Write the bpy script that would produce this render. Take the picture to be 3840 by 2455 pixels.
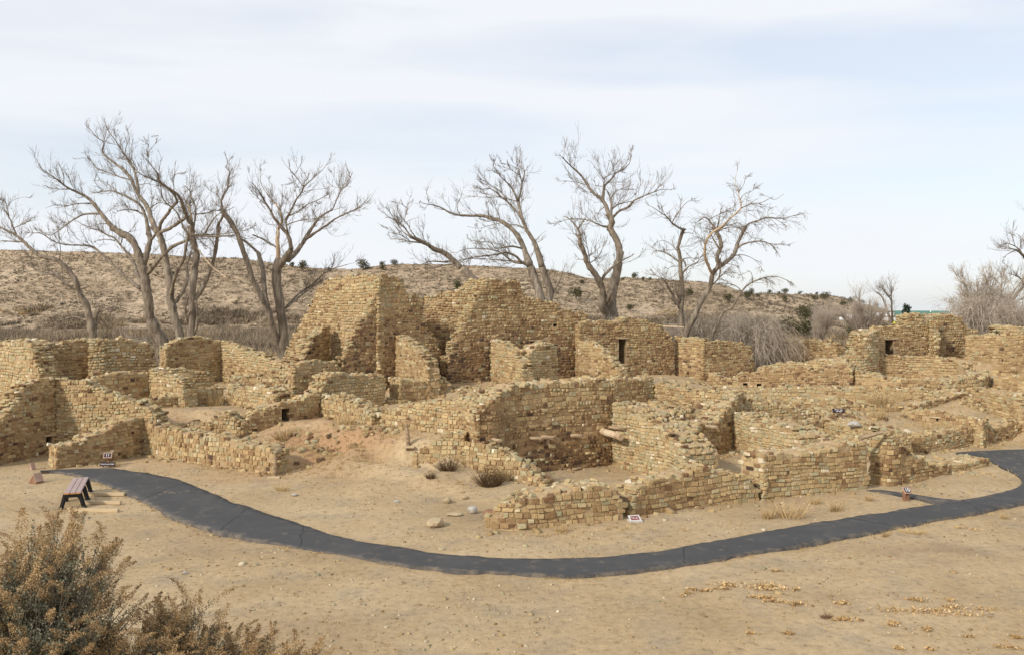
# Excavated sandstone ruin with a paved visitor path, bare cottonwoods and a low desert hill behind.
import bpy, math, random
import numpy as np
from mathutils import Matrix, Vector

for o in list(bpy.data.objects):
    bpy.data.objects.remove(o)
scene = bpy.context.scene
COL = scene.collection
random.seed(11)
RNG = np.random.default_rng(11)

# ------------------------------------------------------------------ camera
CAM_Z = 6.0
cam_data = bpy.data.cameras.new('camera')
cam_data.sensor_width = 36.0
cam_data.lens = 31.18
cam_data.shift_y = -0.02264
cam_data.clip_start = 0.1
cam_data.clip_end = 5000
cam = bpy.data.objects.new('camera', cam_data)
cam.location = (0, 0, CAM_Z)
cam.rotation_euler = (math.radians(90), 0, 0)
COL.objects.link(cam)
scene.camera = cam

# ------------------------------------------------------------------ sun and sky
SUN_EL = math.radians(31)
SUN_DIR = Vector((-0.72, -0.695, 0)).normalized() * math.cos(SUN_EL) + Vector((0, 0, math.sin(SUN_EL)))
sun_data = bpy.data.lights.new('sun', 'SUN')
sun_data.energy = 3.3
sun_data.angle = math.radians(5.0)
sun_data.color = (1.0, 0.93, 0.82)
sun = bpy.data.objects.new('sun', sun_data)
sun.rotation_euler = SUN_DIR.to_track_quat('Z', 'Y').to_euler()
sun.location = (-40, -30, 40)
COL.objects.link(sun)

world = bpy.data.worlds.new('World')
scene.world = world
world.use_nodes = True
nt = world.node_tree
nt.nodes.clear()
out = nt.nodes.new('ShaderNodeOutputWorld')
bg = nt.nodes.new('ShaderNodeBackground')
bg.inputs['Strength'].default_value = 0.1
sky = nt.nodes.new('ShaderNodeTexSky')
sky.sky_type = 'NISHITA'
sky.sun_disc = False
sky.sun_elevation = SUN_EL
sky.sun_rotation = math.atan2(SUN_DIR.x, SUN_DIR.y)
sky.dust_density = 1.0
tc = nt.nodes.new('ShaderNodeTexCoord')
mp = nt.nodes.new('ShaderNodeMapping')
mp.inputs['Scale'].default_value = (0.9, 0.9, 5.5)
mp.inputs['Rotation'].default_value = (0.03, 0.10, 0)
n1 = nt.nodes.new('ShaderNodeTexNoise')
n1.inputs['Scale'].default_value = 2.2
n1.inputs['Detail'].default_value = 5
n1.inputs['Roughness'].default_value = 0.45
n1.inputs['Distortion'].default_value = 0.25
rp = nt.nodes.new('ShaderNodeValToRGB')
rp.color_ramp.elements[0].position = 0.36
rp.color_ramp.elements[0].color = (0.66, 0.66, 0.66, 1)
rp.color_ramp.elements[1].position = 0.58
rp.color_ramp.elements[1].color = (0.97, 0.97, 0.97, 1)
mixc = nt.nodes.new('ShaderNodeMix')
mixc.data_type = 'RGBA'
sep = nt.nodes.new('ShaderNodeMix')
sep.data_type = 'RGBA'
sep.blend_type = 'MULTIPLY'
sep.inputs[0].default_value = 1.0
sep.inputs[7].default_value = (1.4, 1.42, 1.45, 1)
nt.links.new(tc.outputs['Generated'], mp.inputs['Vector'])
nt.links.new(mp.outputs['Vector'], n1.inputs['Vector'])
nt.links.new(n1.outputs['Fac'], rp.inputs['Fac'])
nt.links.new(rp.outputs['Color'], mixc.inputs[0])
nt.links.new(sky.outputs['Color'], sep.inputs[6])
nt.links.new(sep.outputs[2], mixc.inputs[6])
mixc.inputs[7].default_value = (8.5, 8.75, 9.2, 1)
nt.links.new(mixc.outputs[2], bg.inputs['Color'])
nt.links.new(bg.outputs['Background'], out.inputs['Surface'])

scene.view_settings.view_transform = 'Standard'
scene.view_settings.look = 'None'
scene.view_settings.exposure = 0.1
scene.view_settings.gamma = 1.0
scene.view_settings.use_curve_mapping = False
scene.render.engine = 'CYCLES'

# ------------------------------------------------------------------ materials
def node(t, kind, **kw):
    n = t.nodes.new(kind)
    for k, v in kw.items():
        setattr(n, k, v)
    return n

def ramp(t, stops):
    r = t.nodes.new('ShaderNodeValToRGB')
    e = r.color_ramp.elements
    while len(e) < len(stops):
        e.new(0.5)
    for i, (p, c) in enumerate(stops):
        e[i].position = p
        e[i].color = (c[0], c[1], c[2], 1)
    return r

def base_mat(name, rough=0.9, spec=0.2):
    m = bpy.data.materials.new(name)
    m.use_nodes = True
    t = m.node_tree
    b = t.nodes['Principled BSDF']
    b.inputs['Roughness'].default_value = rough
    b.inputs['Specular IOR Level'].default_value = spec
    return m, t, b

def noise_mat(name, stops, scale=4.0, detail=4.0, rough=0.9, spec=0.15, bump=0.0, bscale=None, stretch=None, per_island=0.0):
    m, t, b = base_mat(name, rough, spec)
    co = node(t, 'ShaderNodeTexCoord')
    src = co.outputs['Object']
    if stretch:
        mpn = node(t, 'ShaderNodeMapping')
        mpn.inputs['Scale'].default_value = stretch
        t.links.new(src, mpn.inputs['Vector'])
        src = mpn.outputs['Vector']
    n = node(t, 'ShaderNodeTexNoise')
    n.inputs['Scale'].default_value = scale
    n.inputs['Detail'].default_value = detail
    t.links.new(src, n.inputs['Vector'])
    r = ramp(t, stops)
    fac = n.outputs['Fac']
    if per_island:
        g = node(t, 'ShaderNodeNewGeometry')
        mm = node(t, 'ShaderNodeMath', operation='MULTIPLY_ADD')
        mm.inputs[1].default_value = per_island
        t.links.new(g.outputs['Random Per Island'], mm.inputs[0])
        sb = node(t, 'ShaderNodeMath', operation='SUBTRACT')
        sb.inputs[1].default_value = per_island * 0.5
        t.links.new(fac, sb.inputs[0])
        t.links.new(sb.outputs[0], mm.inputs[2])
        fac = mm.outputs[0]
    t.links.new(fac, r.inputs['Fac'])
    t.links.new(r.outputs['Color'], b.inputs['Base Color'])
    if bump:
        n2 = node(t, 'ShaderNodeTexNoise')
        n2.inputs['Scale'].default_value = bscale or scale * 4
        n2.inputs['Detail'].default_value = 4
        t.links.new(src, n2.inputs['Vector'])
        bp = node(t, 'ShaderNodeBump')
        bp.inputs['Strength'].default_value = bump
        bp.inputs['Distance'].default_value = 0.05
        t.links.new(n2.outputs['Fac'], bp.inputs['Height'])
        t.links.new(bp.outputs['Normal'], b.inputs['Normal'])
    return m

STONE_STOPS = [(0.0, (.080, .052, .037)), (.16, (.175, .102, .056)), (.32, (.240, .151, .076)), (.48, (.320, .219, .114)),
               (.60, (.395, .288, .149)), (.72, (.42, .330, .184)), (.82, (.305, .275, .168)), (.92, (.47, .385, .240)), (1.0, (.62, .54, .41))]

def stone_material():
    # each stone carries its own tone (which sandstone it is) and value
    m, t, b = base_mat('sandstone', 0.92, 0.12)
    at = node(t, 'ShaderNodeAttribute', attribute_type='GEOMETRY', attribute_name='tone')
    av = node(t, 'ShaderNodeAttribute', attribute_type='GEOMETRY', attribute_name='val')
    oi = node(t, 'ShaderNodeObjectInfo')
    sc = node(t, 'ShaderNodeSeparateColor')
    t.links.new(oi.outputs['Color'], sc.inputs[0])
    a1 = node(t, 'ShaderNodeMath', operation='ADD')
    a2 = node(t, 'ShaderNodeMath', operation='ADD')
    t.links.new(at.outputs['Fac'], a1.inputs[0]); t.links.new(sc.outputs[0], a1.inputs[1])
    t.links.new(av.outputs['Fac'], a2.inputs[0]); t.links.new(sc.outputs[1], a2.inputs[1])
    geo = node(t, 'ShaderNodeNewGeometry')
    n = node(t, 'ShaderNodeTexNoise')
    n.inputs['Scale'].default_value = 9.0
    n.inputs['Detail'].default_value = 4.0
    t.links.new(geo.outputs['Position'], n.inputs['Vector'])
    nz = node(t, 'ShaderNodeMath', operation='MULTIPLY_ADD')
    nz.inputs[1].default_value = 0.34
    t.links.new(n.outputs['Fac'], nz.inputs[0])
    sub = node(t, 'ShaderNodeMath', operation='SUBTRACT')
    sub.inputs[1].default_value = 0.17
    t.links.new(a1.outputs[0], sub.inputs[0])
    t.links.new(sub.outputs[0], nz.inputs[2])
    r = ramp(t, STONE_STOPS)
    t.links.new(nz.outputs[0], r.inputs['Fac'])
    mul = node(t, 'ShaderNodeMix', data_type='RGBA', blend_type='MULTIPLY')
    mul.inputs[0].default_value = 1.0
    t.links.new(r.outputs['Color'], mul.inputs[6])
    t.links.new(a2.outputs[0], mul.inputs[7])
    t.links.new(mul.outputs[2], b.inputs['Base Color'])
    n2 = node(t, 'ShaderNodeTexNoise')
    n2.inputs['Scale'].default_value = 22.0
    n2.inputs['Detail'].default_value = 5.0
    t.links.new(geo.outputs['Position'], n2.inputs['Vector'])
    bp = node(t, 'ShaderNodeBump')
    bp.inputs['Strength'].default_value = 0.7
    bp.inputs['Distance'].default_value = 0.03
    t.links.new(n2.outputs['Fac'], bp.inputs['Height'])
    t.links.new(bp.outputs['Normal'], b.inputs['Normal'])
    return m

def ground_material():
    m, t, b = base_mat('sandy_soil', 0.95, 0.1)
    geo = node(t, 'ShaderNodeNewGeometry')
    n1 = node(t, 'ShaderNodeTexNoise'); n1.inputs['Scale'].default_value = 0.22; n1.inputs['Detail'].default_value = 6; n1.inputs['Roughness'].default_value = .62
    n2 = node(t, 'ShaderNodeTexNoise'); n2.inputs['Scale'].default_value = 5.5; n2.inputs['Detail'].default_value = 6; n2.inputs['Roughness'].default_value = .75
    n3 = node(t, 'ShaderNodeTexNoise'); n3.inputs['Scale'].default_value = 0.9; n3.inputs['Detail'].default_value = 5; n3.inputs['Roughness'].default_value = .6
    n4 = node(t, 'ShaderNodeTexNoise'); n4.inputs['Scale'].default_value = 28; n4.inputs['Detail'].default_value = 4
    for n in (n1, n2, n3, n4):
        t.links.new(geo.outputs['Position'], n.inputs['Vector'])
    r1 = ramp(t, [(.3, (.36, .26, .148)), (.48, (.465, .343, .20)), (.7, (.54, .415, .258))])
    t.links.new(n1.outputs['Fac'], r1.inputs['Fac'])
    r3 = ramp(t, [(.50, (0, 0, 0)), (.72, (1, 1, 1))])
    t.links.new(n3.outputs['Fac'], r3.inputs['Fac'])
    r2 = ramp(t, [(.28, (0.42, 0.40, 0.38)), (.44, (.86, .86, .86)), (.60, (1, 1, 1)), (.8, (1.25, 1.22, 1.18))])
    t.links.new(n2.outputs['Fac'], r2.inputs['Fac'])
    gm = node(t, 'ShaderNodeMix', data_type='RGBA')
    gm.inputs[7].default_value = (.335, .27, .188, 1)
    gf = node(t, 'ShaderNodeMath', operation='MULTIPLY'); gf.inputs[1].default_value = 0.8
    t.links.new(r3.outputs['Color'], gf.inputs[0])
    t.links.new(gf.outputs[0], gm.inputs[0])
    t.links.new(r1.outputs['Color'], gm.inputs[6])
    at = node(t, 'ShaderNodeAttribute', attribute_type='GEOMETRY', attribute_name='red_soil')
    rm = node(t, 'ShaderNodeMix', data_type='RGBA')
    rm.inputs[7].default_value = (.44, .26, .14, 1)
    t.links.new(at.outputs['Fac'], rm.inputs[0])
    t.links.new(gm.outputs[2], rm.inputs[6])
    af = node(t, 'ShaderNodeAttribute', attribute_type='GEOMETRY', attribute_name='field')
    fm = node(t, 'ShaderNodeMix', data_type='RGBA')
    fm.inputs[7].default_value = (.27, .185, .115, 1)
    t.links.new(af.outputs['Fac'], fm.inputs[0])
    t.links.new(rm.outputs[2], fm.inputs[6])
    mul = node(t, 'ShaderNodeMix', data_type='RGBA', blend_type='MULTIPLY'); mul.inputs[0].default_value = 1
    t.links.new(fm.outputs[2], mul.inputs[6]); t.links.new(r2.outputs['Color'], mul.inputs[7])
    t.links.new(mul.outputs[2], b.inputs['Base Color'])
    add = node(t, 'ShaderNodeMath', operation='MULTIPLY_ADD'); add.inputs[1].default_value = .35
    t.links.new(n4.outputs['Fac'], add.inputs[0]); t.links.new(n2.outputs['Fac'], add.inputs[2])
    bp = node(t, 'ShaderNodeBump'); bp.inputs['Strength'].default_value = .75; bp.inputs['Distance'].default_value = .05
    t.links.new(add.outputs[0], bp.inputs['Height'])
    t.links.new(bp.outputs['Normal'], b.inputs['Normal'])
    return m

def asphalt_material():
    m, t, b = base_mat('asphalt', 0.85, 0.25)
    geo = node(t, 'ShaderNodeNewGeometry')
    n1 = node(t, 'ShaderNodeTexNoise'); n1.inputs['Scale'].default_value = .9; n1.inputs['Detail'].default_value = 7; n1.inputs['Roughness'].default_value = .65
    n2 = node(t, 'ShaderNodeTexNoise'); n2.inputs['Scale'].default_value = 60; n2.inputs['Detail'].default_value = 3
    n3 = node(t, 'ShaderNodeTexNoise'); n3.inputs['Scale'].default_value = 3.2; n3.inputs['Detail'].default_value = 6; n3.inputs['Roughness'].default_value = .7
    for n in (n1, n2, n3):
        t.links.new(geo.outputs['Position'], n.inputs['Vector'])
    r1 = ramp(t, [(.25, (.052, .052, .053)), (.55, (.066, .065, .065)), (.8, (.088, .085, .081))])
    t.links.new(n1.outputs['Fac'], r1.inputs['Fac'])
    at = node(t, 'ShaderNodeAttribute', attribute_type='GEOMETRY', attribute_name='dust')
    r3 = ramp(t, [(.56, (0, 0, 0)), (.82, (1, 1, 1))])
    ad = node(t, 'ShaderNodeMath', operation='MULTIPLY_ADD'); ad.inputs[1].default_value = .16
    t.links.new(at.outputs['Fac'], ad.inputs[0]); t.links.new(n3.outputs['Fac'], ad.inputs[2])
    t.links.new(ad.outputs[0], r3.inputs['Fac'])
    mx = node(t, 'ShaderNodeMix', data_type='RGBA'); mx.inputs[7].default_value = (.30, .235, .165, 1)
    mf = node(t, 'ShaderNodeMath', operation='MULTIPLY'); mf.inputs[1].default_value = .5
    t.links.new(r3.outputs['Color'], mf.inputs[0]); t.links.new(mf.outputs[0], mx.inputs[0])
    t.links.new(r1.outputs['Color'], mx.inputs[6])
    t.links.new(mx.outputs[2], b.inputs['Base Color'])
    bp = node(t, 'ShaderNodeBump'); bp.inputs['Strength'].default_value = .5; bp.inputs['Distance'].default_value = .01
    t.links.new(n2.outputs['Fac'], bp.inputs['Height']); t.links.new(bp.outputs['Normal'], b.inputs['Normal'])
    return m

M = {}
M['stone'] = stone_material()
M['mortar'] = noise_mat('mud_mortar', [(.3, (.31, .217, .122)), (.5, (.40, .29, .168)), (.7, (.49, .37, .23))], 2.2, 7, bump=.9, bscale=14)
M['ground'] = ground_material()
M['asphalt'] = asphalt_material()
M['patch'] = noise_mat('asphalt_patch', [(.3, (.028, .029, .031)), (.7, (.05, .05, .052))], 8)
M['bark'] = noise_mat('grey_bark', [(.3, (.12, .096, .072)), (.5, (.225, .185, .142)), (.7, (.35, .295, .23))], 6, 5, bump=1.0, bscale=22, stretch=(1, 1, .18))
M['twig'] = noise_mat('twig_bark', [(.3, (.17, .135, .10)), (.7, (.29, .24, .185))], .6, 3)
M['pale_bark'] = noise_mat('barkless_wood', [(.3, (.36, .25, .15)), (.5, (.52, .39, .26)), (.7, (.60, .49, .36))], 3, 4, stretch=(1, 1, .3))
M['old_wood'] = noise_mat('weathered_wood', [(.3, (.17, .12, .075)), (.5, (.33, .24, .15)), (.7, (.45, .34, .22))], 9, 5, bump=.8, bscale=30, stretch=(.15, 1, 1))
def hill_material():
    m, t, b = base_mat('hill_soil', .95, .1)
    geo = node(t, 'ShaderNodeNewGeometry')
    ns = []
    for sc_, de in ((.035, 6), (.35, 6), (1.6, 4)):
        n = node(t, 'ShaderNodeTexNoise'); n.inputs['Scale'].default_value = sc_; n.inputs['Detail'].default_value = de; n.inputs['Roughness'].default_value = .65
        t.links.new(geo.outputs['Position'], n.inputs['Vector']); ns.append(n)
    r1 = ramp(t, [(.3, (.29, .222, .15)), (.5, (.37, .287, .20)), (.7, (.43, .342, .245))]); t.links.new(ns[0].outputs['Fac'], r1.inputs['Fac'])
    r2 = ramp(t, [(.36, (.50, .47, .43)), (.50, (.95, .94, .92)), (.66, (1.22, 1.2, 1.16))]); t.links.new(ns[1].outputs['Fac'], r2.inputs['Fac'])
    r3 = ramp(t, [(.36, (.55, .52, .48)), (.50, (1, 1, 1)), (.68, (1.35, 1.33, 1.3))]); t.links.new(ns[2].outputs['Fac'], r3.inputs['Fac'])
    a = node(t, 'ShaderNodeMix', data_type='RGBA', blend_type='MULTIPLY'); a.inputs[0].default_value = 1
    c = node(t, 'ShaderNodeMix', data_type='RGBA', blend_type='MULTIPLY'); c.inputs[0].default_value = 1
    t.links.new(r1.outputs['Color'], a.inputs[6]); t.links.new(r2.outputs['Color'], a.inputs[7])
    t.links.new(a.outputs[2], c.inputs[6]); t.links.new(r3.outputs['Color'], c.inputs[7])
    t.links.new(c.outputs[2], b.inputs['Base Color'])
    return m
M['hill'] = hill_material()
M['thicket'] = noise_mat('pale_twigs', [(.3, (.36, .30, .235)), (.7, (.56, .48, .39))], .6, 3)
M['hill_plain'] = noise_mat('hill_plain', [(.28, (.20, .150, .105)), (.45, (.275, .208, .145)), (.58, (.33, .252, .178)), (.75, (.39, .31, .23))], .06, 10, bump=.6, bscale=.7)
M['scrub'] = noise_mat('grey_scrub', [(.2, (.10, .083, .058)), (.5, (.175, .142, .10)), (.8, (.26, .21, .15))], .2, 4, per_island=.5)
M['brush'] = noise_mat('brown_brush', [(.25, (.12, .094, .066)), (.45, (.205, .163, .117)), (.55, (.28, .222, .155)), (.75, (.40, .315, .21))], .07, 6, per_island=.5)
M['straw'] = noise_mat('dry_grass_blades', [(.2, (.36, .25, .12)), (.5, (.50, .365, .185)), (.8, (.62, .48, .28))], 1.5, 3, per_island=.5)
M['redbrush'] = noise_mat('red_brown_brush', [(.2, (.13, .07, .045)), (.5, (.21, .125, .08)), (.8, (.30, .20, .13))], .3, 3, per_island=.5)
M['leaf_litter'] = noise_mat('fallen_leaves', [(.2, (.33, .20, .085)), (.5, (.50, .33, .15)), (.8, (.62, .46, .26))], 3, 3, per_island=.7)
M['juniper'] = noise_mat('juniper_green', [(.2, (.045, .046, .020)), (.5, (.085, .080, .038)), (.8, (.14, .125, .066))], .9, 3, per_island=.4)
M['conifer'] = noise_mat('conifer_green', [(.2, (.016, .026, .016)), (.8, (.05, .066, .038))], .9, 3, per_island=.4)
M['sage_leaf'] = noise_mat('sage_leaves', [(.2, (.095, .10, .066)), (.5, (.185, .187, .128)), (.8, (.29, .285, .20))], 4, 3, per_island=.5)
M['plume'] = noise_mat('seed_plume', [(.2, (.23, .145, .070)), (.5, (.42, .278, .135)), (.8, (.60, .445, .25))], 3.0, 3, per_island=.5)
M['sage_stem'] = noise_mat('sage_stems', [(.3, (.13, .105, .08)), (.7, (.30, .25, .19))], 5, 3)
M['dark_bush'] = noise_mat('dead_bush', [(.2, (.06, .04, .022)), (.8, (.17, .105, .055))], 5, 3, per_island=.4)
M['plastic'] = noise_mat('black_plastic', [(.3, (.010, .011, .012)), (.7, (.020, .021, .023))], 12, 3, rough=.5, spec=.4)
M['plank'] = noise_mat('mauve_composite', [(.3, (.33, .25, .235)), (.7, (.42, .325, .30))], 6, 4, rough=.7, stretch=(8, .5, 8))
M['plank_end'] = noise_mat('plank_end_orange', [(.3, (.42, .21, .075)), (.7, (.52, .28, .11))], 14, 3)
M['timber'] = noise_mat('pale_timber', [(.3, (.40, .30, .18)), (.7, (.56, .44, .28))], 6, 4, stretch=(.2, 2, 2))
M['brown_wood'] = noise_mat('brown_painted_wood', [(.3, (.19, .10, .06)), (.7, (.30, .17, .105))], 8, 3)
M['sign_dark'] = noise_mat('sign_dark', [(.3, (.028, .018, .026)), (.7, (.040, .027, .036))], 9, 2, rough=.5)
M['sign_red'] = noise_mat('sign_red', [(.3, (.17, .020, .022)), (.7, (.21, .028, .028))], 9, 2, rough=.5)
M['sign_white'] = noise_mat('sign_white', [(.3, (.52, .50, .48)), (.7, (.60, .58, .56))], 9, 2, rough=.6)
M['sign_frame'] = noise_mat('sign_frame', [(.3, (.38, .26, .20)), (.7, (.47, .33, .26))], 9, 2)
M['green_roof'] = noise_mat('green_metal_roof', [(.3, (.075, .17, .13)), (.7, (.095, .20, .155))], 1, 2, rough=.5)
M['dark_wood'] = noise_mat('dark_siding', [(.3, (.025, .02, .017)), (.7, (.045, .035, .03))], 2, 2)
M['white_paint'] = noise_mat('white_paint', [(.3, (.70, .70, .70)), (.7, (.80, .80, .80))], 2, 2, rough=.5)
M['tan_paint'] = noise_mat('tan_paint', [(.3, (.47, .41, .32)), (.7, (.54, .48, .38))], 2, 2)
M['glass'] = noise_mat('dark_window', [(.3, (.02, .025, .03)), (.7, (.04, .045, .05))], 2, 2, rough=.15, spec=.5)
M['tyre'] = noise_mat('tyre_rubber', [(.3, (.015, .015, .015)), (.7, (.025, .025, .025))], 2, 2)
M['hivis'] = noise_mat('yellow_green', [(.3, (.50, .56, .02)), (.7, (.60, .66, .05))], 9, 2)
M['pale_rock'] = noise_mat('pale_rock', [(.3, (.36, .335, .29)), (.7, (.52, .49, .44))], 3, 4, bump=.5, bscale=12)
M['tan_rock'] = noise_mat('tan_rock', [(.3, (.36, .28, .17)), (.7, (.52, .42, .27))], 3, 4, bump=.6, bscale=12)

# ------------------------------------------------------------------ helpers
def tag(o, label=None, cat=None, group=None, kind=None):
    if label: o['label'] = label
    if cat: o['category'] = cat
    if group: o['group'] = group
    if kind: o['kind'] = kind
    return o

def link(o, parent=None):
    COL.objects.link(o)
    if parent is not None:
        o.parent = parent
    return o

def empty(name, loc=(0, 0, 0), rz=0.0):
    o = bpy.data.objects.new(name, None)
    o.location = loc
    o.rotation_euler = (0, 0, rz)
    o.empty_display_size = 0.2
    return link(o)

def mesh_np(name, V, faces_sizes, loops, mat, attrs=None, smooth=False):
    me = bpy.data.meshes.new(name)
    V = np.asarray(V, dtype=np.float32).reshape(-1, 3)
    loops = np.asarray(loops, dtype=np.int32).ravel()
    fs = np.asarray(faces_sizes, dtype=np.int32).ravel()
    me.vertices.add(len(V)); me.vertices.foreach_set('co', V.ravel())
    me.loops.add(len(loops)); me.loops.foreach_set('vertex_index', loops)
    me.polygons.add(len(fs))
    st = np.concatenate([[0], np.cumsum(fs)[:-1]]).astype(np.int32)
    me.polygons.foreach_set('loop_start', st)
    if smooth:
        me.polygons.foreach_set('use_smooth', np.ones(len(fs), dtype=bool))
    me.update(calc_edges=True)
    for k, (dom, arr) in (attrs or {}).items():
        a = me.attributes.new(k, 'FLOAT', dom)
        a.data.foreach_set('value', np.asarray(arr, dtype=np.float32))
    me.materials.append(mat)
    return me

def mesh_py(name, V, Fc, mat, smooth=False):
    me = bpy.data.meshes.new(name)
    me.from_pydata([tuple(v) for v in V], [], Fc)
    if smooth:
        for p in me.polygons: p.use_smooth = True
    me.update()
    me.materials.append(mat)
    return me

def obj(name, me, parent=None, loc=None):
    o = bpy.data.objects.new(name, me)
    if loc is not None: o.location = loc
    return link(o, parent)

class MB:
    """collects shaped pieces of one part"""
    def __init__(s): s.V = []; s.F = []
    def add(s, V, Fc):
        b = len(s.V); s.V += [tuple(v) for v in V]; s.F += [[i + b for i in f] for f in Fc]
    def box(s, c, size, rz=0.0, bev=0.0, rx=0.0):
        hx, hy, hz = size[0] / 2, size[1] / 2, size[2] / 2
        b = min(bev, hx * .9, hy * .9, hz * .9)
        V = []
        if b <= 0:
            V = [(x, y, z) for z in (-hz, hz) for x, y in ((-hx, -hy), (hx, -hy), (hx, hy), (-hx, hy))]
            Fc = [(3, 2, 1, 0), (4, 5, 6, 7), (0, 1, 5, 4), (1, 2, 6, 5), (2, 3, 7, 6), (3, 0, 4, 7)]
        else:
            for z, i in ((-hz, b), (-hz + b, 0), (hz - b, 0), (hz, b)):
                V += [(-hx + i, -hy + i, z), (hx - i, -hy + i, z), (hx - i, hy - i, z), (-hx + i, hy - i, z)]
            Fc = [(3, 2, 1, 0), (12, 13, 14, 15)]
            for k in range(3):
                for j in range(4):
                    a = k * 4 + j; n = k * 4 + (j + 1) % 4
                    Fc.append((a, n, n + 4, a + 4))
        R = Matrix.Rotation(rz, 3, 'Z') @ Matrix.Rotation(rx, 3, 'X')
        s.add([tuple(R @ Vector(v) + Vector(c)) for v in V], Fc)
        return s
    def prism(s, poly, y0, y1):      # polygon in (x,z) extruded along y
        n = len(poly)
        V = [(p[0], y0, p[1]) for p in poly] + [(p[0], y1, p[1]) for p in poly]
        Fc = [list(range(n)), list(range(2 * n - 1, n - 1, -1))] + [(i, i + n, (i + 1) % n + n, (i + 1) % n) for i in range(n)]
        s.add(V, Fc); return s
    def tube(s, pts, rad, sides=8):
        V, Fc = tube(pts, rad, sides); s.add(V, Fc); return s
    def build(s, name, mat, parent=None, smooth=False):
        return obj(name, mesh_py(name, s.V, s.F, mat, smooth), parent)

def tube(pts, rad, sides=8, jitter=0.0, cap=True):
    pts = [Vector(p) for p in pts]; n = len(pts)
    V = []; Fc = []
    ref = Vector((.31, .57, .76))
    for i, p in enumerate(pts):
        t = (pts[min(i + 1, n - 1)] - pts[max(i - 1, 0)]).normalized()
        a = t.cross(ref)
        if a.length < 1e-3: a = t.cross(Vector((1, 0, 0)))
        a.normalize(); b = t.cross(a)
        for k in range(sides):
            th = 2 * math.pi * k / sides
            r = rad[i] * (1 + (random.uniform(-jitter, jitter) if jitter else 0))
            V.append(tuple(p + (a * math.cos(th) + b * math.sin(th)) * r))
    for i in range(n - 1):
        for k in range(sides):
            a0 = i * sides + k; a1 = i * sides + (k + 1) % sides
            Fc.append((a0, a1, a1 + sides, a0 + sides))
    if cap:
        Fc.append(list(range(sides - 1, -1, -1))); Fc.append(list(range((n - 1) * sides, n * sides)))
    return V, Fc

def tubes_batch(Pn, Rn, sides=3):
    """many polylines of equal length at once: Pn (N,K,3), Rn (N,K) -> verts, quads"""
    N, K, _ = Pn.shape
    T = np.empty_like(Pn)
    T[:, 1:-1] = Pn[:, 2:] - Pn[:, :-2]; T[:, 0] = Pn[:, 1] - Pn[:, 0]; T[:, -1] = Pn[:, -1] - Pn[:, -2]
    T /= np.linalg.norm(T, axis=2, keepdims=True) + 1e-9
    A = np.cross(T, np.array([.31, .57, .76])); A /= np.linalg.norm(A, axis=2, keepdims=True) + 1e-9
    B = np.cross(T, A)
    th = np.arange(sides) * 2 * np.pi / sides
    V = Pn[:, :, None, :] + Rn[:, :, None, None] * (A[:, :, None, :] * np.cos(th)[None, None, :, None] + B[:, :, None, :] * np.sin(th)[None, None, :, None])
    idx = np.arange(N * K * sides).reshape(N, K, sides)
    a = idx[:, :-1, :]; b = np.roll(idx, -1, axis=2)[:, :-1, :]
    c = np.roll(idx, -1, axis=2)[:, 1:, :]; d = idx[:, 1:, :]
    return V.reshape(-1, 3), np.stack([a, b, c, d], axis=-1).reshape(-1, 4)

def vnoise(x, y, seed=0):
    x = np.asarray(x, float); y = np.asarray(y, float)
    xi = np.floor(x).astype(np.int64); yi = np.floor(y).astype(np.int64)
    xf = x - xi; yf = y - yi
    xf = xf * xf * (3 - 2 * xf); yf = yf * yf * (3 - 2 * yf)
    def h(a, b):
        n = (a * 374761393 + b * 668265263 + seed * 974711) & 0x7fffffff
        n = ((n ^ (n >> 13)) * 1274126177) & 0x7fffffff
        return ((n ^ (n >> 16)) & 0xffff) / 65535.0
    return (h(xi, yi) * (1 - xf) + h(xi + 1, yi) * xf) * (1 - yf) + (h(xi, yi + 1) * (1 - xf) + h(xi + 1, yi + 1) * xf) * yf

def sstep(a, b, x):
    t = np.clip((x - a) / (b - a), 0, 1); return t * t * (3 - 2 * t)

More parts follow.
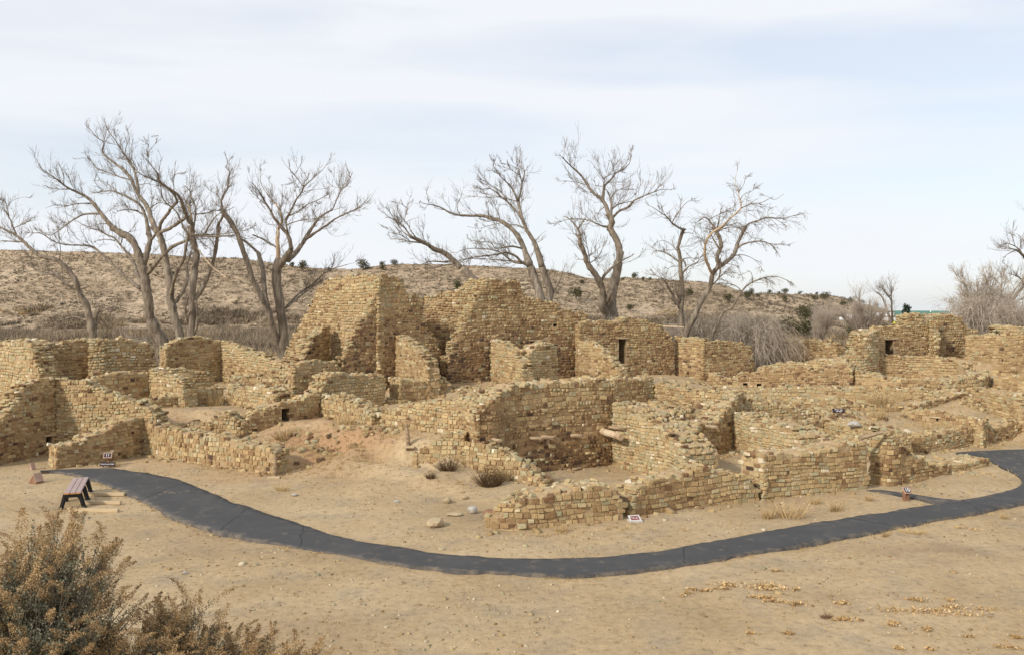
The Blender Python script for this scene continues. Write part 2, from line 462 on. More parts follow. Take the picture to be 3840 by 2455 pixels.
# ------------------------------------------------------------------ terrain
TERR = np.array([(-17.76, 31.83, 0), (-16.68, 31.51, 0), (-15.95, 32.49, 0), (-15.26, 33.36, 0), (-15.1, 34.85, 0), (-14.76, 35.24, 0), (-13.46, 34.09, 0), (-12.12, 33.1, 0), (-10.44, 31.83, 0), (-8.9, 30.74, 0), (-8.27, 30.59, 0), (-17.74, 34.46, 0), (-18.2, 33.18, 0), (-7.72, 31.95, 0.1), (-8.45, 32.4, 0.25), (-8.16, 33.11, 0.6), (-9.03, 34.0, 0.7), (-8.39, 34.75, 1.0), (-7.64, 35.91, 1.35), (-8.35, 36.01, 1.25), (-6.39, 34.75, 1.25), (-5.2, 33.5, 1.1), (-5.59, 32.99, 0.7), (-6.68, 32.89, 0.4), (-4.68, 32.12, 0.3), (-4.3, 32.76, 1.05), (-3.61, 30.92, 0.32), (-2.98, 30.49, 0.34), (-2.51, 30.17, 0.4), (-2.07, 30.06, 0.45), (-1.71, 30.09, 0.43), (-1.34, 29.92, 0.36), (-0.76, 29.43, 0.27), (-0.33, 29.28, 0.2), (0.16, 29.25, 0.15), (0.65, 29.18, 0.08), (-1.46, 29.39, 0.15), (-0.74, 28.71, 0.08), (-4.3, 29.54, 0.12), (-2.74, 28.11, 0), (-1.28, 25.79, 0), (-5.83, 30.14, 0), (-14.83, 39.47, 1.4), (-13.47, 38.83, 1.4), (-11.95, 38.73, 1.3), (-14.16, 38.16, 1.15), (-12.4, 37.84, 1.1), (-11.13, 37.84, 1.1), (-11.32, 36.67, 0.9), (-13.62, 37.68, 0.85), (-10.44, 37.31, 0.9), (1.27, 30.65, -0.1), (2.22, 31.66, -0.12), (3.41, 32.8, -0.12), (2.59, 30.65, -0.1), (3.34, 29.44, 0), (3.73, 28.11, 0), (4.54, 28.11, 0), (5.73, 30.14, 0), (1.98, 28.11, 0), (8.28, 34.75, 0), (8.7, 33.81, 0), (7.85, 31.67, 0), (8.05, 30.14, 0), (7.34, 34.27, 0), (12.61, 36.94, 0.1), (12.8, 36.72, 0.1), (6.52, 38.15, 1.7), (8.43, 40.28, 1.75), (4.76, 35.86, 1.7), (6.57, 40.73, 1.8), (-0.94, 44.99, 1.9), (1.29, 47.49, 1.9), (-4.97, 34.16, 1.2), (-3.89, 33.35, 1.25), (-2.87, 32.56, 1.3), (-1.88, 31.79, 1.35), (-7.8, 36.66, 1.2), (-6.82, 36.13, 1.2), (-5.79, 35.12, 1.2), (3.71, 49.41, 1.9), (5.38, 45.54, 1.85), (7.84, 47.19, 1.7), (10.64, 44.68, 1.5), (12.03, 42.06, 1.3), (13.12, 40.42, 1.25), (14.47, 40.42, 1.25), (15.67, 46.91, 1.5), (16.24, 42.51, 1.25), (16.31, 39.7, 1.05), (14.81, 36.05, 0.9), (16.96, 37.36, 0.75), (18.91, 38.41, 0.75), (20.54, 39.43, 0.8), (18.11, 43.09, 1.35), (19.14, 42.61, 1.3), (20.61, 43.12, 1.45), (21.94, 40.07, 0.85), (23.38, 40.74, 0.9), (24.03, 42.59, 1.2), (15.4, 34.65, 0), (16.36, 35.04, 0), (17.29, 35.64, 0), (18.1, 36.05, 0), (19.12, 36.69, 0), (20.18, 37.34, 0), (21.27, 38.02, 0), (22.27, 38.49, 0), (18.77, 34.75, 0), (17.2, 34.27, 0), (15.84, 33.81, 0), (-2.44, 49.06, 2.0), (-4.18, 47.49, 1.9), (7.15, 50.29, 1.9), (12.94, 49.38, 1.5), (15.8, 50.97, 1.6), (19.79, 51.81, 1.9), (23.2, 57.14, 2.3), (26.94, 59.34, 2.3), (31.21, 59.34, 2.3), (31.91, 56.08, 2.1), (19.06, 46.39, 1.55), (21.06, 46.39, 1.55), (23.68, 47.19, 1.7), (25.57, 46.91, 1.5), (-20.77, 44.48, 1.2), (-19.27, 44.48, 1.2), (-19.5, 49.38, 1.5), (-19.31, 52.74, 1.7), (-15.3, 49.59, 1.6), (-13.05, 48.28, 1.6), (-11.05, 45.77, 1.5), (-10.07, 49.59, 1.6), (-7.76, 50.04, 1.8), (-5.39, 50.29, 1.9), (-14.18, 52.46, 2.1), (-26.15, 54.34, 1.7), (-23.37, 55.15, 1.9), (-7.59, 39.2, 1.3), (-5.65, 38.78, 1.35), (-3.82, 39.15, 1.4), (-2.76, 37.53, 1.5), (-4.15, 35.52, 1.4), (-27, 15, 0.0), (-18, 15, 0.0), (-9, 15, 0.0), (0, 15, 0.0), (9, 15, 0.0), (18, 15, 0.0), (27, 15, 0.0), (-27, 18, 0.0), (-18, 18, 0.0), (-9, 18, 0.0), (0, 18, 0.0), (9, 18, 0.0), (18, 18, 0.0), (27, 18, 0.0), (-27, 21.5, 0.0), (-18, 21.5, 0.0), (-9, 21.5, 0.0), (0, 21.5, 0.0), (9, 21.5, 0.0), (18, 21.5, 0.0), (27, 21.5, 0.0), (-22, 25, 0.0), (-16, 25, 0.0), (-10, 25, 0.0), (-6, 25, 0.0), (8, 25, 0.0), (12, 25, 0.0), (17, 25, 0.0), (22, 25, 0.0), (28, 25, 0.0), (-22, 28, 0.0), (-16, 28, 0.0), (-11, 28, 0.0), (-6, 28, 0.0), (14, 28, 0.0), (18, 28, 0.0), (23, 28, 0.0), (28, 28, 0.0), (-3.4, 31.9, 1.15), (-2.6, 31.6, 1.2), (-1.9, 31.3, 1.25), (-2.4, 32.4, 1.3), (-1.6, 31.9, 1.35), (0.6, 31.0, -0.05), (1.6, 31.2, -0.1), (0.9, 30.2, 0), (21.6, 48.3, 0.9), (20.2, 48.4, 0.95), (23, 48.4, 0.95), (21.6, 49.8, 1), (21.6, 46.9, 1), (17, 48, 1.7), (26.3, 48.5, 1.9), (21.6, 43.4, 1.5), (21.6, 52.8, 2.0), (18.6, 44.3, 1.5), (24.8, 44.3, 1.6), (-48, 61, 0.9), (-36, 61, 0.9), (-24, 61, 0.9), (-12, 61, 0.9), (0, 61, 0.9), (12, 61, 0.9), (24, 61, 0.9), (36, 61, 0.9), (48, 61, 0.9), (-56, 72, 0.2), (-42, 72, 0.2), (-28, 72, 0.2), (-14, 72, 0.2), (0, 72, 0.2), (14, 72, 0.2), (28, 72, 0.2), (42, 72, 0.2), (56, 72, 0.2), (-30, 34, 0), (-34, 42, 0.6), (-36, 50, 1.2), (34, 40, 0.5), (38, 47, 1.5)])

def ground_z(x, y):
    x = np.asarray(x, float); y = np.asarray(y, float)
    shp = x.shape; x = x.ravel(); y = y.ravel()
    z = np.zeros_like(x)
    m = (y > 12) & (y < 90)
    if m.any():
        d2 = (x[m][:, None] - TERR[:, 0]) ** 2 + (y[m][:, None] - TERR[:, 1]) ** 2 + .02
        w = 1 / d2 ** 2.6
        zi = (w * TERR[:, 2]).sum(1) / w.sum(1)
        z[m] = zi * (1 - sstep(70, 88, y[m]))
    hill = np.clip(5.4 - .4 * y, 0, 4.4)
    z = z * sstep(12, 15, y) + hill
    z += (vnoise(x * .7, y * .7, 3) - .5) * .05 + (vnoise(x * 2.3, y * 2.3, 4) - .5) * .03
    z += (vnoise(x * .06, y * .06, 5) - .5) * .8 * sstep(85, 130, y) - np.maximum(0, y - 335) * .013
    return z.reshape(shp)

def gz(x, y):
    return float(ground_z(np.array([x]), np.array([y]))[0])

SKYLINE = np.array([(-180.3, 19.79), (-156.3, 20.75), (-144.3, 21.59), (-132.3, 21.23), (-120.3, 20.99), (-104.7, 20.51), (-93.9, 20.03), (-86.8, 19.19), (-77.2, 19.19), (-67.6, 17.99), (-60.4, 16.91), (-53.2, 16.19), (-44.8, 15.95), (-41.2, 16.55), (-36.4, 17.27), (-31.6, 17.63), (-24.4, 17.51), (-12.4, 17.15), (-0.4, 16.55), (10.4, 15.95), (16.4, 14.99), (23.6, 13.19), (28.4, 13.43), (33.2, 13.79), (42.7, 13.19), (52.3, 12.47), (59.5, 11.88), (66.7, 9.0), (71.5, 6.36), (77.5, 3.24), (85.9, 0.36), (95.5, -2.99)])
SKYLINE2 = np.array([(61.1, 6.0), (92.1, 10.12), (112.7, 11.16), (123.0, 11.57), (135.4, 11.16), (143.6, 11.16), (151.9, 10.74), (157.0, 9.92), (162.2, 7.44), (166.3, 4.56), (172.5, 0.84), (180.8, -1.63), (193.1, -3.28)])

def hill_z(x, y):
    c = np.interp(x, SKYLINE[:, 0], SKYLINE[:, 1])
    foot = 158 + 14 * vnoise(x * .02, x * 0, 9)
    t = np.clip((y - foot) / (250 - foot), -.2, 1)
    s = np.sign(t) * np.abs(t) ** 1.25
    env = np.clip(t * (1 - t) * 4, 0, 1)
    g = (vnoise(x * .045, y * .012, 21) - .5) * 3.4 + (vnoise(x * .12, y * .04, 22) - .5) * 1.5 + (vnoise(x * .4, y * .3, 24) - .5) * .5
    z = c * s + g * env + (vnoise(x * .15, y * .15, 23) - .5) * .5 * np.clip(t, 0, 1)
    z = np.where(y > 250, z - (y - 250) * .05, z)
    return np.where(t < 0, -1.2, z - .3)

def hill2_z(x, y):
    c = np.interp(x, SKYLINE2[:, 0], SKYLINE2[:, 1])
    foot = 330
    t = np.clip((y - foot) / (430 - foot), -.2, 1)
    s = np.sign(t) * np.abs(t) ** 1.1
    env = np.clip(t * (1 - t) * 4, 0, 1)
    g = (vnoise(x * .05, y * .02, 31) - .5) * 5 + (vnoise(x * .15, y * .08, 32) - .5) * 2
    z = c * s + g * env
    z = np.where(y > 430, z - (y - 430) * .03, z)
    return np.where(t < 0, -1.5, z - .3)

def sheet(name, xs, ys, fz, mat, attrs=None):
    X, Y = np.meshgrid(xs, ys)
    Zv = fz(X, Y)
    n, m = X.shape
    idx = np.arange(n * m).reshape(n, m)
    q = np.stack([idx[:-1, :-1], idx[:-1, 1:], idx[1:, 1:], idx[1:, :-1]], -1).reshape(-1, 4)
    a = {k: ('POINT', f(X, Y).ravel()) for k, f in (attrs or {}).items()}
    me = mesh_np(name, np.stack([X, Y, Zv], -1), np.full(len(q), 4), q, mat, a, True)
    o = obj(name, me)
    return tag(o, kind='structure')

def axis(fine0, fine1, step, lo, hi, grow=1.25):
    a = list(np.arange(fine0, fine1 + 1e-6, step))
    s = step; v = fine1
    while v < hi:
        s = min(s * grow, 40); v += s; a.append(v)
    s = step; v = fine0
    while v > lo:
        s = min(s * grow, 40); v -= s; a.insert(0, v)
    return np.array(a)

def red_soil(X, Y):
    def g(cx, cy, rx, ry):
        return np.exp(-(((X - cx) / rx) ** 2 + ((Y - cy) / ry) ** 2))
    f = 1.15 * g(-7.6, 34.2, 2.6, 2.6) + .8 * g(-5.0, 33.6, 2.6, 1.2) + .55 * g(-13.2, 37.4, 2.6, 1.6) + .5 * g(-9.5, 30.6, 2.6, 1.0) + .35 * g(-14.0, 33.6, 2.5, 1.2) + .5 * g(-2, 45, 3, 1.5)
    return np.clip(f * (.05 + 1.0 * vnoise(X * 1.1, Y * 1.1, 41) + .5 * (vnoise(X * 3.7, Y * 3.7, 43) - .3)), 0, .8)

ground = sheet('ground', axis(-30, 34, .3, -700, 700), axis(6, 62, .3, -40, 1500), ground_z, M['ground'],
               {'red_soil': red_soil, 'field': lambda X, Y: np.clip(sstep(56, 75, Y) * (.35 + .9 * vnoise(X * .05, Y * .05, 42)) + .75 * np.exp(-((X - 11.3) / 2.8) ** 2 - ((Y - 21.4) / .9) ** 2) * (vnoise(X * 1.2, Y * 2.5, 44) * 1.3) + .5 * np.exp(-((X - 7.5) / 2.2) ** 2 - ((Y - 18.2) / .5) ** 2) * vnoise(X * 1.2, Y * 2.5, 45) + .35 * (vnoise(X * .25, Y * .6, 46) > .62) * (vnoise(X * .25, Y * .6, 46) - .62) / .38 * (Y < 30), 0, 1)})
sheet('hill', np.arange(-420, 260, 3.0), np.concatenate([np.arange(150, 262, 2.5), np.arange(270, 420, 15)]), hill_z, M['hill'])
sheet('far_hill', np.arange(40, 290, 4.0), np.concatenate([np.arange(320, 445, 4.0), np.arange(450, 640, 20)]), hill2_z, M['hill'])

# ------------------------------------------------------------------ paved path
PATH_FAR = [(-16.84, 31.67), (-16.31, 31.83), (-15.44, 32.08), (-14.59, 32.24), (-13.79, 31.83), (-12.81, 31.12), (-11.33, 30.14), (-9.87, 28.43), (-8.13, 26.34), (-6.58, 24.77), (-4.93, 23.17), (-3.65, 22.14), (-2.08, 21.28), (-0.53, 20.75), (0.86, 20.64), (2.16, 20.82), (3.66, 21.38), (6.05, 22.87), (7.99, 23.92), (10.2, 25.12), (12.83, 26.45), (14.66, 27.37), (15.59, 28.11), (17.46, 29.44)]
PATH_NEAR = [(-16.75, 31.51), (-16.0, 31.51), (-15.22, 30.89), (-14.36, 30.14), (-13.48, 29.3), (-12.33, 28.18), (-11.14, 26.85), (-10.03, 25.38), (-8.96, 24.24), (-8.31, 23.74), (-7.76, 23.25), (-6.32, 22.18), (-5.48, 21.72), (-3.94, 20.99), (-2.36, 20.18), (-0.98, 19.73), (0.43, 19.49), (1.65, 19.46), (2.81, 19.76), (4.06, 20.31), (5.58, 21.1), (7.36, 22.02), (9.39, 23.12), (11.33, 24.2), (13.32, 25.32), (15.43, 26.67), (17.83, 28.24)]
SPUR = [(11.35, 28.4), (11.68, 28.57), (11.92, 28.45), (12.48, 27.97), (13.08, 27.31), (13.66, 26.99), (13.64, 26.68), (12.81, 26.4), (12.47, 27.15), (11.9, 27.89), (11.46, 28.31)]
BEND = [(13.66, 26.99), (14.3, 27.28), (15.57, 28.11), (16.38, 28.75), (16.97, 29.49), (17.43, 30.36), (17.7, 31.28), (17.88, 32.49), (18.29, 34.05), (18.52, 34.9), (18.28, 35.22), (17.65, 35.6), (18.82, 35.98), (19.94, 36.24), (21.03, 36.44), (22.05, 36.61), (23.05, 36.32), (20.9, 32.27), (18.0, 28.66), (15.9, 26.99), (15.36, 26.6), (14.68, 26.68)]

def resample(pl, n):
    p = np.array(pl); d = np.concatenate([[0], np.cumsum(np.hypot(*np.diff(p, axis=0).T))])
    s = np.linspace(0, d[-1], n)
    # smooth the traced corners a little
    q = np.stack([np.interp(s, d, p[:, 0]), np.interp(s, d, p[:, 1])], 1)
    k = np.array([1, 2, 3, 2, 1]) / 9
    for c in range(2):
        e = np.pad(q[:, c], 2, mode='edge'); q[2:-2, c] = np.convolve(e, k, 'valid')[2:-2]
    return q

PATH_Z = 0.075
def path_strip():
    n = 420; rows = 9
    a = resample(PATH_FAR, n); b = resample(PATH_NEAR, n)
    V = []; dust = []
    ii_ = np.arange(n); wob = np.stack([(vnoise(ii_ * .11, ii_ * 0 + q, 55 + q) - .5) * .16 + (vnoise(ii_ * .45, ii_ * 0, 57 + q) - .5) * .07 for q in (0, 1)], 1)
    for i in range(n):
        for j in range(rows):
            t = j / (rows - 1)
            p = a[i] * (1 - t) + b[i] * t
            if j in (0, rows - 1):
                dirn = (a[i] - b[i]) / (np.linalg.norm(a[i] - b[i]) + 1e-6)
                p = p + dirn * wob[i, 0 if j == 0 else 1]
            V.append((p[0], p[1], PATH_Z + .012 * math.sin(t * math.pi)))
            dust.append(1.0 if j in (0, rows - 1) else 0)
    base = len(V)
    idx = np.arange(n * rows).reshape(n, rows)
    q = np.stack([idx[:-1, :-1], idx[:-1, 1:], idx[1:, 1:], idx[1:, :-1]], -1).reshape(-1, 4).tolist()
    for j in (0, rows - 1):          # skirts down into the soil
        s0 = len(V)
        for i in range(n):
            v = V[idx[i, j]]; V.append((v[0], v[1], -.08)); dust.append(1.2)
        for i in range(n - 1):
            q.append([idx[i, j], idx[i + 1, j], s0 + i + 1, s0 + i] if j == 0 else [idx[i + 1, j], idx[i, j], s0 + i, s0 + i + 1])
    me = mesh_np('path', V, np.full(len(q), 4), q, M['asphalt'], {'dust': ('POINT', dust)})
    return tag(obj('path', me), kind='structure')
path = path_strip()

def fan_poly(name, pl, z, dustv=.3, skirt=True):
    p = resample(list(pl) + [pl[0]], 160)[:-1]
    V = [(x, y, z) for x, y in p]; n = len(V)
    V2 = [(x, y, -.08) for x, y in p]
    Fc = [list(range(n))] + [(i, i + n, (i + 1) % n + n, (i + 1) % n) for i in range(n)]
    area = sum(p[i][0] * p[(i + 1) % n][1] - p[(i + 1) % n][0] * p[i][1] for i in range(n))
    if area < 0: Fc[0] = Fc[0][::-1]
    me = mesh_py(name, V + V2, Fc, M['asphalt'])
    at = me.attributes.new('dust', 'FLOAT', 'POINT'); at.data.foreach_set('value', np.full(2 * n, dustv, dtype=np.float32))
    return tag(obj(name, me), kind='structure')
fan_poly('path_bend', BEND, PATH_Z - .010)
spur = fan_poly('path_spur', SPUR, PATH_Z - .020, .75)

# transverse joints of the paving, thin strips proud of the surface
fa = resample(PATH_FAR, 420); ne = resample(PATH_NEAR, 420)
for i in (70, 120, 150, 262, 322, 372):
    m = MB()
    j = min(419, i + random.choice((-6, 4, 8)))
    a = fa[i] * .97 + ne[j] * .03; b = fa[i] * .03 + ne[j] * .97
    k = 7; pts = []
    for q in range(k):
        t = q / (k - 1)
        pts.append((a[0] * (1 - t) + b[0] * t + random.uniform(-.03, .03), a[1] * (1 - t) + b[1] * t + random.uniform(-.03, .03)))
    V = []; Fc = []
    for q, (x, y) in enumerate(pts):
        zz = PATH_Z + .012 * math.sin(math.pi * q / (k - 1)) + .004
        w = random.uniform(.006, .014)
        V += [(x - w, y - w * .3, zz), (x + w, y + w * .3, zz)]
    for q in range(k - 1): Fc.append((2 * q, 2 * q + 1, 2 * q + 3, 2 * q + 2))
    m.add(V, Fc); m.build('paving_joint', M['patch'], path)

# ------------------------------------------------------------------ stones
def unit_stones(K, hi):
    out = []
    r = np.random.default_rng(5)
    for _ in range(K):
        if hi:
            c = .5 - .09
            ring = [(-.5, -c), (-c, -.5), (c, -.5), (.5, -c), (.5, c), (c, .5), (-c, .5), (-.5, c)]
        else:
            ring = [(-.5, -.5), (.5, -.5), (.5, .5), (-.5, .5)]
        ring = np.array(ring) * (1 + (r.random((len(ring), 2)) - .5) * .16)
        if hi: ring = ring * (.96 + .08 * r.random((1, 2)))
        V = []
        sk = (r.random(2) - .5) * .25
        for y, s in ((-.5, .97), (.12, 1.0), (.5, .90 if hi else .90)):
            for q in ring:
                yy = y + (q[0] * sk[0] + q[1] * sk[1] if y > .4 else 0) + (r.random() - .5) * .12 * (y > 0)
                V.append((q[0] * s, yy, q[1] * s))
        out.append(np.array(V))
    n = len(ring)
    Fq = []
    for k in range(2):
        for j in range(n):
            a = k * n + j; b = k * n + (j + 1) % n
            Fq.append((a, b, b + n, a + n))
    front = list(range(2 * n, 3 * n))
    return np.array(out), Fq, front

NV = 10
HI_V, HI_Q, HI_F = unit_stones(NV, True)
LO_V, LO_Q, LO_F = unit_stones(NV, False)
STONE_MESH = {}
for key, (VV, Q, Fr) in {'hi': (HI_V, HI_Q, HI_F), 'lo': (LO_V, LO_Q, LO_F)}.items():
    STONE_MESH[key] = [mesh_py('stone_shape', VV[i], [list(q)[::-1] for q in Q] + [Fr[::-1]], M['stone']) for i in range(NV)]

class Stones:
    def __init__(s): s.c = []; s.a0 = []; s.a1 = []; s.a2 = []; s.s = []; s.tone = []; s.val = []; s.cap = []
    def add(s, c, a0, a1, a2, size, tone, val, cap=False):
        s.c.append(c); s.a0.append(a0); s.a1.append(a1); s.a2.append(a2); s.s.append(size); s.tone.append(tone); s.val.append(val); s.cap.append(cap)

def join_stones(S, idx, hi, name, parent, off):
    VV, Q, Fr = (HI_V, HI_Q, HI_F) if hi else (LO_V, LO_Q, LO_F)
    n = len(idx)
    c = np.array(S.c)[idx] - off
    A = np.stack([np.array(S.a0)[idx], np.array(S.a1)[idx], np.array(S.a2)[idx]], 1)      # n,3,3 rows are axes
    sz = np.array(S.s)[idx]
    vi = RNG.integers(0, NV, n)
    loc = VV[vi] * sz[:, None, :]
    V = np.einsum('nvk,nkj->nvj', loc, A) + c[:, None, :]
    nv = VV.shape[1]; nf = len(Q) + 1; rn = len(Fr)
    one = np.concatenate([np.array([list(q)[::-1] for q in Q]).ravel(), np.array(Fr[::-1])])
    loops = (one[None, :] + (np.arange(n) * nv)[:, None]).ravel()
    sizes = np.tile(np.array([4] * len(Q) + [rn]), n)
    me = mesh_np(name, V, sizes, loops, M['stone'], {'tone': ('FACE', np.repeat(np.array(S.tone)[idx], nf)), 'val': ('FACE', np.repeat(np.array(S.val)[idx], nf))})
    o = obj(name, me, parent)
    o.color = (0, 0, 0, 1)
    return tag(o, kind='stuff')

def polyline(pts, ds):
    p = np.array([(q[0], q[1]) for q in pts]); z = np.array([q[2] for q in pts])
    d = np.concatenate([[0], np.cumsum(np.hypot(*np.diff(p, axis=0).T))])
    n = max(2, int(d[-1] / ds) + 1)
    s = np.linspace(0, d[-1], n)
    x = np.interp(s, d, p[:, 0]); y = np.interp(s, d, p[:, 1]); zt = np.interp(s, d, z)
    if len(pts) > 2:
        k = np.ones(5) / 5
        for a in (x, y):
            e = np.pad(a, 2, mode='edge'); a[2:-2] = np.convolve(e, k, 'valid')[2:-2]
    t = np.stack([np.gradient(x), np.gradient(y)], 1); t /= np.linalg.norm(t, axis=1, keepdims=True) + 1e-9
    return s, x, y, zt, t

CAM2 = np.array([0.0, 0.0])
LOGW = {}
def face_stones(S, s, x, y, top, t, nrm, foot, pal, holes, sc, seed, topcap=True):
    """coursed masonry over one face; nrm (n,2) outward"""
    r = random.Random(seed)
    L = s[-1]; zmin = float(foot.min()) - .1; zmax = float(top.max())
    ft = lambda q: float(np.interp(q, s, foot)); tp = lambda q: float(np.interp(q, s, top))
    z = zmin; ph = r.random() * 10
    while z < zmax + .1:
        h = r.choice((.085, .10, .11, .125, .14, .16)) * sc
        q = -r.random() * .1
        while q < L:
            l = r.choice((.11, .14, .17, .2, .24, .3)) * sc * r.uniform(.85, 1.15)
            m = q + l / 2
            if m > L + .04: break
            mm = min(max(m, 0), L)
            wav = .035 * math.sin(mm * 1.1 + ph + z * .7) + .02 * math.sin(mm * 3.3 + ph * 2 + z * 2)
            zc = z + h / 2 + wav
            ok = zc < tp(mm) - h * .15 and zc > ft(mm) - .08
            for (s0, s1, z0, z1, dep, lin) in holes:
                if s0 - l * .35 < mm < s1 + l * .35 and z0 - h * .3 < zc < z1 + h * .3: ok = False
            if ok and r.random() < .985:
                i = min(len(s) - 1, int(mm / L * (len(s) - 1) + .5))
                px = float(np.interp(mm, s, x)); py = float(np.interp(mm, s, y))
                nx, ny = nrm[i]
                pro = r.uniform(-.028, .006) + (.03 if r.random() < .05 else 0)
                dpt = r.uniform(.10, .14)
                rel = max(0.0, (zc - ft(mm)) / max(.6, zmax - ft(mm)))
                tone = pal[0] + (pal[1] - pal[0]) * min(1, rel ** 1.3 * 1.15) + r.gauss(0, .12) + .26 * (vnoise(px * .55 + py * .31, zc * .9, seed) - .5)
                u = r.random()
                if u < .05: tone -= .28
                elif u < .11: tone = .80 + r.gauss(0, .04)
                elif u < .115: tone = .97
                ro = r.gauss(0, .035); tl = r.gauss(0, .04)
                T = np.array([t[i][0], t[i][1], 0.0]); N = np.array([nx, ny, 0.0]); U = np.array([0, 0, 1.0])
                a0 = T * math.cos(ro) + U * math.sin(ro); a2 = U * math.cos(ro) - T * math.sin(ro)
                a1 = N * math.cos(tl) + a0 * math.sin(tl); a0 = a0 * math.cos(tl) - N * math.sin(tl)
                hh = h * r.uniform(.80, .97)
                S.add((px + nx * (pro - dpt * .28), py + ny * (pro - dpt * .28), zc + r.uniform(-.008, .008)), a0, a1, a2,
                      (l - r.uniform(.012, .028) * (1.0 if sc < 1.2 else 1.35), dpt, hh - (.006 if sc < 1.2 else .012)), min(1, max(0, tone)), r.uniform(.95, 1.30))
            q += l
        z += h

def build_wall(name, label, pts, th, pal, holes, nind, flags, root=None, closed_top=None):
    seed = abs(hash(label)) % 99991 if False else sum(ord(c) * (i + 3) for i, c in enumerate(label)) % 99991
    r = random.Random(seed)
    ymean = sum(p[1] for p in pts) / len(pts)
    hi = ymean < 37
    sc = 1.08 if ymean < 40 else 1.25
    if 'big' in flags: sc *= 1.1
    s, x, y, top, t = polyline(pts, .12)
    # outward normal points to the visitor side
    nrm = np.stack([t[:, 1], -t[:, 0]], 1)
    mid = len(s) // 2
    vote = sum(nrm[i][0] * -x[i] + nrm[i][1] * -y[i] for i in (0, mid, len(s) - 1))
    if vote < 0: nrm = -nrm
    # ragged top in stone-sized steps
    stp = np.floor(s / .27)
    rag = (vnoise(stp * 7.31, stp * 0 + seed, 8) - .5) * .18 + (vnoise(s * .9, s * 0 + seed, 9) - .5) * .18
    snap = (np.floor(s / .27) + .5) * .27
    top = np.interp(snap, s, top) + rag
    bx = x - nrm[:, 0] * th; by = y - nrm[:, 1] * th
    gf = ground_z(x + nrm[:, 0] * .1, y + nrm[:, 1] * .1); gb = ground_z(bx, by)
    foot = gf
    base = np.minimum(gf, gb) - .35
    top = np.maximum(top, np.maximum(gf, base + .4) + .05)
    first = root is None
    if first:
        root = empty(name, (float(x[mid]), float(y[mid]), float(foot[mid])))
        tag(root, label, 'wall', 'ruin walls')
    off = np.array(root.location)
    # ---- mortar core, in pieces around the openings
    V = []; Fc = []
    def strip(i0, i1, lo, hi_, f0, f1):
        b0 = len(V)
        for i in range(i0, i1 + 1):
            fx = x[i] - nrm[i][0] * f0; fy = y[i] - nrm[i][1] * f0
            kx = x[i] - nrm[i][0] * f1; ky = y[i] - nrm[i][1] * f1
            mx_, my_ = (fx + kx) / 2, (fy + ky) / 2
            V.extend([(fx, fy, lo[i]), (fx, fy, hi_[i]), (mx_, my_, hi_[i] + .03), (kx, ky, hi_[i]), (kx, ky, lo[i])])
        n = i1 - i0 + 1
        for k in range(n - 1):
            for j in range(5):
                a = b0 + k * 5 + j; c = b0 + k * 5 + (j + 1) % 5
                Fc.append((a, c, c + 5, a + 5))
        Fc.append([b0 + j for j in range(4, -1, -1)]); Fc.append([b0 + (n - 1) * 5 + j for j in range(5)])
    ct = top - .05
    f0 = .008
    cuts = sorted(holes)
    i = 0; N = len(s) - 1
    idx = lambda q: int(min(N, max(0, round(q / s[-1] * N))))
    for (s0, s1, z0, z1, dep, lin) in cuts:
        a = idx(s0); b = max(a + 1, idx(s1))
        if a > i: strip(i, a, base, ct, f0, th)
        strip(a, b, base, np.full(N + 1, z0), f0, th)
        strip(a, b, np.full(N + 1, z1), np.maximum(ct, z1 + .05), f0, th)
        D = dep * 2.4  # unseen box added behind the opening, deeper than the wall, to keep it dark
        c4 = []
        for ii in (a, b):
            for dd in (f0, D):
                for zq in (z0, z1):
                    c4.append(len(V)); V.append((x[ii] - nrm[ii][0] * dd, y[ii] - nrm[ii][1] * dd, zq))
        Fc.extend([(c4[0], c4[4], c4[6], c4[2]), (c4[1], c4[3], c4[7], c4[5]), (c4[0], c4[2], c4[3], c4[1]), (c4[4], c4[5], c4[7], c4[6]), (c4[2], c4[6], c4[7], c4[3])])
        i = b
    if i < N: strip(i, N, base, ct, f0, th)
    me = mesh_py('wall_core', [np.array(v) - off for v in V], Fc, M['mortar'])
    obj('wall_core', me, root)
    # ---- masonry on the faces the visitor side can see
    S = Stones()
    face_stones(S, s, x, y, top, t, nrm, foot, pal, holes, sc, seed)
    for end in (0, -1):
        e = np.array([x[end], y[end]]); outn = -t[0] if end == 0 else t[-1]
        if outn[0] * -e[0] + outn[1] * -e[1] > -.15 * np.hypot(*e) and 'noend' not in flags:
            m = max(3, int(th / .12))
            ss = np.linspace(0, th, m)
            ex = e[0] - nrm[end][0] * ss; ey = e[1] - nrm[end][1] * ss
            et = np.tile(-nrm[end], (m, 1)); en = np.tile(outn, (m, 1))
            face_stones(S, ss, ex, ey, np.full(m, top[end]), et, en, ground_z(ex + outn[0] * .1, ey + outn[1] * .1), (pal[0] + .06, pal[1] + .04), [], sc, seed + 7)
    nface = len(S.c)
    # ---- capping stones and loose rubble on top
    step = .19 * sc
    rows = max(2, int(th / (.19 * sc)))
    dens = .93 if 'rub' in flags else .86
    q = 0.0
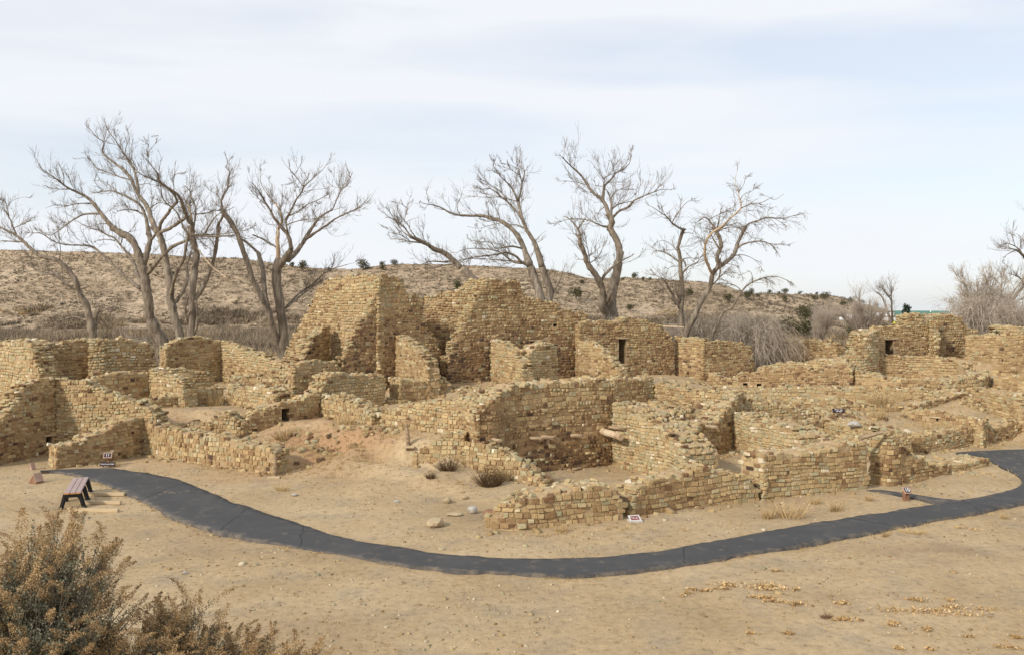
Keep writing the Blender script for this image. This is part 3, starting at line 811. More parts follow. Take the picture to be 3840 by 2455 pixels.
    while q < s[-1]:
        k = idx(q)
        slope = (top[min(N, k + 2)] - top[max(0, k - 2)]) / (s[min(N, k + 2)] - s[max(0, k - 2)] + 1e-6)
        for w in range(rows):
            if r.random() > dens: continue
            f = (w + .5 + r.uniform(-.3, .3)) / rows * th
            px = x[k] - nrm[k][0] * f + t[k][0] * r.uniform(-.08, .08); py = y[k] - nrm[k][1] * f + t[k][1] * r.uniform(-.08, .08)
            ya = r.uniform(0, math.pi * 2); tilt = r.gauss(0, .16 if 'rub' not in flags else .3)
            sl = math.atan(max(-.4, min(.4, slope)))
            T = Vector((t[k][0], t[k][1], 0)); Nn = Vector((nrm[k][0], nrm[k][1], 0))
            Tm = T * math.cos(sl) + Vector((0, 0, math.sin(sl))); U = Nn.cross(Tm)
            if U.z < 0: U = -U
            U = (U + Tm * tilt + Nn * r.gauss(0, .14)).normalized()
            A = (Tm * math.cos(ya) + Nn * math.sin(ya)); A = (A - U * A.dot(U)).normalized(); B = A.cross(U)
            l = r.uniform(.10, .26) * sc; d = r.uniform(.09, .19) * sc; hh = r.uniform(.05, .10) * (1.25 if 'rub' in flags else 1)
            zz = top[k] + r.uniform(-.075, -.01) + (r.uniform(0, .10) if 'rub' in flags and r.random() < .4 else 0)
            u = r.random()
            tone = r.gauss(.66, .12)
            if u < .10: tone = r.uniform(.05, .3)
            elif u < .26: tone = r.uniform(.80, .93)
            elif u < .275: tone = .99
            S.add((px, py, zz), np.array(A), np.array(U), np.array(B), (l, hh * 1.2, d), min(1, max(0, tone)), r.uniform(.9, 1.2), True)
        q += step
    # stones on the risers of the stepped, broken-down stretches
    for k in range(1, N + 1):
        dz = top[k] - top[k - 1]
        if abs(dz) < .11: continue
        sg = -1.0 if dz > 0 else 1.0
        z0 = min(top[k], top[k - 1]); n = int(abs(dz) / .105)
        for jz in range(n):
            for w in range(rows):
                if r.random() < .08: continue
                f = (w + .5 + r.uniform(-.2, .2)) / rows * th
                px = (x[k] + x[k - 1]) / 2 - nrm[k][0] * f + t[k][0] * sg * r.uniform(-.02, .05); py = (y[k] + y[k - 1]) / 2 - nrm[k][1] * f + t[k][1] * sg * r.uniform(-.02, .05)
                A1 = Vector((t[k][0] * sg, t[k][1] * sg, r.uniform(-.1, .45))).normalized(); A0 = Vector((-nrm[k][0], -nrm[k][1], r.gauss(0, .08)))
                A0 = (A0 - A1 * A0.dot(A1)).normalized(); A2 = A0.cross(A1)
                u = r.random()
                S.add((px, py, z0 + (jz + .5) * .105 + r.uniform(-.02, .02)), np.array(A0), np.array(A1), np.array(A2), (th / rows * r.uniform(.75, 1.1), .14, r.uniform(.08, .12)),
                      r.uniform(.05, .3) if u < .1 else min(.95, max(.1, r.gauss(.66, .12))), r.uniform(.85, 1.18), True)
    # ---- the largest stones are objects of their own, the rest one joined part
    sz = np.array(S.s); yy = np.array(S.c)[:, 1]
    score = np.where(np.array(S.cap), sz[:, 0] * sz[:, 2] * .6, sz[:, 0] * sz[:, 2]) / yy ** 2
    order = np.argsort(-score)
    ind = order[:nind]; rest = np.sort(order[nind:])
    key = 'hi' if hi else 'lo'
    for k in ind:
        o = bpy.data.objects.new('stone', STONE_MESH[key][r.randrange(NV)])
        a0, a1, a2 = S.a0[k] * sz[k][0], S.a1[k] * sz[k][1], S.a2[k] * sz[k][2]
        c = np.array(S.c[k]) - off
        o.matrix_basis = Matrix(((a0[0], a1[0], a2[0], c[0]), (a0[1], a1[1], a2[1], c[1]), (a0[2], a1[2], a2[2], c[2]), (0, 0, 0, 1)))
        o.color = (S.tone[k], S.val[k], 0, 1)
        o.parent = root
        COL.objects.link(o)
    if len(rest):
        join_stones(S, rest, hi, 'stonework', root, off)
    # ---- lintels
    for (s0, s1, z0, z1, dep, lin) in holes:
        if not lin: continue
        k = idx((s0 + s1) / 2)
        ang = math.atan2(t[k][1], t[k][0])
        m = MB()
        if lin == 'wood':
            for j in range(3):
                m.tube([(-(s1 - s0) / 2 - .2, -.03 + .12 * j, 0), (0, -.03 + .12 * j, random.uniform(-.01, .01)), ((s1 - s0) / 2 + .2, -.03 + .12 * j, 0)], [.05, .055, .05], 7)
        else:
            m.box((0, .08, .01), (s1 - s0 + .3, .3, .07), 0, .012)
        if nrm[k] @ np.array([math.sin(ang), -math.cos(ang)]) < 0: ang += math.pi
        o = m.build('lintel', M['old_wood'] if lin == 'wood' else M['tan_rock'], root)
        o.location = (x[k] - off[0], y[k] - off[1], z1 + .03 - off[2]); o.rotation_euler = (0, 0, ang)
    LOGW[label] = (s, x, y, nrm, root)
    return root

# name, label, front line with top heights (x, y, z in metres), thickness, (lower, upper) stone tone, openings, stones built singly, flags
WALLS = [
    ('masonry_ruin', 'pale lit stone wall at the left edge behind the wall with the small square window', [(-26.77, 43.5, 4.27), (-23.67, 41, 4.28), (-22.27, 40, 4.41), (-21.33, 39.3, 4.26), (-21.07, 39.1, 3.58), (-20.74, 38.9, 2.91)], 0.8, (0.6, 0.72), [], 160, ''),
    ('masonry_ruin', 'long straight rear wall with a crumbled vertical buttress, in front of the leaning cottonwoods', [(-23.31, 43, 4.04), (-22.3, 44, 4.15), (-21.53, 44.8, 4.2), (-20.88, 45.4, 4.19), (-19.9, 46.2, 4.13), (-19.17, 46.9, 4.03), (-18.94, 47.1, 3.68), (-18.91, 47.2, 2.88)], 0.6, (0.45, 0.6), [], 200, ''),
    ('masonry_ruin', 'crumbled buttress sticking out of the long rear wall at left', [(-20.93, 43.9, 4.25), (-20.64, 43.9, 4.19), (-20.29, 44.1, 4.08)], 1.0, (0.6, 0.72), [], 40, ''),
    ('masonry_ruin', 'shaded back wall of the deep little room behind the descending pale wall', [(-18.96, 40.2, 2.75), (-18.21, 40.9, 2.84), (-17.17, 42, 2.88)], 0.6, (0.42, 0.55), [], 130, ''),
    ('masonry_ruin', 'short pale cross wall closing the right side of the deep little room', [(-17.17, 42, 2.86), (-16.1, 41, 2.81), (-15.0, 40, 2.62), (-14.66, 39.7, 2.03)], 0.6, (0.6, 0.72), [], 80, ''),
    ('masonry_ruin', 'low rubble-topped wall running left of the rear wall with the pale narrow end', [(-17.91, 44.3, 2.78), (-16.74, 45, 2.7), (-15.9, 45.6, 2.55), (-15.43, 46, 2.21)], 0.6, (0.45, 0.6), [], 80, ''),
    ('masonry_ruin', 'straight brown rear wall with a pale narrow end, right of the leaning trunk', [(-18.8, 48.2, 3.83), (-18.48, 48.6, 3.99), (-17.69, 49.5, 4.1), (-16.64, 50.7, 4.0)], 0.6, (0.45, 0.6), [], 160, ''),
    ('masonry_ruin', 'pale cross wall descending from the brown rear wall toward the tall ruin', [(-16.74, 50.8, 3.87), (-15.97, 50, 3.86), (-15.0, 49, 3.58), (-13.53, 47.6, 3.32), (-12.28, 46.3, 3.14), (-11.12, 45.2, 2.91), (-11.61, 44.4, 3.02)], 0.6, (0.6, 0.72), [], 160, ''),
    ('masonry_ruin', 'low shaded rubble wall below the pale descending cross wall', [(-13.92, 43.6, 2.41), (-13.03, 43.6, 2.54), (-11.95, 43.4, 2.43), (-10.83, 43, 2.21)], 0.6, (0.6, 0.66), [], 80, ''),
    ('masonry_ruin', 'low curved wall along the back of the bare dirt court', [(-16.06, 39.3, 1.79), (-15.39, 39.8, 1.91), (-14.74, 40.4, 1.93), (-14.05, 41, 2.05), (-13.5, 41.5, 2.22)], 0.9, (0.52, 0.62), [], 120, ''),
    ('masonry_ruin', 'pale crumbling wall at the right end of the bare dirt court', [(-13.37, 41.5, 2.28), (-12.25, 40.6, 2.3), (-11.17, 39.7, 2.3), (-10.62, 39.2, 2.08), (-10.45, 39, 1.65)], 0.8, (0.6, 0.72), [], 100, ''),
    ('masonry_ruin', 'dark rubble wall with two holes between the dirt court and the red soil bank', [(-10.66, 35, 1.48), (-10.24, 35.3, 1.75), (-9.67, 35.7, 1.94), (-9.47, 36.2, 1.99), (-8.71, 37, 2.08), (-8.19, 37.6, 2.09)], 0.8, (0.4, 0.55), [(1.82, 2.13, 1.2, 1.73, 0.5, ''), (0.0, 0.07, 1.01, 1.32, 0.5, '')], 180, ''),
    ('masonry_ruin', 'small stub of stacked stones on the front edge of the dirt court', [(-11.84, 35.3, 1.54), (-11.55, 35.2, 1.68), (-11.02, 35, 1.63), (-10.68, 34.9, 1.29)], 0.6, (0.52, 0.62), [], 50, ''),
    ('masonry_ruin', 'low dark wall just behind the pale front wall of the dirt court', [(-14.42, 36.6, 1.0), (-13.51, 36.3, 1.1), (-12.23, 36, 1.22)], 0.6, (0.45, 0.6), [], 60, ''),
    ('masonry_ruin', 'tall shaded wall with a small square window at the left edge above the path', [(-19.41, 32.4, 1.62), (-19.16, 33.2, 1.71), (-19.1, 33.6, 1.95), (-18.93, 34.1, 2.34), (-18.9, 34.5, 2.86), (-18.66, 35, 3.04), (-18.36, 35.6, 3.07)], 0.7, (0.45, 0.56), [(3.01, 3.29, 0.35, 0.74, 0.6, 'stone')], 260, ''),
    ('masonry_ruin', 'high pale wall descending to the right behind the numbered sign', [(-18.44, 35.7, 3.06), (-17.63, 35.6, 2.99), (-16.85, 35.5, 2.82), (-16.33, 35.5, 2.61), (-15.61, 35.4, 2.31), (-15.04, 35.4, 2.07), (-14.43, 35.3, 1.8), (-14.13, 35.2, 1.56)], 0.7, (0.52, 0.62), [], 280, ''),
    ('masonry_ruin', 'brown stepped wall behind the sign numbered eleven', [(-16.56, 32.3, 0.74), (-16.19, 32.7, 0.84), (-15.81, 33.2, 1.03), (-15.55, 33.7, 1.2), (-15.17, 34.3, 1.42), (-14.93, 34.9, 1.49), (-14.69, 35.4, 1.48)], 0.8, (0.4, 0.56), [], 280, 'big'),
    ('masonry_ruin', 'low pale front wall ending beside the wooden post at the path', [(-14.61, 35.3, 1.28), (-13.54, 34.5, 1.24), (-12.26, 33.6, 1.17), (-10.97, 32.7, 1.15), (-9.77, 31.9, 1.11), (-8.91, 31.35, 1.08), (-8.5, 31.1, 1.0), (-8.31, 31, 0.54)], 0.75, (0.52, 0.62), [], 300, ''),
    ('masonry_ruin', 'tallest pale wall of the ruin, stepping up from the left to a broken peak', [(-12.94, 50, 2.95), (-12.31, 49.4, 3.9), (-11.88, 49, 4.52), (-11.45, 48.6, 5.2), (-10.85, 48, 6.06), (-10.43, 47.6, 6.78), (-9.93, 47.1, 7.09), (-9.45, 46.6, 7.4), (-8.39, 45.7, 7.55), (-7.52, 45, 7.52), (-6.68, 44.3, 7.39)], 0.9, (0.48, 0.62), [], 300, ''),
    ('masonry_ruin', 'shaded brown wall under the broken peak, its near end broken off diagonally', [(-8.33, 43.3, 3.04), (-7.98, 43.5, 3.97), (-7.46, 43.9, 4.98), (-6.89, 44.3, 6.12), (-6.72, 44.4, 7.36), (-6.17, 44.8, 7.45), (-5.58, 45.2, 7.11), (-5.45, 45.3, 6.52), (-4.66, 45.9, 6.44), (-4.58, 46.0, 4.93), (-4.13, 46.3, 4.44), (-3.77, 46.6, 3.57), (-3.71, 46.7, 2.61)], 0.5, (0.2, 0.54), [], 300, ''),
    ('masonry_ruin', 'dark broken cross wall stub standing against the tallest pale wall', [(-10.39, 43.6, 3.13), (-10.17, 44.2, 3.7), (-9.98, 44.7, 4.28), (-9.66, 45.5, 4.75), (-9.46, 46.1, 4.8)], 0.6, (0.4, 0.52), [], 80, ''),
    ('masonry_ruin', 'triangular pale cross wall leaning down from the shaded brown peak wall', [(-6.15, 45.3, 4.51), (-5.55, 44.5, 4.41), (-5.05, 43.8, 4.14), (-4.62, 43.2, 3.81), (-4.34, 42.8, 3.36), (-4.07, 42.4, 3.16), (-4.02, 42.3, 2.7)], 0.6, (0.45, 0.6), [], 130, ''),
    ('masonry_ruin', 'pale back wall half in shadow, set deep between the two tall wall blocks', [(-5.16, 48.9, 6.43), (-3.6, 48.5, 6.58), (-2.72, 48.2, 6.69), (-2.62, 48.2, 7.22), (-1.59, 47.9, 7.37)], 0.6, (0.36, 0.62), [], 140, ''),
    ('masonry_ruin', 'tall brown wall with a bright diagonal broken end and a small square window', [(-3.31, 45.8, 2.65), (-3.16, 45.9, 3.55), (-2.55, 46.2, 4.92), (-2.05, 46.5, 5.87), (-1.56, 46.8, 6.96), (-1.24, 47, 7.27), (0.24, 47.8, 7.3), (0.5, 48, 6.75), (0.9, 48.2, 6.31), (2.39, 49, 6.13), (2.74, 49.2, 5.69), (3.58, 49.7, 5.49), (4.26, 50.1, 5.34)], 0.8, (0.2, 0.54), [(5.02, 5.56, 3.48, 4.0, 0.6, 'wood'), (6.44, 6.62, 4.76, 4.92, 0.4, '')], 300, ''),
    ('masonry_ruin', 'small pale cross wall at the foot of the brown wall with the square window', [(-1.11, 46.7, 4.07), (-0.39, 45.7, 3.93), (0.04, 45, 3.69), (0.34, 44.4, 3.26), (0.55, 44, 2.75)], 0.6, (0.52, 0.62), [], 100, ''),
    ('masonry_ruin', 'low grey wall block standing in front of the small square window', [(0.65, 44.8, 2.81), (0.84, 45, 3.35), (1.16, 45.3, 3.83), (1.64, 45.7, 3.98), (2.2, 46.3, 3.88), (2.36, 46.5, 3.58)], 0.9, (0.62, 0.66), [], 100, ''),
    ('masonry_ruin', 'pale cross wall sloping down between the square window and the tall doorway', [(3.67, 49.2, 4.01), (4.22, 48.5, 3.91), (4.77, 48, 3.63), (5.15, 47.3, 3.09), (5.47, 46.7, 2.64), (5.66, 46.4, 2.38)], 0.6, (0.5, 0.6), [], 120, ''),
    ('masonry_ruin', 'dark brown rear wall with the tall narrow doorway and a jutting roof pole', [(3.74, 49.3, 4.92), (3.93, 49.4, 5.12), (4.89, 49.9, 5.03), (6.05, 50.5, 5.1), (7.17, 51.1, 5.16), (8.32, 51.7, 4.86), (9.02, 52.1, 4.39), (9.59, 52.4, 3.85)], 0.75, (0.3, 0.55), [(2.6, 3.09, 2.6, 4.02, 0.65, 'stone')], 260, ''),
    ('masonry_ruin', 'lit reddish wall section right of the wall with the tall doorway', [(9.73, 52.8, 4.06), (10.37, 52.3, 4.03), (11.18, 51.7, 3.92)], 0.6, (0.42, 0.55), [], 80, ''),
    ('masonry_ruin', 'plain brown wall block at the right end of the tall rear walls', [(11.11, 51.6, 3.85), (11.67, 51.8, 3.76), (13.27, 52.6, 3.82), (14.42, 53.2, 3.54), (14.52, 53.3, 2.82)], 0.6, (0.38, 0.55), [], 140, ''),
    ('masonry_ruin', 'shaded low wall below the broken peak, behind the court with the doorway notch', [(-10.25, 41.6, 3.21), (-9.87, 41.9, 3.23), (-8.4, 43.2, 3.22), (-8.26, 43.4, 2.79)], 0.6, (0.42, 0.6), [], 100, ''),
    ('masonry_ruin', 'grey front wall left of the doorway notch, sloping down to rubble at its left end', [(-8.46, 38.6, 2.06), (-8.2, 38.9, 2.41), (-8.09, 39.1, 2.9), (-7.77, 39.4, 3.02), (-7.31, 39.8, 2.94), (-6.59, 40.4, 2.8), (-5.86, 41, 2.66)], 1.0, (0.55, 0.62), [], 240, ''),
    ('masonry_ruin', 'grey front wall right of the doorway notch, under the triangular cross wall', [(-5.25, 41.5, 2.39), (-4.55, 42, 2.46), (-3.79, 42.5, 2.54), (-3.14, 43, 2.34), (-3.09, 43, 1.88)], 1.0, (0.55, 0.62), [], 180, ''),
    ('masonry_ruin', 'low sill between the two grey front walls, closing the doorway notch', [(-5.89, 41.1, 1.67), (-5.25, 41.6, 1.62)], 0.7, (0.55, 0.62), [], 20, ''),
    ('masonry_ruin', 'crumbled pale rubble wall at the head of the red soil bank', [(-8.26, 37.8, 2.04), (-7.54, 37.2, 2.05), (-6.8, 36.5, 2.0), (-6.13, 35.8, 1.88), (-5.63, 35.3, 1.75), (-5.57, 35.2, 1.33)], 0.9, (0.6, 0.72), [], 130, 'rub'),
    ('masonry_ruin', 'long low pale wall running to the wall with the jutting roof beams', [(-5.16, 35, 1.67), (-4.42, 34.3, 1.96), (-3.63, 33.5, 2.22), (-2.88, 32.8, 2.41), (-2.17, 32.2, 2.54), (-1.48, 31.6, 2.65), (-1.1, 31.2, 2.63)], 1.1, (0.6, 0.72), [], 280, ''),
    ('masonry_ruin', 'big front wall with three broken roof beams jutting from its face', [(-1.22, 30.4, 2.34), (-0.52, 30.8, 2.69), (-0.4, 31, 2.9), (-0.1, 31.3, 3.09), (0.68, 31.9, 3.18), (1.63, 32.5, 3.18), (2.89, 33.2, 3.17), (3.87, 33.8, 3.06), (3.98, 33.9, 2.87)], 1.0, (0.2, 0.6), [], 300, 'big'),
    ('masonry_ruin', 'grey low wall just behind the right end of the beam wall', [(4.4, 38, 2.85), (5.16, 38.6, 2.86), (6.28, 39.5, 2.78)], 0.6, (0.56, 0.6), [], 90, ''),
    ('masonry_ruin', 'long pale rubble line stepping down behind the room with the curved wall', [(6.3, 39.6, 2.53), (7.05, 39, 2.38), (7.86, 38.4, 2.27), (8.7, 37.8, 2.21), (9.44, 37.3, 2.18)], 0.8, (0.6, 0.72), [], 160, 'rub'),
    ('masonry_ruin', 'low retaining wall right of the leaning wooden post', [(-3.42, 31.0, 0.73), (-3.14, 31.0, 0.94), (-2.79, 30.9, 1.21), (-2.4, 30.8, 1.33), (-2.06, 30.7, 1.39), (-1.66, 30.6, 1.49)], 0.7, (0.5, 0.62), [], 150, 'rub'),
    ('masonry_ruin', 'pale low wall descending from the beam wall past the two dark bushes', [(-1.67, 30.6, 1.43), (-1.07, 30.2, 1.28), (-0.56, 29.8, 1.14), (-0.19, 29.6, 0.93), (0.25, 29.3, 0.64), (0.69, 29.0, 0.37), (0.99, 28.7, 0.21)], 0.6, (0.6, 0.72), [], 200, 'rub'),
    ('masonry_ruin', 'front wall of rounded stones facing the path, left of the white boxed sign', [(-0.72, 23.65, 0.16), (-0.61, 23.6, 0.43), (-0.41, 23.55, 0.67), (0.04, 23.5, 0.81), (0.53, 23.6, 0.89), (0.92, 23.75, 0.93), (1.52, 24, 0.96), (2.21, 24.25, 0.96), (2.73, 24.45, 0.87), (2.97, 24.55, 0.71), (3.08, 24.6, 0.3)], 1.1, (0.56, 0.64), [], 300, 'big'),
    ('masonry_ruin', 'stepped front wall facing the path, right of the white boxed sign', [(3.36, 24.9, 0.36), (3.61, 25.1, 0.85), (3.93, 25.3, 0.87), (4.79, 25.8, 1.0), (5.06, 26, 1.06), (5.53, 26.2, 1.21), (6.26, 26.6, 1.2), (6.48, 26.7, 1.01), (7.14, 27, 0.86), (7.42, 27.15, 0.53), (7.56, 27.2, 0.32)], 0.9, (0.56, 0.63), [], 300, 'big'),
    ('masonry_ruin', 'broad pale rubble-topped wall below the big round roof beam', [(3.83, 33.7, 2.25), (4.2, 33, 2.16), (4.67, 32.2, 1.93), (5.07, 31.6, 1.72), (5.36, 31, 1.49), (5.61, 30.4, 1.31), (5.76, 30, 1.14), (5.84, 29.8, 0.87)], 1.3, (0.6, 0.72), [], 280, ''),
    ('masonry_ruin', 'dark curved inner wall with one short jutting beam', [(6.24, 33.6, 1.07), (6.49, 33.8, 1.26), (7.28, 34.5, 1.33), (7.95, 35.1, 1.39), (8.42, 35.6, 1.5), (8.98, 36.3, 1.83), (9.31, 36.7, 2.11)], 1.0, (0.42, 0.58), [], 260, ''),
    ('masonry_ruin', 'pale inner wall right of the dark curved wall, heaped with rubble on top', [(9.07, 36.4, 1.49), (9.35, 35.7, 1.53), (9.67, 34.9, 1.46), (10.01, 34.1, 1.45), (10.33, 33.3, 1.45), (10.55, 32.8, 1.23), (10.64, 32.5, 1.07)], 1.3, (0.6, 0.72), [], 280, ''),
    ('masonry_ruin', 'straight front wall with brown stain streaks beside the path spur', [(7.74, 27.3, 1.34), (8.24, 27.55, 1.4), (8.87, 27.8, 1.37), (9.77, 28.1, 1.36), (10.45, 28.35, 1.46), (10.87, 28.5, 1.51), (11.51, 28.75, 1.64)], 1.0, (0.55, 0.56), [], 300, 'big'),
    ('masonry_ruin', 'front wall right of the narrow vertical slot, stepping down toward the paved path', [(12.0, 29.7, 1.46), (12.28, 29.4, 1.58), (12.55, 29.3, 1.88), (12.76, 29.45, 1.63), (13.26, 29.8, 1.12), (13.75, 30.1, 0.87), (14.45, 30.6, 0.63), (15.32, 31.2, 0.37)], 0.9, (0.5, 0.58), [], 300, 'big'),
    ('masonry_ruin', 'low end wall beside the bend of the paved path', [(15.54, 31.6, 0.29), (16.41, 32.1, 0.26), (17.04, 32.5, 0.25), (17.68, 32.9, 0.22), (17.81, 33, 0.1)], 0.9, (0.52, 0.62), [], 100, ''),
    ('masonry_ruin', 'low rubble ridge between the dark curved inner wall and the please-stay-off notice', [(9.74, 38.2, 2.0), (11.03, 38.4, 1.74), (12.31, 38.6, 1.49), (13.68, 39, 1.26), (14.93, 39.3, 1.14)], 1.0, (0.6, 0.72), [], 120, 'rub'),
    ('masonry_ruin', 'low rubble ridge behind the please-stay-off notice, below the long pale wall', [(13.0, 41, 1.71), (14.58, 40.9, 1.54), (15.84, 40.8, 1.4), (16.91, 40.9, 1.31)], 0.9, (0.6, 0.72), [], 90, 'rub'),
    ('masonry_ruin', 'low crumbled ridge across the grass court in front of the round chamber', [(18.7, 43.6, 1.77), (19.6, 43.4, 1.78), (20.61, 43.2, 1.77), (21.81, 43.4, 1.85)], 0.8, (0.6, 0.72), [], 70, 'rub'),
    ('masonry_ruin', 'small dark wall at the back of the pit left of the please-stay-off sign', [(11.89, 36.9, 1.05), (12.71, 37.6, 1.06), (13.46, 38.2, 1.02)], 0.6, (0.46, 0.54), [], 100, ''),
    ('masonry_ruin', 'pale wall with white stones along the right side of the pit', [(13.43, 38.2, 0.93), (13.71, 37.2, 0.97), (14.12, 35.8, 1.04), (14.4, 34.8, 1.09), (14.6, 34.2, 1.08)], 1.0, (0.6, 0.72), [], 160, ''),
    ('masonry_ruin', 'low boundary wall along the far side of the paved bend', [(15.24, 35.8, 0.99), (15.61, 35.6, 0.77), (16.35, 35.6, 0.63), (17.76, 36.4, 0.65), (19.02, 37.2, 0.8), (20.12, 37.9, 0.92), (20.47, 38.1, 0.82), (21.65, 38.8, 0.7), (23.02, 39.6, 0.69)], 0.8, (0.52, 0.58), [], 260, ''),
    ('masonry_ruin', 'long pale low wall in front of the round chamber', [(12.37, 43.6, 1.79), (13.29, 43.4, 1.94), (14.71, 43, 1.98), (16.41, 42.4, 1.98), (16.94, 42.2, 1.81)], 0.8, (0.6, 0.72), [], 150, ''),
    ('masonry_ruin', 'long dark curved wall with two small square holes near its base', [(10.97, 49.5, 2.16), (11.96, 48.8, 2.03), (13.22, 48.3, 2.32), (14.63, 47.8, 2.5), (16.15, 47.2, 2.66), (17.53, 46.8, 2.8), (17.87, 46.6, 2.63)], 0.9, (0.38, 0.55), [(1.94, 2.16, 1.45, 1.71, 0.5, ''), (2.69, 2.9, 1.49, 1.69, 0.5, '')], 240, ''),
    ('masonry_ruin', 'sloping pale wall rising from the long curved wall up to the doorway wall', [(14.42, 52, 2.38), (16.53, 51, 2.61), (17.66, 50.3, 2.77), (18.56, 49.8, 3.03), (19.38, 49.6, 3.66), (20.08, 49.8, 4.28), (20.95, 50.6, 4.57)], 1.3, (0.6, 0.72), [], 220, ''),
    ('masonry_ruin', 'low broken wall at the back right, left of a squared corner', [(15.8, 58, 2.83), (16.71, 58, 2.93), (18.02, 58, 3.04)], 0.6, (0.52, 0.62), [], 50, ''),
    ('masonry_ruin', 'small squared wall corner standing behind the sloping pale wall', [(17.44, 56.8, 3.38), (18.03, 57.2, 3.56), (19.6, 58.2, 3.68), (20.01, 57, 3.62), (20.47, 56, 3.36)], 0.6, (0.45, 0.55), [], 90, ''),
    ('masonry_ruin', 'high right-hand wall with a dark doorway, stepping up to a block under the green roof', [(20.65, 51.2, 4.37), (21.73, 51.8, 4.57), (22.97, 52.3, 4.71), (23.25, 52.4, 4.94), (23.48, 52.5, 5.37), (24.71, 53, 5.43), (25.52, 53.3, 5.39)], 0.8, (0.52, 0.6), [(1.32, 1.96, 2.88, 3.93, 0.7, 'wood')], 260, ''),
    ('masonry_ruin', 'shaded continuation of the high right-hand wall with a crumbled top', [(25.9, 54, 5.3), (26.92, 54.4, 5.39), (27.51, 54.6, 5.34), (27.86, 54.7, 4.95), (28.21, 54.8, 4.55), (28.9, 55, 4.35)], 0.9, (0.45, 0.56), [], 130, ''),
    ('masonry_ruin', 'vertical cross wall stub dividing the high right-hand wall', [(24.95, 52.4, 4.99), (25.2, 52.4, 5.09)], 1.2, (0.5, 0.58), [], 20, ''),
    ('masonry_ruin', 'broad rubble-covered wall mass at the right edge below the thicket', [(26.78, 52.4, 4.05), (27.39, 51.6, 4.2), (28.27, 51, 4.29), (28.64, 51, 4.65), (29.44, 51, 4.68), (30.47, 51, 4.51)], 2.2, (0.52, 0.62), [], 220, ''),
    ('masonry_ruin', 'dark wall at the right edge with its foot in the grass', [(25.25, 46.5, 2.17), (25.56, 46.2, 2.31), (25.92, 45.8, 2.49), (26.61, 45, 2.67)], 0.6, (0.42, 0.55), [], 120, ''),
    ('masonry_ruin', 'dark wall with a narrow slot window, right of the dry grass court', [(18.2, 40.3, 1.35), (18.95, 40.8, 1.42), (20.11, 41.6, 1.62), (21.3, 42.4, 1.79), (22.15, 43, 1.82)], 0.6, (0.42, 0.55), [(4.43, 4.7, 1.16, 1.58, 0.5, '')], 180, ''),
    ('masonry_ruin', 'pale wall at the right edge running down from the slot window wall', [(22.15, 43, 1.95), (22.28, 42, 2.05), (22.32, 41.1, 2.02), (22.49, 40.2, 1.97), (22.52, 39.8, 1.79), (22.6, 39.4, 1.48), (22.94, 38.8, 1.25)], 0.8, (0.52, 0.62), [], 220, ''),
    ('masonry_ruin', 'low wall with a tiny square hole behind the tall dry grass', [(17.58, 39.7, 1.29), (18.0, 39.3, 1.32), (18.46, 38.7, 1.32), (19.05, 38.1, 1.22), (19.37, 37.6, 1.15), (19.75, 37.2, 1.11)], 0.6, (0.52, 0.62), [(1.31, 1.5, 0.89, 1.04, 0.4, 'stone')], 140, ''),
    ('masonry_ruin', 'short dark wall piece left of the low wall with the tiny hole', [(16.79, 40.6, 1.21), (17.31, 40.6, 1.3), (18.06, 40.8, 1.3)], 0.8, (0.48, 0.58), [], 60, ''),
]
for w in WALLS:
    build_wall(*w)

# round sunken chamber: back arc seen on its inner face, front arc on its outer face, one ring
KC = (21.6, 48.3); KR = 3.9
def arc(a0, a1, r_, z0, zm, n=21):
    o = []
    for i in range(n):
        f = i / (n - 1); a = math.radians(a0 + (a1 - a0) * f)
        o.append((KC[0] + r_ * math.cos(a), KC[1] + r_ * math.sin(a) * .92, z0 + (zm - z0) * math.sin(f * math.pi) ** .8))
    return o
kiva = build_wall('round_chamber', 'round stone chamber ring in front of the wall with the dark doorway', arc(196, -16, KR - .7, 2.75, 3.05), .9, (.48, .56), [], 150, 'noend')
build_wall('round_chamber', 'round stone chamber ring front', arc(-186, 6, KR, 2.8, 2.15), 1.0, (.56, .62), [], 100, 'noend', root=kiva)
tag(kiva, cat='ruin chamber')
kiva['group'] = 'ruin walls'

# ------------------------------------------------------------------ roof beams and poles
def beam(name, label, a, b, r0, r1, mat='old_wood', split=False, group=None):
    a = Vector(a); b = Vector(b)
    root = bpy.data.objects.new(name, None)
    n = 7; d = b - a; L = d.length
    m = MB()
    pts = []; rad = []
    for i in range(n):
        t = i / (n - 1)
        pts.append((L * t, random.uniform(-.01, .01), random.uniform(-.008, .008))); rad.append((r0 + (r1 - r0) * t) * random.uniform(.93, 1.07))
    V, Fc = tube(pts, rad, 11, .10)
    m.add(V, Fc)
    if split:                        # splintered end: loose slivers
        for k in range(7):
            th = random.uniform(0, 6.28); rr = r1 * random.uniform(.3, .95)
            y0, z0 = math.cos(th) * rr, math.sin(th) * rr
            e = random.uniform(.05, .22)
            m.tube([(L * .7, y0, z0), (L + e * .4, y0 * 1.1, z0 * 1.1), (L + e, y0 * 1.2, z0 * 1.2 - .01)], [.022, .016, .004], 5)
    o = m.build(name, M[mat])
    o.location = a
    o.rotation_euler = d.to_track_quat('X', 'Z').to_euler()
    return tag(o, label, 'beam', group)

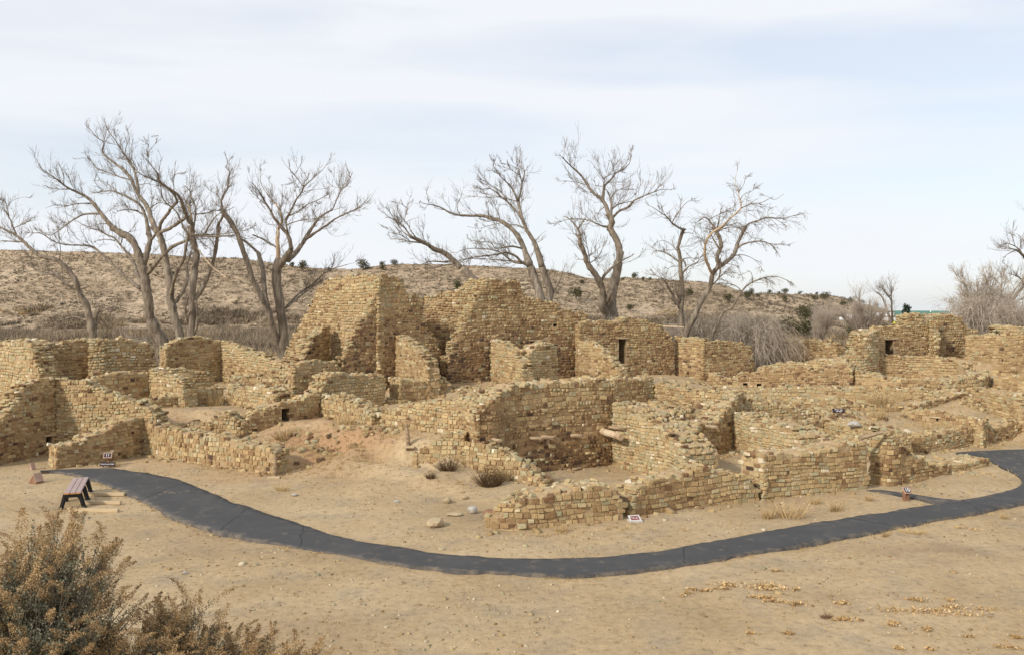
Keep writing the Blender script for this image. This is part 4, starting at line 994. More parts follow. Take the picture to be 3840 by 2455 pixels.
beam('roof_beam', 'thick round pale roof beam at the right end of the beam wall', (3.09, 34.0, 1.27), (4.0, 32.5, 1.14), .125, .12, 'pale_bark')
beam('roof_beam', 'splintered thin beam beside the thick round roof beam', (3.39, 34.2, 1.31), (4.13, 33.0, 1.38), .07, .055, 'old_wood', True)
beam('roof_beam', 'long splintered beam low on the big front wall', (0.46, 32.9, 1.15), (1.49, 31.7, 1.24), .085, .07, 'old_wood', True)
beam('roof_beam', 'short square-ended beam crossing the long splintered beam', (0.19, 32.6, 1.15), (1.06, 31.3, 1.25), .06, .055, 'old_wood')
beam('roof_beam', 'short splintered beam between the long beam and the thick round beam', (1.85, 33.5, 1.09), (2.51, 32.2, 1.23), .085, .07, 'old_wood', True)
beam('roof_beam', 'broken stub of beam at the left end of the big front wall', (-1.02, 31.3, 1.28), (-0.41, 30.2, 1.37), .07, .06, 'old_wood', True)
beam('roof_beam', 'beam lying along the foot of the big front wall', (1.32, 31.85, -0.19), (2.53, 32.75, -0.03), .065, .05, 'old_wood')
beam('roof_beam', 'short beam jutting from the dark curved inner wall', (7.48, 35.2, 1.19), (7.87, 34.1, 1.28), .085, .08, 'old_wood')
beam('roof_pole', 'long thin pole jutting right from the top of the doorway wall', (8.15, 53.9, 4.72), (10.2, 52.6, 4.64), .055, .035, 'pale_bark')
beam('roof_beam', 'weathered timber on top of the slot between the two front walls', (11.32, 28.9, 1.64), (12.2, 29.2, 1.8), .07, .05, 'old_wood', True)

g = (-10.8, 27.88, 0.0)
rr_ = random.Random(4)
m = MB()
for k in range(30):
    a = rr_.gauss(0, .22); b_ = rr_.gauss(0, .13) + a * .25; w = rr_.uniform(.01, .05)
    pts = [(a + w * math.cos(q) * rr_.uniform(.6, 1.5), b_ + w * .35 * math.sin(q) * rr_.uniform(.6, 1.3), 0) for q in (0, 1.05, 2.1, 3.14, 4.2, 5.2)]
    m.add([(p[0], p[1], k * .00012) for p in pts], [list(range(6))])
o = m.build('dust_smear', M['tan_rock'], path); o.location = (g[0], g[1], PATH_Z + .0165)

# ------------------------------------------------------------------ bench and its ground timbers
def bench():
    c = (-13.3, 27.1); rz = math.radians(20.6)
    root = empty('bench', (c[0], c[1], gz(*c)), rz)
    tag(root, 'backless bench with three mauve planks on black plastic legs beside the path', 'bench')
    for k in range(3):
        m = MB(); m.box(((k - 1) * .152, 0, .46), (.14, 2.44, .05), 0, .008); p = m.build('plank', M['plank'], root)
        e = MB(); e.box(((k - 1) * .152, -1.223, .46), (.132, .008, .042), 0, .001); e.build('end_grain', M['plank_end'], p)
    for y in (-1.10, 0.0, 1.10):
        m = MB()
        poly = [(-.25, .435), (.25, .435), (.36, 0), (.25, 0), (.17, .27), (.12, .33), (-.12, .33), (-.17, .27), (-.25, 0), (-.36, 0)]
        # split the arch into convex pieces so that its faces are clean
        m.prism([(-.25, .435), (-.12, .33), (.12, .33), (.25, .435)], y - .055, y + .055)
        m.prism([(.25, .435), (.12, .33), (.17, .27), (.25, 0), (.36, 0)], y - .055, y + .055)
        m.prism([(-.25, .435), (-.36, 0), (-.25, 0), (-.17, .27), (-.12, .33)], y - .055, y + .055)
        l = m.build('leg', M['plastic'], root)
        for sx in (-1, 1):
            b = MB(); b.box((sx * .305, y, .02), (.15, .15, .05), 0, .01); b.build('foot', M['plastic'], l)
            b = MB(); b.tube([(sx * .20, y - .068, .39), (sx * .30, y - .072, .03)], [.018, .018], 6); b.build('rib', M['plastic'], l)
bench()
for i, (a, b) in enumerate((((-13.52, 27.79, 0.0), (-12.12, 27.75, 0.0)), ((-12.95, 26.63, 0.0), (-11.73, 26.59, 0.0)), ((-12.9, 25.74, 0.0), (-11.36, 25.6, 0.0)))):
    d = Vector(b) - Vector(a)
    m = MB(); m.box((d.length / 2, 0, .03), (d.length, .13, .10), 0, .01)
    o = m.build('ground_timber', M['timber'])
    o.location = (a[0], a[1], gz(a[0], a[1]) + .01); o.rotation_euler = (0, 0, math.atan2(d.y, d.x))
    tag(o, ('pale timber on the ground behind the far legs of the bench', 'pale timber on the ground beside the middle legs of the bench', 'pale timber on the ground in front of the near legs of the bench')[i], 'timber', 'timbers under the bench')

# ------------------------------------------------------------------ signs
def lettering(txt, size, parent, loc, mat, name='lettering', align='CENTER', bold=0.0):
    cu = bpy.data.curves.new(name, 'FONT'); cu.body = txt; cu.size = size; cu.align_x = align; cu.align_y = 'CENTER'; cu.extrude = .001; cu.offset = bold
    cu.space_line = .95
    t = bpy.data.objects.new(name, cu); COL.objects.link(t)
    dg = bpy.context.evaluated_depsgraph_get()
    me = bpy.data.meshes.new_from_object(t.evaluated_get(dg))
    bpy.data.objects.remove(t)
    me.name = name
    me.materials.clear(); me.materials.append(mat)
    o = obj(name, me, parent)
    o.location = loc
    return o

def panel(parent, w, h, face, frame, loc, rot, border=.03, txt=None, size=.1, tmat='sign_white', depth=.03, name='panel', bold=0.0):
    """board in its local xy plane, lettered side +z"""
    m = MB(); m.box((0, 0, -depth / 2), (w, h, depth), 0, .006); p = m.build(name, M[frame], parent)
    p.location = loc; p.rotation_euler = rot
    m = MB(); m.box((0, 0, .002), (w - border * 2, h - border * 2, .006), 0, .0015); m.build('face', M[face], p)
    if txt: lettering(txt, size, p, (0, 0, .0075), M[tmat], bold=bold)
    return p

g = (-15.06, 33.03, 0.0)
r = empty('trail_marker', (g[0], g[1], gz(g[0], g[1])))
tag(r, 'slanted trail marker numbered 11 in front of the brown stepped wall', 'sign')
m = MB(); m.box((0, .06, .17), (.07, .07, .40), 0, .008); m.build('post', M['brown_wood'], r)
panel(r, .31, .23, 'sign_dark', 'sign_frame', (0, 0, .38), (math.radians(55), 0, math.radians(8)), .035, '11', .145, bold=.004)
g = (-14.9, 32.66, 0.0)
r = empty('warning_plate', (g[0], g[1], gz(g[0], g[1])))
tag(r, 'low dark plate reading watch your head under the trail marker numbered 11', 'sign')
for sx in (-.17, .17):
    m = MB(); m.box((sx, .03, .04), (.03, .03, .16), 0, .004); m.build('stake', M['brown_wood'], r)
panel(r, .54, .14, 'sign_dark', 'sign_dark', (0, 0, .14), (math.radians(72), 0, math.radians(5)), .006, 'Watch your head', .068, bold=.0015)

g = (12.05, 27.12, 0.0)
r = empty('trail_marker', (g[0], g[1], gz(g[0], g[1])))
tag(r, 'small trail marker numbered 10 on a reddish post beside the path spur', 'sign')
m = MB(); m.box((0, .02, .12), (.14, .14, .34), math.radians(12), .012); m.build('post', M['brown_wood'], r)
panel(r, .25, .23, 'sign_dark', 'sign_frame', (.02, -.03, .335), (math.radians(48), 0, math.radians(16)), .028, '10', .17, bold=.006)

g = (3.38, 24.41, 0.0)
r = empty('boxed_sign', (g[0], g[1], gz(g[0], g[1])))
tag(r, 'low white boxed sign with a red panel in the gap between the two front walls', 'sign')
m = MB(); m.prism([(-.18, 0), (.18, 0), (.18, .05), (-.18, .05)], -.12, .12); m.build('base', M['sign_white'], r).rotation_euler = (0, 0, math.radians(14))
panel(r, .33, .24, 'sign_red', 'sign_white', (0, 0, .10), (math.radians(30), 0, math.radians(14)), .045, 'Please stay\noff walls', .052, bold=.001)

g = (14.22, 38.6, 1.33)
r = empty('notice_plate', (g[0], g[1], gz(g[0], g[1])))
tag(r, 'small dark notice reading please stay off walls on the rubble beside the pit', 'sign')
hh = max(.12, g[2] - gz(g[0], g[1]))
for sx in (-.16, .16):
    m = MB(); m.box((sx, .03, hh / 2 - .1), (.03, .03, hh + .2), 0, .004); m.build('stake', M['brown_wood'], r)
panel(r, .52, .19, 'sign_dark', 'sign_dark', (0, 0, hh + .06), (math.radians(68), 0, math.radians(-4)), .006, 'Please stay\noff walls', .078, bold=.002)

g = (-16.05, 29.9, 0.0)
r = empty('wedge_sign', (g[0], g[1], gz(g[0], g[1])), math.radians(-25))
tag(r, 'low wooden wedge sign seen from behind on the bare soil left of the bench', 'sign')
m = MB(); m.prism([(-.20, 0), (.20, 0), (.06, .27), (.0, .27)], -.13, .13); m.build('body', M['brown_wood'], r)
m = MB(); m.box((.14, 0, .145), (.02, .30, .32), 0, .004)
p = m.build('board', M['sign_frame'], r); p.rotation_euler = (0, math.radians(-26), 0); p.location = (.06, 0, .02)
g = (-17.43, 32.2, 0.0)
r = empty('wedge_sign', (g[0], g[1], gz(g[0], g[1])), math.radians(-20))
tag(r, 'tiny reddish wedge sign among the fallen stones at the foot of the window wall', 'sign')
m = MB(); m.prism([(-.08, 0), (.10, 0), (.03, .24), (-.02, .24)], -.09, .09); m.build('body', M['sign_frame'], r)
m = MB(); m.box((-.06, 0, .12), (.015, .2, .26), 0, .003); p = m.build('board', M['sign_frame'], r); p.rotation_euler = (0, math.radians(16), 0); p.location = (0, 0, .0)

g = (-12.4, 33.74, 0.0)
m = MB(); m.prism([(-.10, 0), (.13, 0), (.10, .16), (.02, .27), (-.06, .20)], -.06, .12); m.prism([(-.03, .24), (.06, .20), (.04, .30)], -.03, .08)
o = m.build('leaning_slab', M['sign_red']); o.location = (g[0], g[1], gz(g[0], g[1]) - .01); o.data.materials[0] = M['brown_wood']
tag(o, 'small reddish slab leaning at the foot of the low pale front wall', 'slab')

def wooden_post(label, g, h, lean, plank):
    r = empty('wooden_post', (g[0], g[1], gz(g[0], g[1])))
    tag(r, label, 'post', 'wooden posts')
    m = MB(); m.tube([(0, 0, -.15), (lean[0] * .5, lean[1] * .5, h * .5), (lean[0], lean[1], h)], [.075, .07, .062], 10); m.build('post', M['old_wood'], r)
    m = MB(); m.box((0, -.16, .02), (plank, .16, .07), 0, .01); m.build('base_board', M['timber'], r)
wooden_post('upright wooden post at the end of the low pale front wall', (-8.24, 30.86, 0.0), .85, (0, 0), .42)
wooden_post('leaning wooden post beside the low retaining wall', (-3.66, 31.5, 0.32), .80, (-.10, .02), .42)

# ------------------------------------------------------------------ loose rocks
def rock_mesh(seed, mat, sub=2, flat=.6):
    import bmesh
    bm = bmesh.new(); bmesh.ops.create_icosphere(bm, subdivisions=sub, radius=.5)
    rr = np.random.default_rng(seed)
    cuts = [Vector(rr.normal(size=3)).normalized() for _ in range(7)]
    for v in bm.verts:
        p = v.co.copy()
        for c in cuts:
            d = p.dot(c) - .33
            if d > 0: p -= c * d * .85
        v.co = Vector((p.x * 1.15, p.y, p.z * flat))
    me = bpy.data.meshes.new('rock'); bm.to_mesh(me); bm.free()
    me.materials.append(mat)
    return me
def rock(label, g, size, mat='tan_rock', rz=0.0, flat=.65, seed=1, zoff=.0, group=None):
    o = obj('rock', rock_mesh(seed, M[mat], 2, flat))
    o.location = (g[0], g[1], gz(g[0], g[1]) + size * flat * .28 + zoff); o.scale = (size, size, size); o.rotation_euler = (random.uniform(-.1, .1), random.uniform(-.1, .1), rz)
    return tag(o, label, 'rock', group)
rock('pale bluish-white rock lying left of the rounded-stone front wall', (-1.12, 25.46, 0.0), .33, 'pale_rock', .3, .8, 3)
rock('large tan boulder at the edge of the open soil, left of the pale rock', (-2.04, 23.96, 0.0), .50, 'tan_rock', .8, .7, 4)
rock('flat grey slab half buried behind the large tan boulder', (-1.64, 25.21, 0.0), .45, 'tan_rock', .2, .22, 5)
rock('pointed tan rock leaning on the bare slope above the boulder', (-1.96, 26.83, 0.0), .26, 'tan_rock', 1.2, .9, 6)
rock('small tan rock right of the pointed rock', (-1.44, 27.17, 0.0), .2, 'tan_rock', .2, .8, 7)
rock('small grey rock on the slope left of the pointed rock', (-3.47, 26.67, 0.0), .19, 'pale_rock', .2, .7, 8)
rock('reddish dark block at the left foot of the rounded-stone front wall', (-0.65, 24.92, 0.0), .34, 'brown_wood', .1, .5, 9, .12)
rock('smooth pale boulder on top of the pale wall by the pit', (13.99, 36.2, 1.09), .55, 'pale_rock', .4, .6, 10)
rock('white stone beside the dry tuft below the wooden post', (-6.83, 27.84, 0.0), .20, 'pale_rock', .4, .6, 11)
rock('grey pebble pair stone on the soil between path and sagebrush', (-7.27, 19.73, 0.0), .14, 'pale_rock', .9, .6, 12)
rock('grey round cobble on top of the low retaining wall', (-2.35, 31.7, 1.29), .28, 'pale_rock', .9, .7, 13)
rock('dark round cobble block on top of the curved inner wall corner', (9.1, 36.6, 2.09), .34, 'tan_rock', .9, .8, 14)

for o in COL.objects:       # rocks lying on wall tops
    if o.name.startswith('rock'):
        lab = o.get('label', '')
        if 'on top of the pale wall' in lab: o.location.z = (13.99, 36.2, 1.09)[2]
        if 'on top of the low retaining' in lab: o.location.z = (-2.35, 31.7, 1.26)[2]
        if 'on top of the curved' in lab: o.location.z = (9.1, 36.6, 2.09)[2]

# pebbles and gravel strewn over the soil, one mass
PS = Stones()
def on_path(x, y):
    return False
pb = random.Random(3)
fa_, ne_ = fa, ne
pathc = (fa + ne) / 2
def near_path(x, y, w=.95):
    return float(np.min(np.hypot(pathc[:, 0] - x, pathc[:, 1] - y))) < w
cnt = 0
while cnt < 5200:
    y = 9 + 26 * pb.random() ** 1.15; x = pb.uniform(-.62, .66) * y
    if near_path(x, y): continue
    if vnoise(x * .5, y * .5, 77) < .38 and pb.random() < .75: continue
    sz = pb.choice((.012, .016, .02, .025, .03, .04)) * pb.uniform(.8, 1.3) * (2.2 if pb.random() < .03 else 1)
    a = pb.uniform(0, 6.28)
    A = np.array([math.cos(a), math.sin(a), 0]); B = np.array([-math.sin(a), math.cos(a), 0]); U = np.array([0, 0, 1.0])
    PS.add((x, y, 0), A, U, B, (sz * 1.5, sz * .8, sz), pb.choice((.35, .5, .62, .72, .85, .95)), pb.uniform(.8, 1.15))
    cnt += 1
zz = ground_z(np.array([c[0] for c in PS.c]), np.array([c[1] for c in PS.c]))
PS.c = [(c[0], c[1], z + .004) for c, z in zip(PS.c, zz)]
o = join_stones(PS, np.arange(cnt), False, 'gravel', None, np.zeros(3))
tag(o, 'small pebbles and gravel strewn over the sandy soil', 'gravel')

# fallen stones at the feet of the walls, one mass
RS = Stones(); rb = random.Random(5)
for lab, (s, x, y, nrm, root) in LOGW.items():
    n = int(len(s) * .22)
    for _ in range(n):
        k = rb.randrange(len(s)); d = abs(rb.gauss(0, .3)) + .08
        px, py = x[k] + nrm[k][0] * d, y[k] + nrm[k][1] * d
        if near_path(px, py, .9): continue
        sz = rb.uniform(.05, .15) * (1.5 if rb.random() < .08 else 1); a = rb.uniform(0, 6.28)
        A = np.array([math.cos(a), math.sin(a), rb.uniform(-.2, .2)]); A /= np.linalg.norm(A)
        U = np.array([rb.gauss(0, .2), rb.gauss(0, .2), 1.0]); U -= A * U.dot(A); U /= np.linalg.norm(U)
        RS.add((px, py, gz(px, py) + sz * .15), A, U, np.cross(A, U), (sz * 1.5, sz * .8, sz), rb.gauss(.62, .16) % 1, rb.uniform(.85, 1.15))
for (cx, cy, rx, ry, n) in ((8.6, 39.3, 2.2, 1.3, 420), (12.6, 39.4, 2.6, 1.3, 620), (10.8, 42.0, 2.6, 1.2, 420), (12.5, 45.6, 3.6, .8, 420), (-.8, 43.2, 2.4, .9, 260), (3.6, 42.0, 2.4, 1.2, 260),
        (-12.0, 42.9, 2.4, .8, 340), (-16.2, 43.2, 1.8, .8, 220), (-6.5, 38.6, 1.6, .5, 160), (-3.2, 38.2, 1.4, .7, 160), (19.0, 46.0, 2.6, .5, 260), (22.5, 42.3, 1.8, .7, 160), (26.0, 47.5, 1.8, 1.0, 200), (13.0, 49.0, 3.0, .8, 260), (14.6, 35.3, 1.5, .8, 200), (7.2, 36.8, .9, .9, 160), (-7.2, 33.4, 2.0, 1.2, 80), (-4.6, 34.2, 1.4, .6, 70)):
    for _ in range(n):
        px, py = rb.gauss(cx, rx * .6), rb.gauss(cy, ry * .6)
        sz = rb.uniform(.06, .19); a = rb.uniform(0, 6.28)
        A = np.array([math.cos(a), math.sin(a), rb.uniform(-.15, .15)]); A /= np.linalg.norm(A)
        U = np.array([rb.gauss(0, .22), rb.gauss(0, .22), 1.0]); U -= A * U.dot(A); U /= np.linalg.norm(U)
        u = rb.random()
        RS.add((px, py, gz(px, py) + sz * .12), A, U, np.cross(A, U), (sz * 1.6, sz * .8, sz), .97 if u < .02 else (rb.uniform(.05, .3) if u < .12 else min(.9, max(.2, rb.gauss(.62, .13)))), rb.uniform(.85, 1.15))
o = join_stones(RS, np.arange(len(RS.c)), True, 'rubble', None, np.zeros(3))
tag(o, 'small fallen building stones scattered at the feet of the ruin walls', 'rubble')

# ------------------------------------------------------------------ grass, brush and litter
def blades(P0, R0, m, w, lean=.6, hfac=1.0, rng=RNG, curve=0.0):
    """m thin triangles for each clump at P0 (N,3) of size R0 (N)"""
    N = len(P0)
    R = np.repeat(R0, m); c = np.repeat(P0, m, 0); n = N * m
    th = rng.random(n) * 2 * np.pi; rad = np.sqrt(rng.random(n)) * .35
    b = c + np.stack([np.cos(th) * rad * R, np.sin(th) * rad * R, np.zeros(n)], 1)
    th2 = th + rng.normal(0, .6, n); ln = np.abs(rng.normal(0, lean, n)) + rad
    d = np.stack([np.cos(th2) * ln, np.sin(th2) * ln, np.ones(n) * hfac], 1); d /= np.linalg.norm(d, axis=1, keepdims=True)
    L = R * rng.uniform(.45, 1.05, n)
    tip = b + d * L[:, None]
    pa = rng.random(n) * np.pi
    side = np.stack([np.cos(pa), np.sin(pa), np.zeros(n)], 1) * (w * rng.uniform(.6, 1.4, n))[:, None]
    V = np.stack([b - side, b + side, tip], 1).reshape(-1, 3)
    return V, np.arange(n * 3).reshape(-1, 3)

def tri_mesh(name, V, T, mat):
    return mesh_np(name, V, np.full(len(T), 3), T, mat)

def leaves(center, rad3, n, size, rng=RNG, flat=0.0, shell=.5):
    """n small leaf triangles spread through an ellipsoid"""
    d = rng.normal(size=(n, 3)); d /= np.linalg.norm(d, axis=1, keepdims=True)
    r = (shell + (1 - shell) * rng.random(n)) ** (1 / 2)
    lump = 1 + .22 * np.sin(d[:, 0] * 5 + 1.3) * np.cos(d[:, 1] * 6 + .4) + .15 * np.sin(d[:, 2] * 9)
    p = np.array(center) + d * (r * lump)[:, None] * np.array(rad3)
    a = rng.normal(size=(n, 3)); b = rng.normal(size=(n, 3))
    if flat: a[:, 2] *= 1 - flat; b[:, 2] *= 1 - flat
    a /= np.linalg.norm(a, axis=1, keepdims=True); b /= np.linalg.norm(b, axis=1, keepdims=True)
    s = (size * rng.uniform(.6, 1.4, n))[:, None]
    return np.stack([p - a * s * .5, p + a * s * .5, p + b * s], 1).reshape(-1, 3), np.arange(n * 3).reshape(-1, 3)

# scrub dotted over the hills
def scatter_hill(n, x0, x1, y0, y1, fz, seed):
    rg = np.random.default_rng(seed)
    x = rg.uniform(x0, x1, n); y = rg.uniform(y0, y1, n)
    keep = (vnoise(x * .05, y * .05, 61) * .5 + .5 * vnoise(x * .2, y * .2, 62) > .18 + .35 * rg.random(n))
    x = x[keep]; y = y[keep]; z = fz(x, y)
    k = z > -.5
    return np.stack([x[k], y[k], z[k] - .1], 1)
P0 = scatter_hill(38000, -190, 150, 162, 262, hill_z, 1)
V, T_ = blades(P0, np.random.default_rng(2).uniform(.22, .85, len(P0)), 11, .10, .9, .65)
tag(obj('hill_scrub', tri_mesh('hill_scrub', V, T_, M['scrub'])), 'low grey sagebrush dotted over the long hillside', 'scrub', None, 'stuff')
P0 = scatter_hill(3000, 90, 250, 335, 432, hill2_z, 3)
V, T_ = blades(P0, np.random.default_rng(4).uniform(.6, 1.6, len(P0)), 12, .2, .9, .75)
tag(obj('far_hill_scrub', tri_mesh('far_hill_scrub', V, T_, M['scrub'])), 'grey scrub dotted over the far hill at right', 'scrub', None, 'stuff')

def slope_brush(name, label, n, seed, mat, smin, smax, m_, thr, sh):
    rg = np.random.default_rng(seed)
    x = rg.uniform(-150, 125, n); y = rg.uniform(148, 205, n)
    f = vnoise(x * .045 + sh, y * .07, 65 + seed) * .65 + .35 * vnoise(x * .17, y * .2 + sh, 66)
    keep = f > thr + .30 * (y - 148) / 57 + .12 * rg.random(n) + np.where(x > 5, .06, 0)
    x = x[keep]; y = y[keep]; f = f[keep]
    z = np.maximum(hill_z(x, y), ground_z(x, y)) - .12
    V, T_ = blades(np.stack([x, y, z], 1), rg.uniform(smin, smax, len(x)) * (.7 + f), m_, .075, .95, .62)
    tag(obj(name, tri_mesh(name, V, T_, M[mat])), label, 'brush', None, 'stuff')
slope_brush('slope_brush', 'dense grey brown brush on the foot of the hillside', 7000, 1, 'brush', .8, 2.0, 44, .34, 0)
slope_brush('slope_straw', 'straw coloured rabbitbrush patches on the foot of the hillside', 3000, 2, 'straw', .6, 1.4, 40, .47, 7)
slope_brush('slope_red_brush', 'reddish dead brush patches on the foot of the hillside', 3000, 3, 'redbrush', .7, 1.6, 40, .46, 13)
slope_brush('slope_dark_brush', 'dark sage clumps on the foot of the hillside', 3200, 4, 'scrub', .9, 2.0, 50, .46, 21)

def scatter_field(n, seed, dens, x0=-120, x1=150, y0=66, y1=178):
    rg = np.random.default_rng(seed)
    y = rg.uniform(y0, y1, n); x = rg.uniform(-.62, .64, n) * y
    k = dens(x, y) > rg.random(n)
    x = x[k]; y = y[k]
    return np.stack([x, y, ground_z(x, y) - .1], 1)
def band(y, a, b): return np.clip(1 - np.abs(y - a) / b, 0, 1)
P0 = scatter_field(16000, 5, lambda x, y: (.34 + .85 * band(y, 150, 50)) * np.where(x > 12, .35 + .65 * band(y, 165, 14), 1) * (vnoise(x * .06, y * .06, 71) * 1.5 - .15))
V, T_ = blades(P0, np.random.default_rng(6).uniform(.5, 1.0, len(P0)) * np.where(P0[:, 0] < 14, 2.3, 1.5) * np.clip((P0[:, 1] - 60) / 60, .45, 1), 34, .06, .55, .9)
tag(obj('field_brush', tri_mesh('field_brush', V, T_, M['brush'])), 'grey brown brush covering the flat below the hill', 'brush', None, 'stuff')
P0 = scatter_field(4200, 7, lambda x, y: (vnoise(x * .05 + 9, y * .05, 72) * 1.6 - .45))
V, T_ = blades(P0, np.random.default_rng(8).uniform(.5, 1.3, len(P0)), 40, .035, .5, 1.0)
tag(obj('field_straw', tri_mesh('field_straw', V, T_, M['straw'])), 'straw coloured dry grass and rabbitbrush in the flat below the hill', 'grass', None, 'stuff')
P0 = scatter_field(2600, 9, lambda x, y: (vnoise(x * .05 + 3, y * .05 + 5, 73) * 1.6 - .5))
V, T_ = blades(P0, np.random.default_rng(10).uniform(.6, 1.5, len(P0)), 40, .04, .6, .9)
tag(obj('field_red_brush', tri_mesh('field_red_brush', V, T_, M['redbrush'])), 'red brown dead brush in the flat below the hill', 'brush', None, 'stuff')

# short dry grass over the soil: red bank, court, terraces, wall feet and path edge
rg = np.random.default_rng(21)
cl = []
def sow(cx, cy, rx, ry, n, smin, smax):
    for _ in range(n):
        x = rg.normal(cx, rx); y = rg.normal(cy, ry)
        if near_path(x, y, .85): continue
        cl.append((x, y, rg.uniform(smin, smax)))
sow(-8.0, 33.0, 1.7, 1.0, 330, .08, .28); sow(-6.2, 32.0, 2.2, .8, 200, .05, .2); sow(-12, 31.2, 2.0, .5, 90, .03, .1); sow(-8.6, 34.8, 1.2, .7, 120, .06, .2); sow(-4.6, 33.4, 1.6, .5, 100, .08, .24); sow(-7.5, 31.6, 1.8, .6, 70, .05, .18)
sow(-13.0, 37.6, 1.8, 1.0, 120, .06, .18); sow(-10.2, 40.5, .6, .4, 30, .2, .45)
sow(16.5, 38.5, 1.6, 1.3, 110, .08, .3); sow(19.5, 38.2, 1.6, .7, 90, .15, .45); sow(18.5, 43.5, 2.0, 1.0, 80, .1, .35); sow(14.0, 36.5, .8, .6, 40, .1, .35)
sow(-2.0, 28.6, 1.2, .5, 50, .05, .18); sow(-11.5, 30.4, 1.6, .5, 40, .04, .12); sow(13.2, 27.6, 1.6, .5, 60, .04, .12); sow(16.5, 31.2, 1.2, .5, 50, .05, .2); sow(3.2, 23.4, .5, .12, 16, .08, .2); sow(1.2, 23.1, .4, .1, 12, .08, .2)
nr = np.stack([ne, fa], 0)
for _ in range(520):
    k = rg.integers(5, 415); e = ne if rg.random() < .7 else fa
    dv = (e[k] - pathc[k]); dv /= np.linalg.norm(dv) + 1e-6
    p = e[k] + dv * abs(rg.normal(0, .14))
    if vnoise(p[0] * .8, p[1] * .8, 91) > .42: cl.append((p[0], p[1], rg.uniform(.03, .10)))
for _ in range(3200):
    y = rg.uniform(11, 33); x = rg.uniform(-.6, .62) * y
    if vnoise(x * .35, y * .35, 92) * .6 + .4 * vnoise(x * 1.7, y * 1.7, 93) > .5 and not near_path(x, y): cl.append((x, y, rg.uniform(.02, .07)))
cl = np.array(cl)
P0 = np.stack([cl[:, 0], cl[:, 1], ground_z(cl[:, 0], cl[:, 1]) - .01], 1)
V, T_ = blades(P0, cl[:, 2], 16, .006, .7, 1.0)
tag(obj('short_dry_grass', tri_mesh('short_dry_grass', V, T_, M['straw'])), 'short dry grass thinly scattered over the soil and path edges', 'grass', None, 'stuff')

# tufts one can count
TUFT = [tri_mesh('grass_tuft', *blades(np.array([[0, 0, 0.0]]), np.array([1.0]), 130, .016, .42, 1.15, np.random.default_rng(100 + i)), M['straw']) for i in range(4)]
def tuft(label, g, size, k=0, sx=1.0, group=None):
    o = obj('grass_tuft', TUFT[k % 4]); o.location = (g[0], g[1], gz(g[0], g[1]) - .015); o.scale = (size * sx, size, size); o.rotation_euler = (0, 0, k * 1.3)
    return tag(o, label, 'grass tuft', group)
gq = 'dry grass tufts'
tuft('largest bushy straw tuft in front of the streaked front wall', (7.88, 25.06, 0.0), .62, 0, 1.5, gq)
tuft('straw tuft touching the left side of the largest bushy tuft', (7.22, 24.98, 0.0), .46, 1, 1.4, gq)
tuft('small straw tuft close to the foot of the streaked front wall', (9.13, 26.75, 0.0), .36, 2, 1.1, gq)
tuft('wide straw tuft between the largest tuft and the path', (9.43, 25.86, 0.0), .40, 3, 1.6, gq)
tuft('low curled straw tuft just left of the path spur', (10.92, 27.12, 0.0), .28, 1, 1.4, gq)
tuft('dry tuft at the foot of the rounded-stone front wall', (1.29, 23.41, 0.0), .30, 2, 1.4, gq)
tuft('golden tuft beside the watch your head plate', (-14.76, 32.92, 0.0), .26, 3, 2.0, gq)
tuft('dry tuft on the soil right of the upright wooden post', (-7.37, 28.44, 0.0), .34, 0, 1.4, gq)
tuft('tall straw tuft on the red soil bank', (-8.8, 34.38, 0.45), .62, 1, 2.2, gq)
tuft('pale spiky tuft at the head of the red soil bank', (-6.63, 35.31, 1.0), .62, 2, 1.5, gq)
tuft('dry tuft on the red bank left of the leaning post', (-4.81, 34.93, 0.6), .46, 3, 1.0, gq)
tuft('tall straw tuft rising over the low wall with the tiny hole', (17.87, 37.4, 0.76), .62, 0, 1.2, gq)
tuft('tall straw tuft right of the tiny hole', (18.24, 37.2, 0.83), .70, 1, .8, gq)
tuft('tall straw tuft in the court beside the please-stay-off notice', (16.0, 38.8, 1.01), .75, 2, .9, gq)
tuft('wide straw tuft in front of the smooth pale boulder wall', (14.77, 37.2, 0.93), .50, 3, 1.4, gq)
tuft('thin straw tuft growing in front of the round chamber', (18.99, 43.2, 1.89), .62, 0, .9, gq)
tuft('tuft in the far corner of the bare dirt court', (-13.66, 40.8, 1.39), .75, 1, 1.2, gq)
tuft('dry tuft fringing the near edge of the path at its widest straw fringe', (10.44, 23.16, 0.0), .22, 2, 3.4, gq)
tuft('dry tuft fringe left of the widest straw fringe on the path edge', (9.68, 22.96, 0.0), .18, 3, 3.0, gq)
tuft('small dark dry tuft alone on the soil right of the path', (13.79, 24.86, 0.0), .24, 1, 1.2, gq)

# darker bushes
def twig_bush(name, label, g, size, mat, n=260, cat='bush', sx=1.2, w=.007, seed=1):
    V, T_ = blades(np.array([[0, 0, 0.0]]), np.array([1.0]), n, w / size, .55, .95, np.random.default_rng(seed))
    V2, T2 = leaves((0, 0, .55), (.42, .42, .35), n, .05, np.random.default_rng(seed + 1), 0, .2)
    r = empty(name, (g[0], g[1], gz(g[0], g[1]) - .02))
    r.scale = (size * sx, size, size)
    obj('stems', tri_mesh('stems', V, T_, M[mat]), r); obj('seed_heads', tri_mesh('seed_heads', V2, T2, M[mat]), r)
    return tag(r, label, cat)
twig_bush('dead_bush', 'round dark brown dead bush right of its twin, below the descending pale low wall', (-0.73, 28.87, 0.22), .78, 'dark_bush', 420, seed=31)
twig_bush('dead_bush', 'looser brown dead bush at the foot of the low retaining wall', (-2.17, 29.9, 0.3), .62, 'dark_bush', 260, seed=33)
twig_bush('dead_bush', 'tiny brown weed on the slope left of the two dead bushes', (-2.68, 29.17, 0.2), .28, 'dark_bush', 120, seed=34)
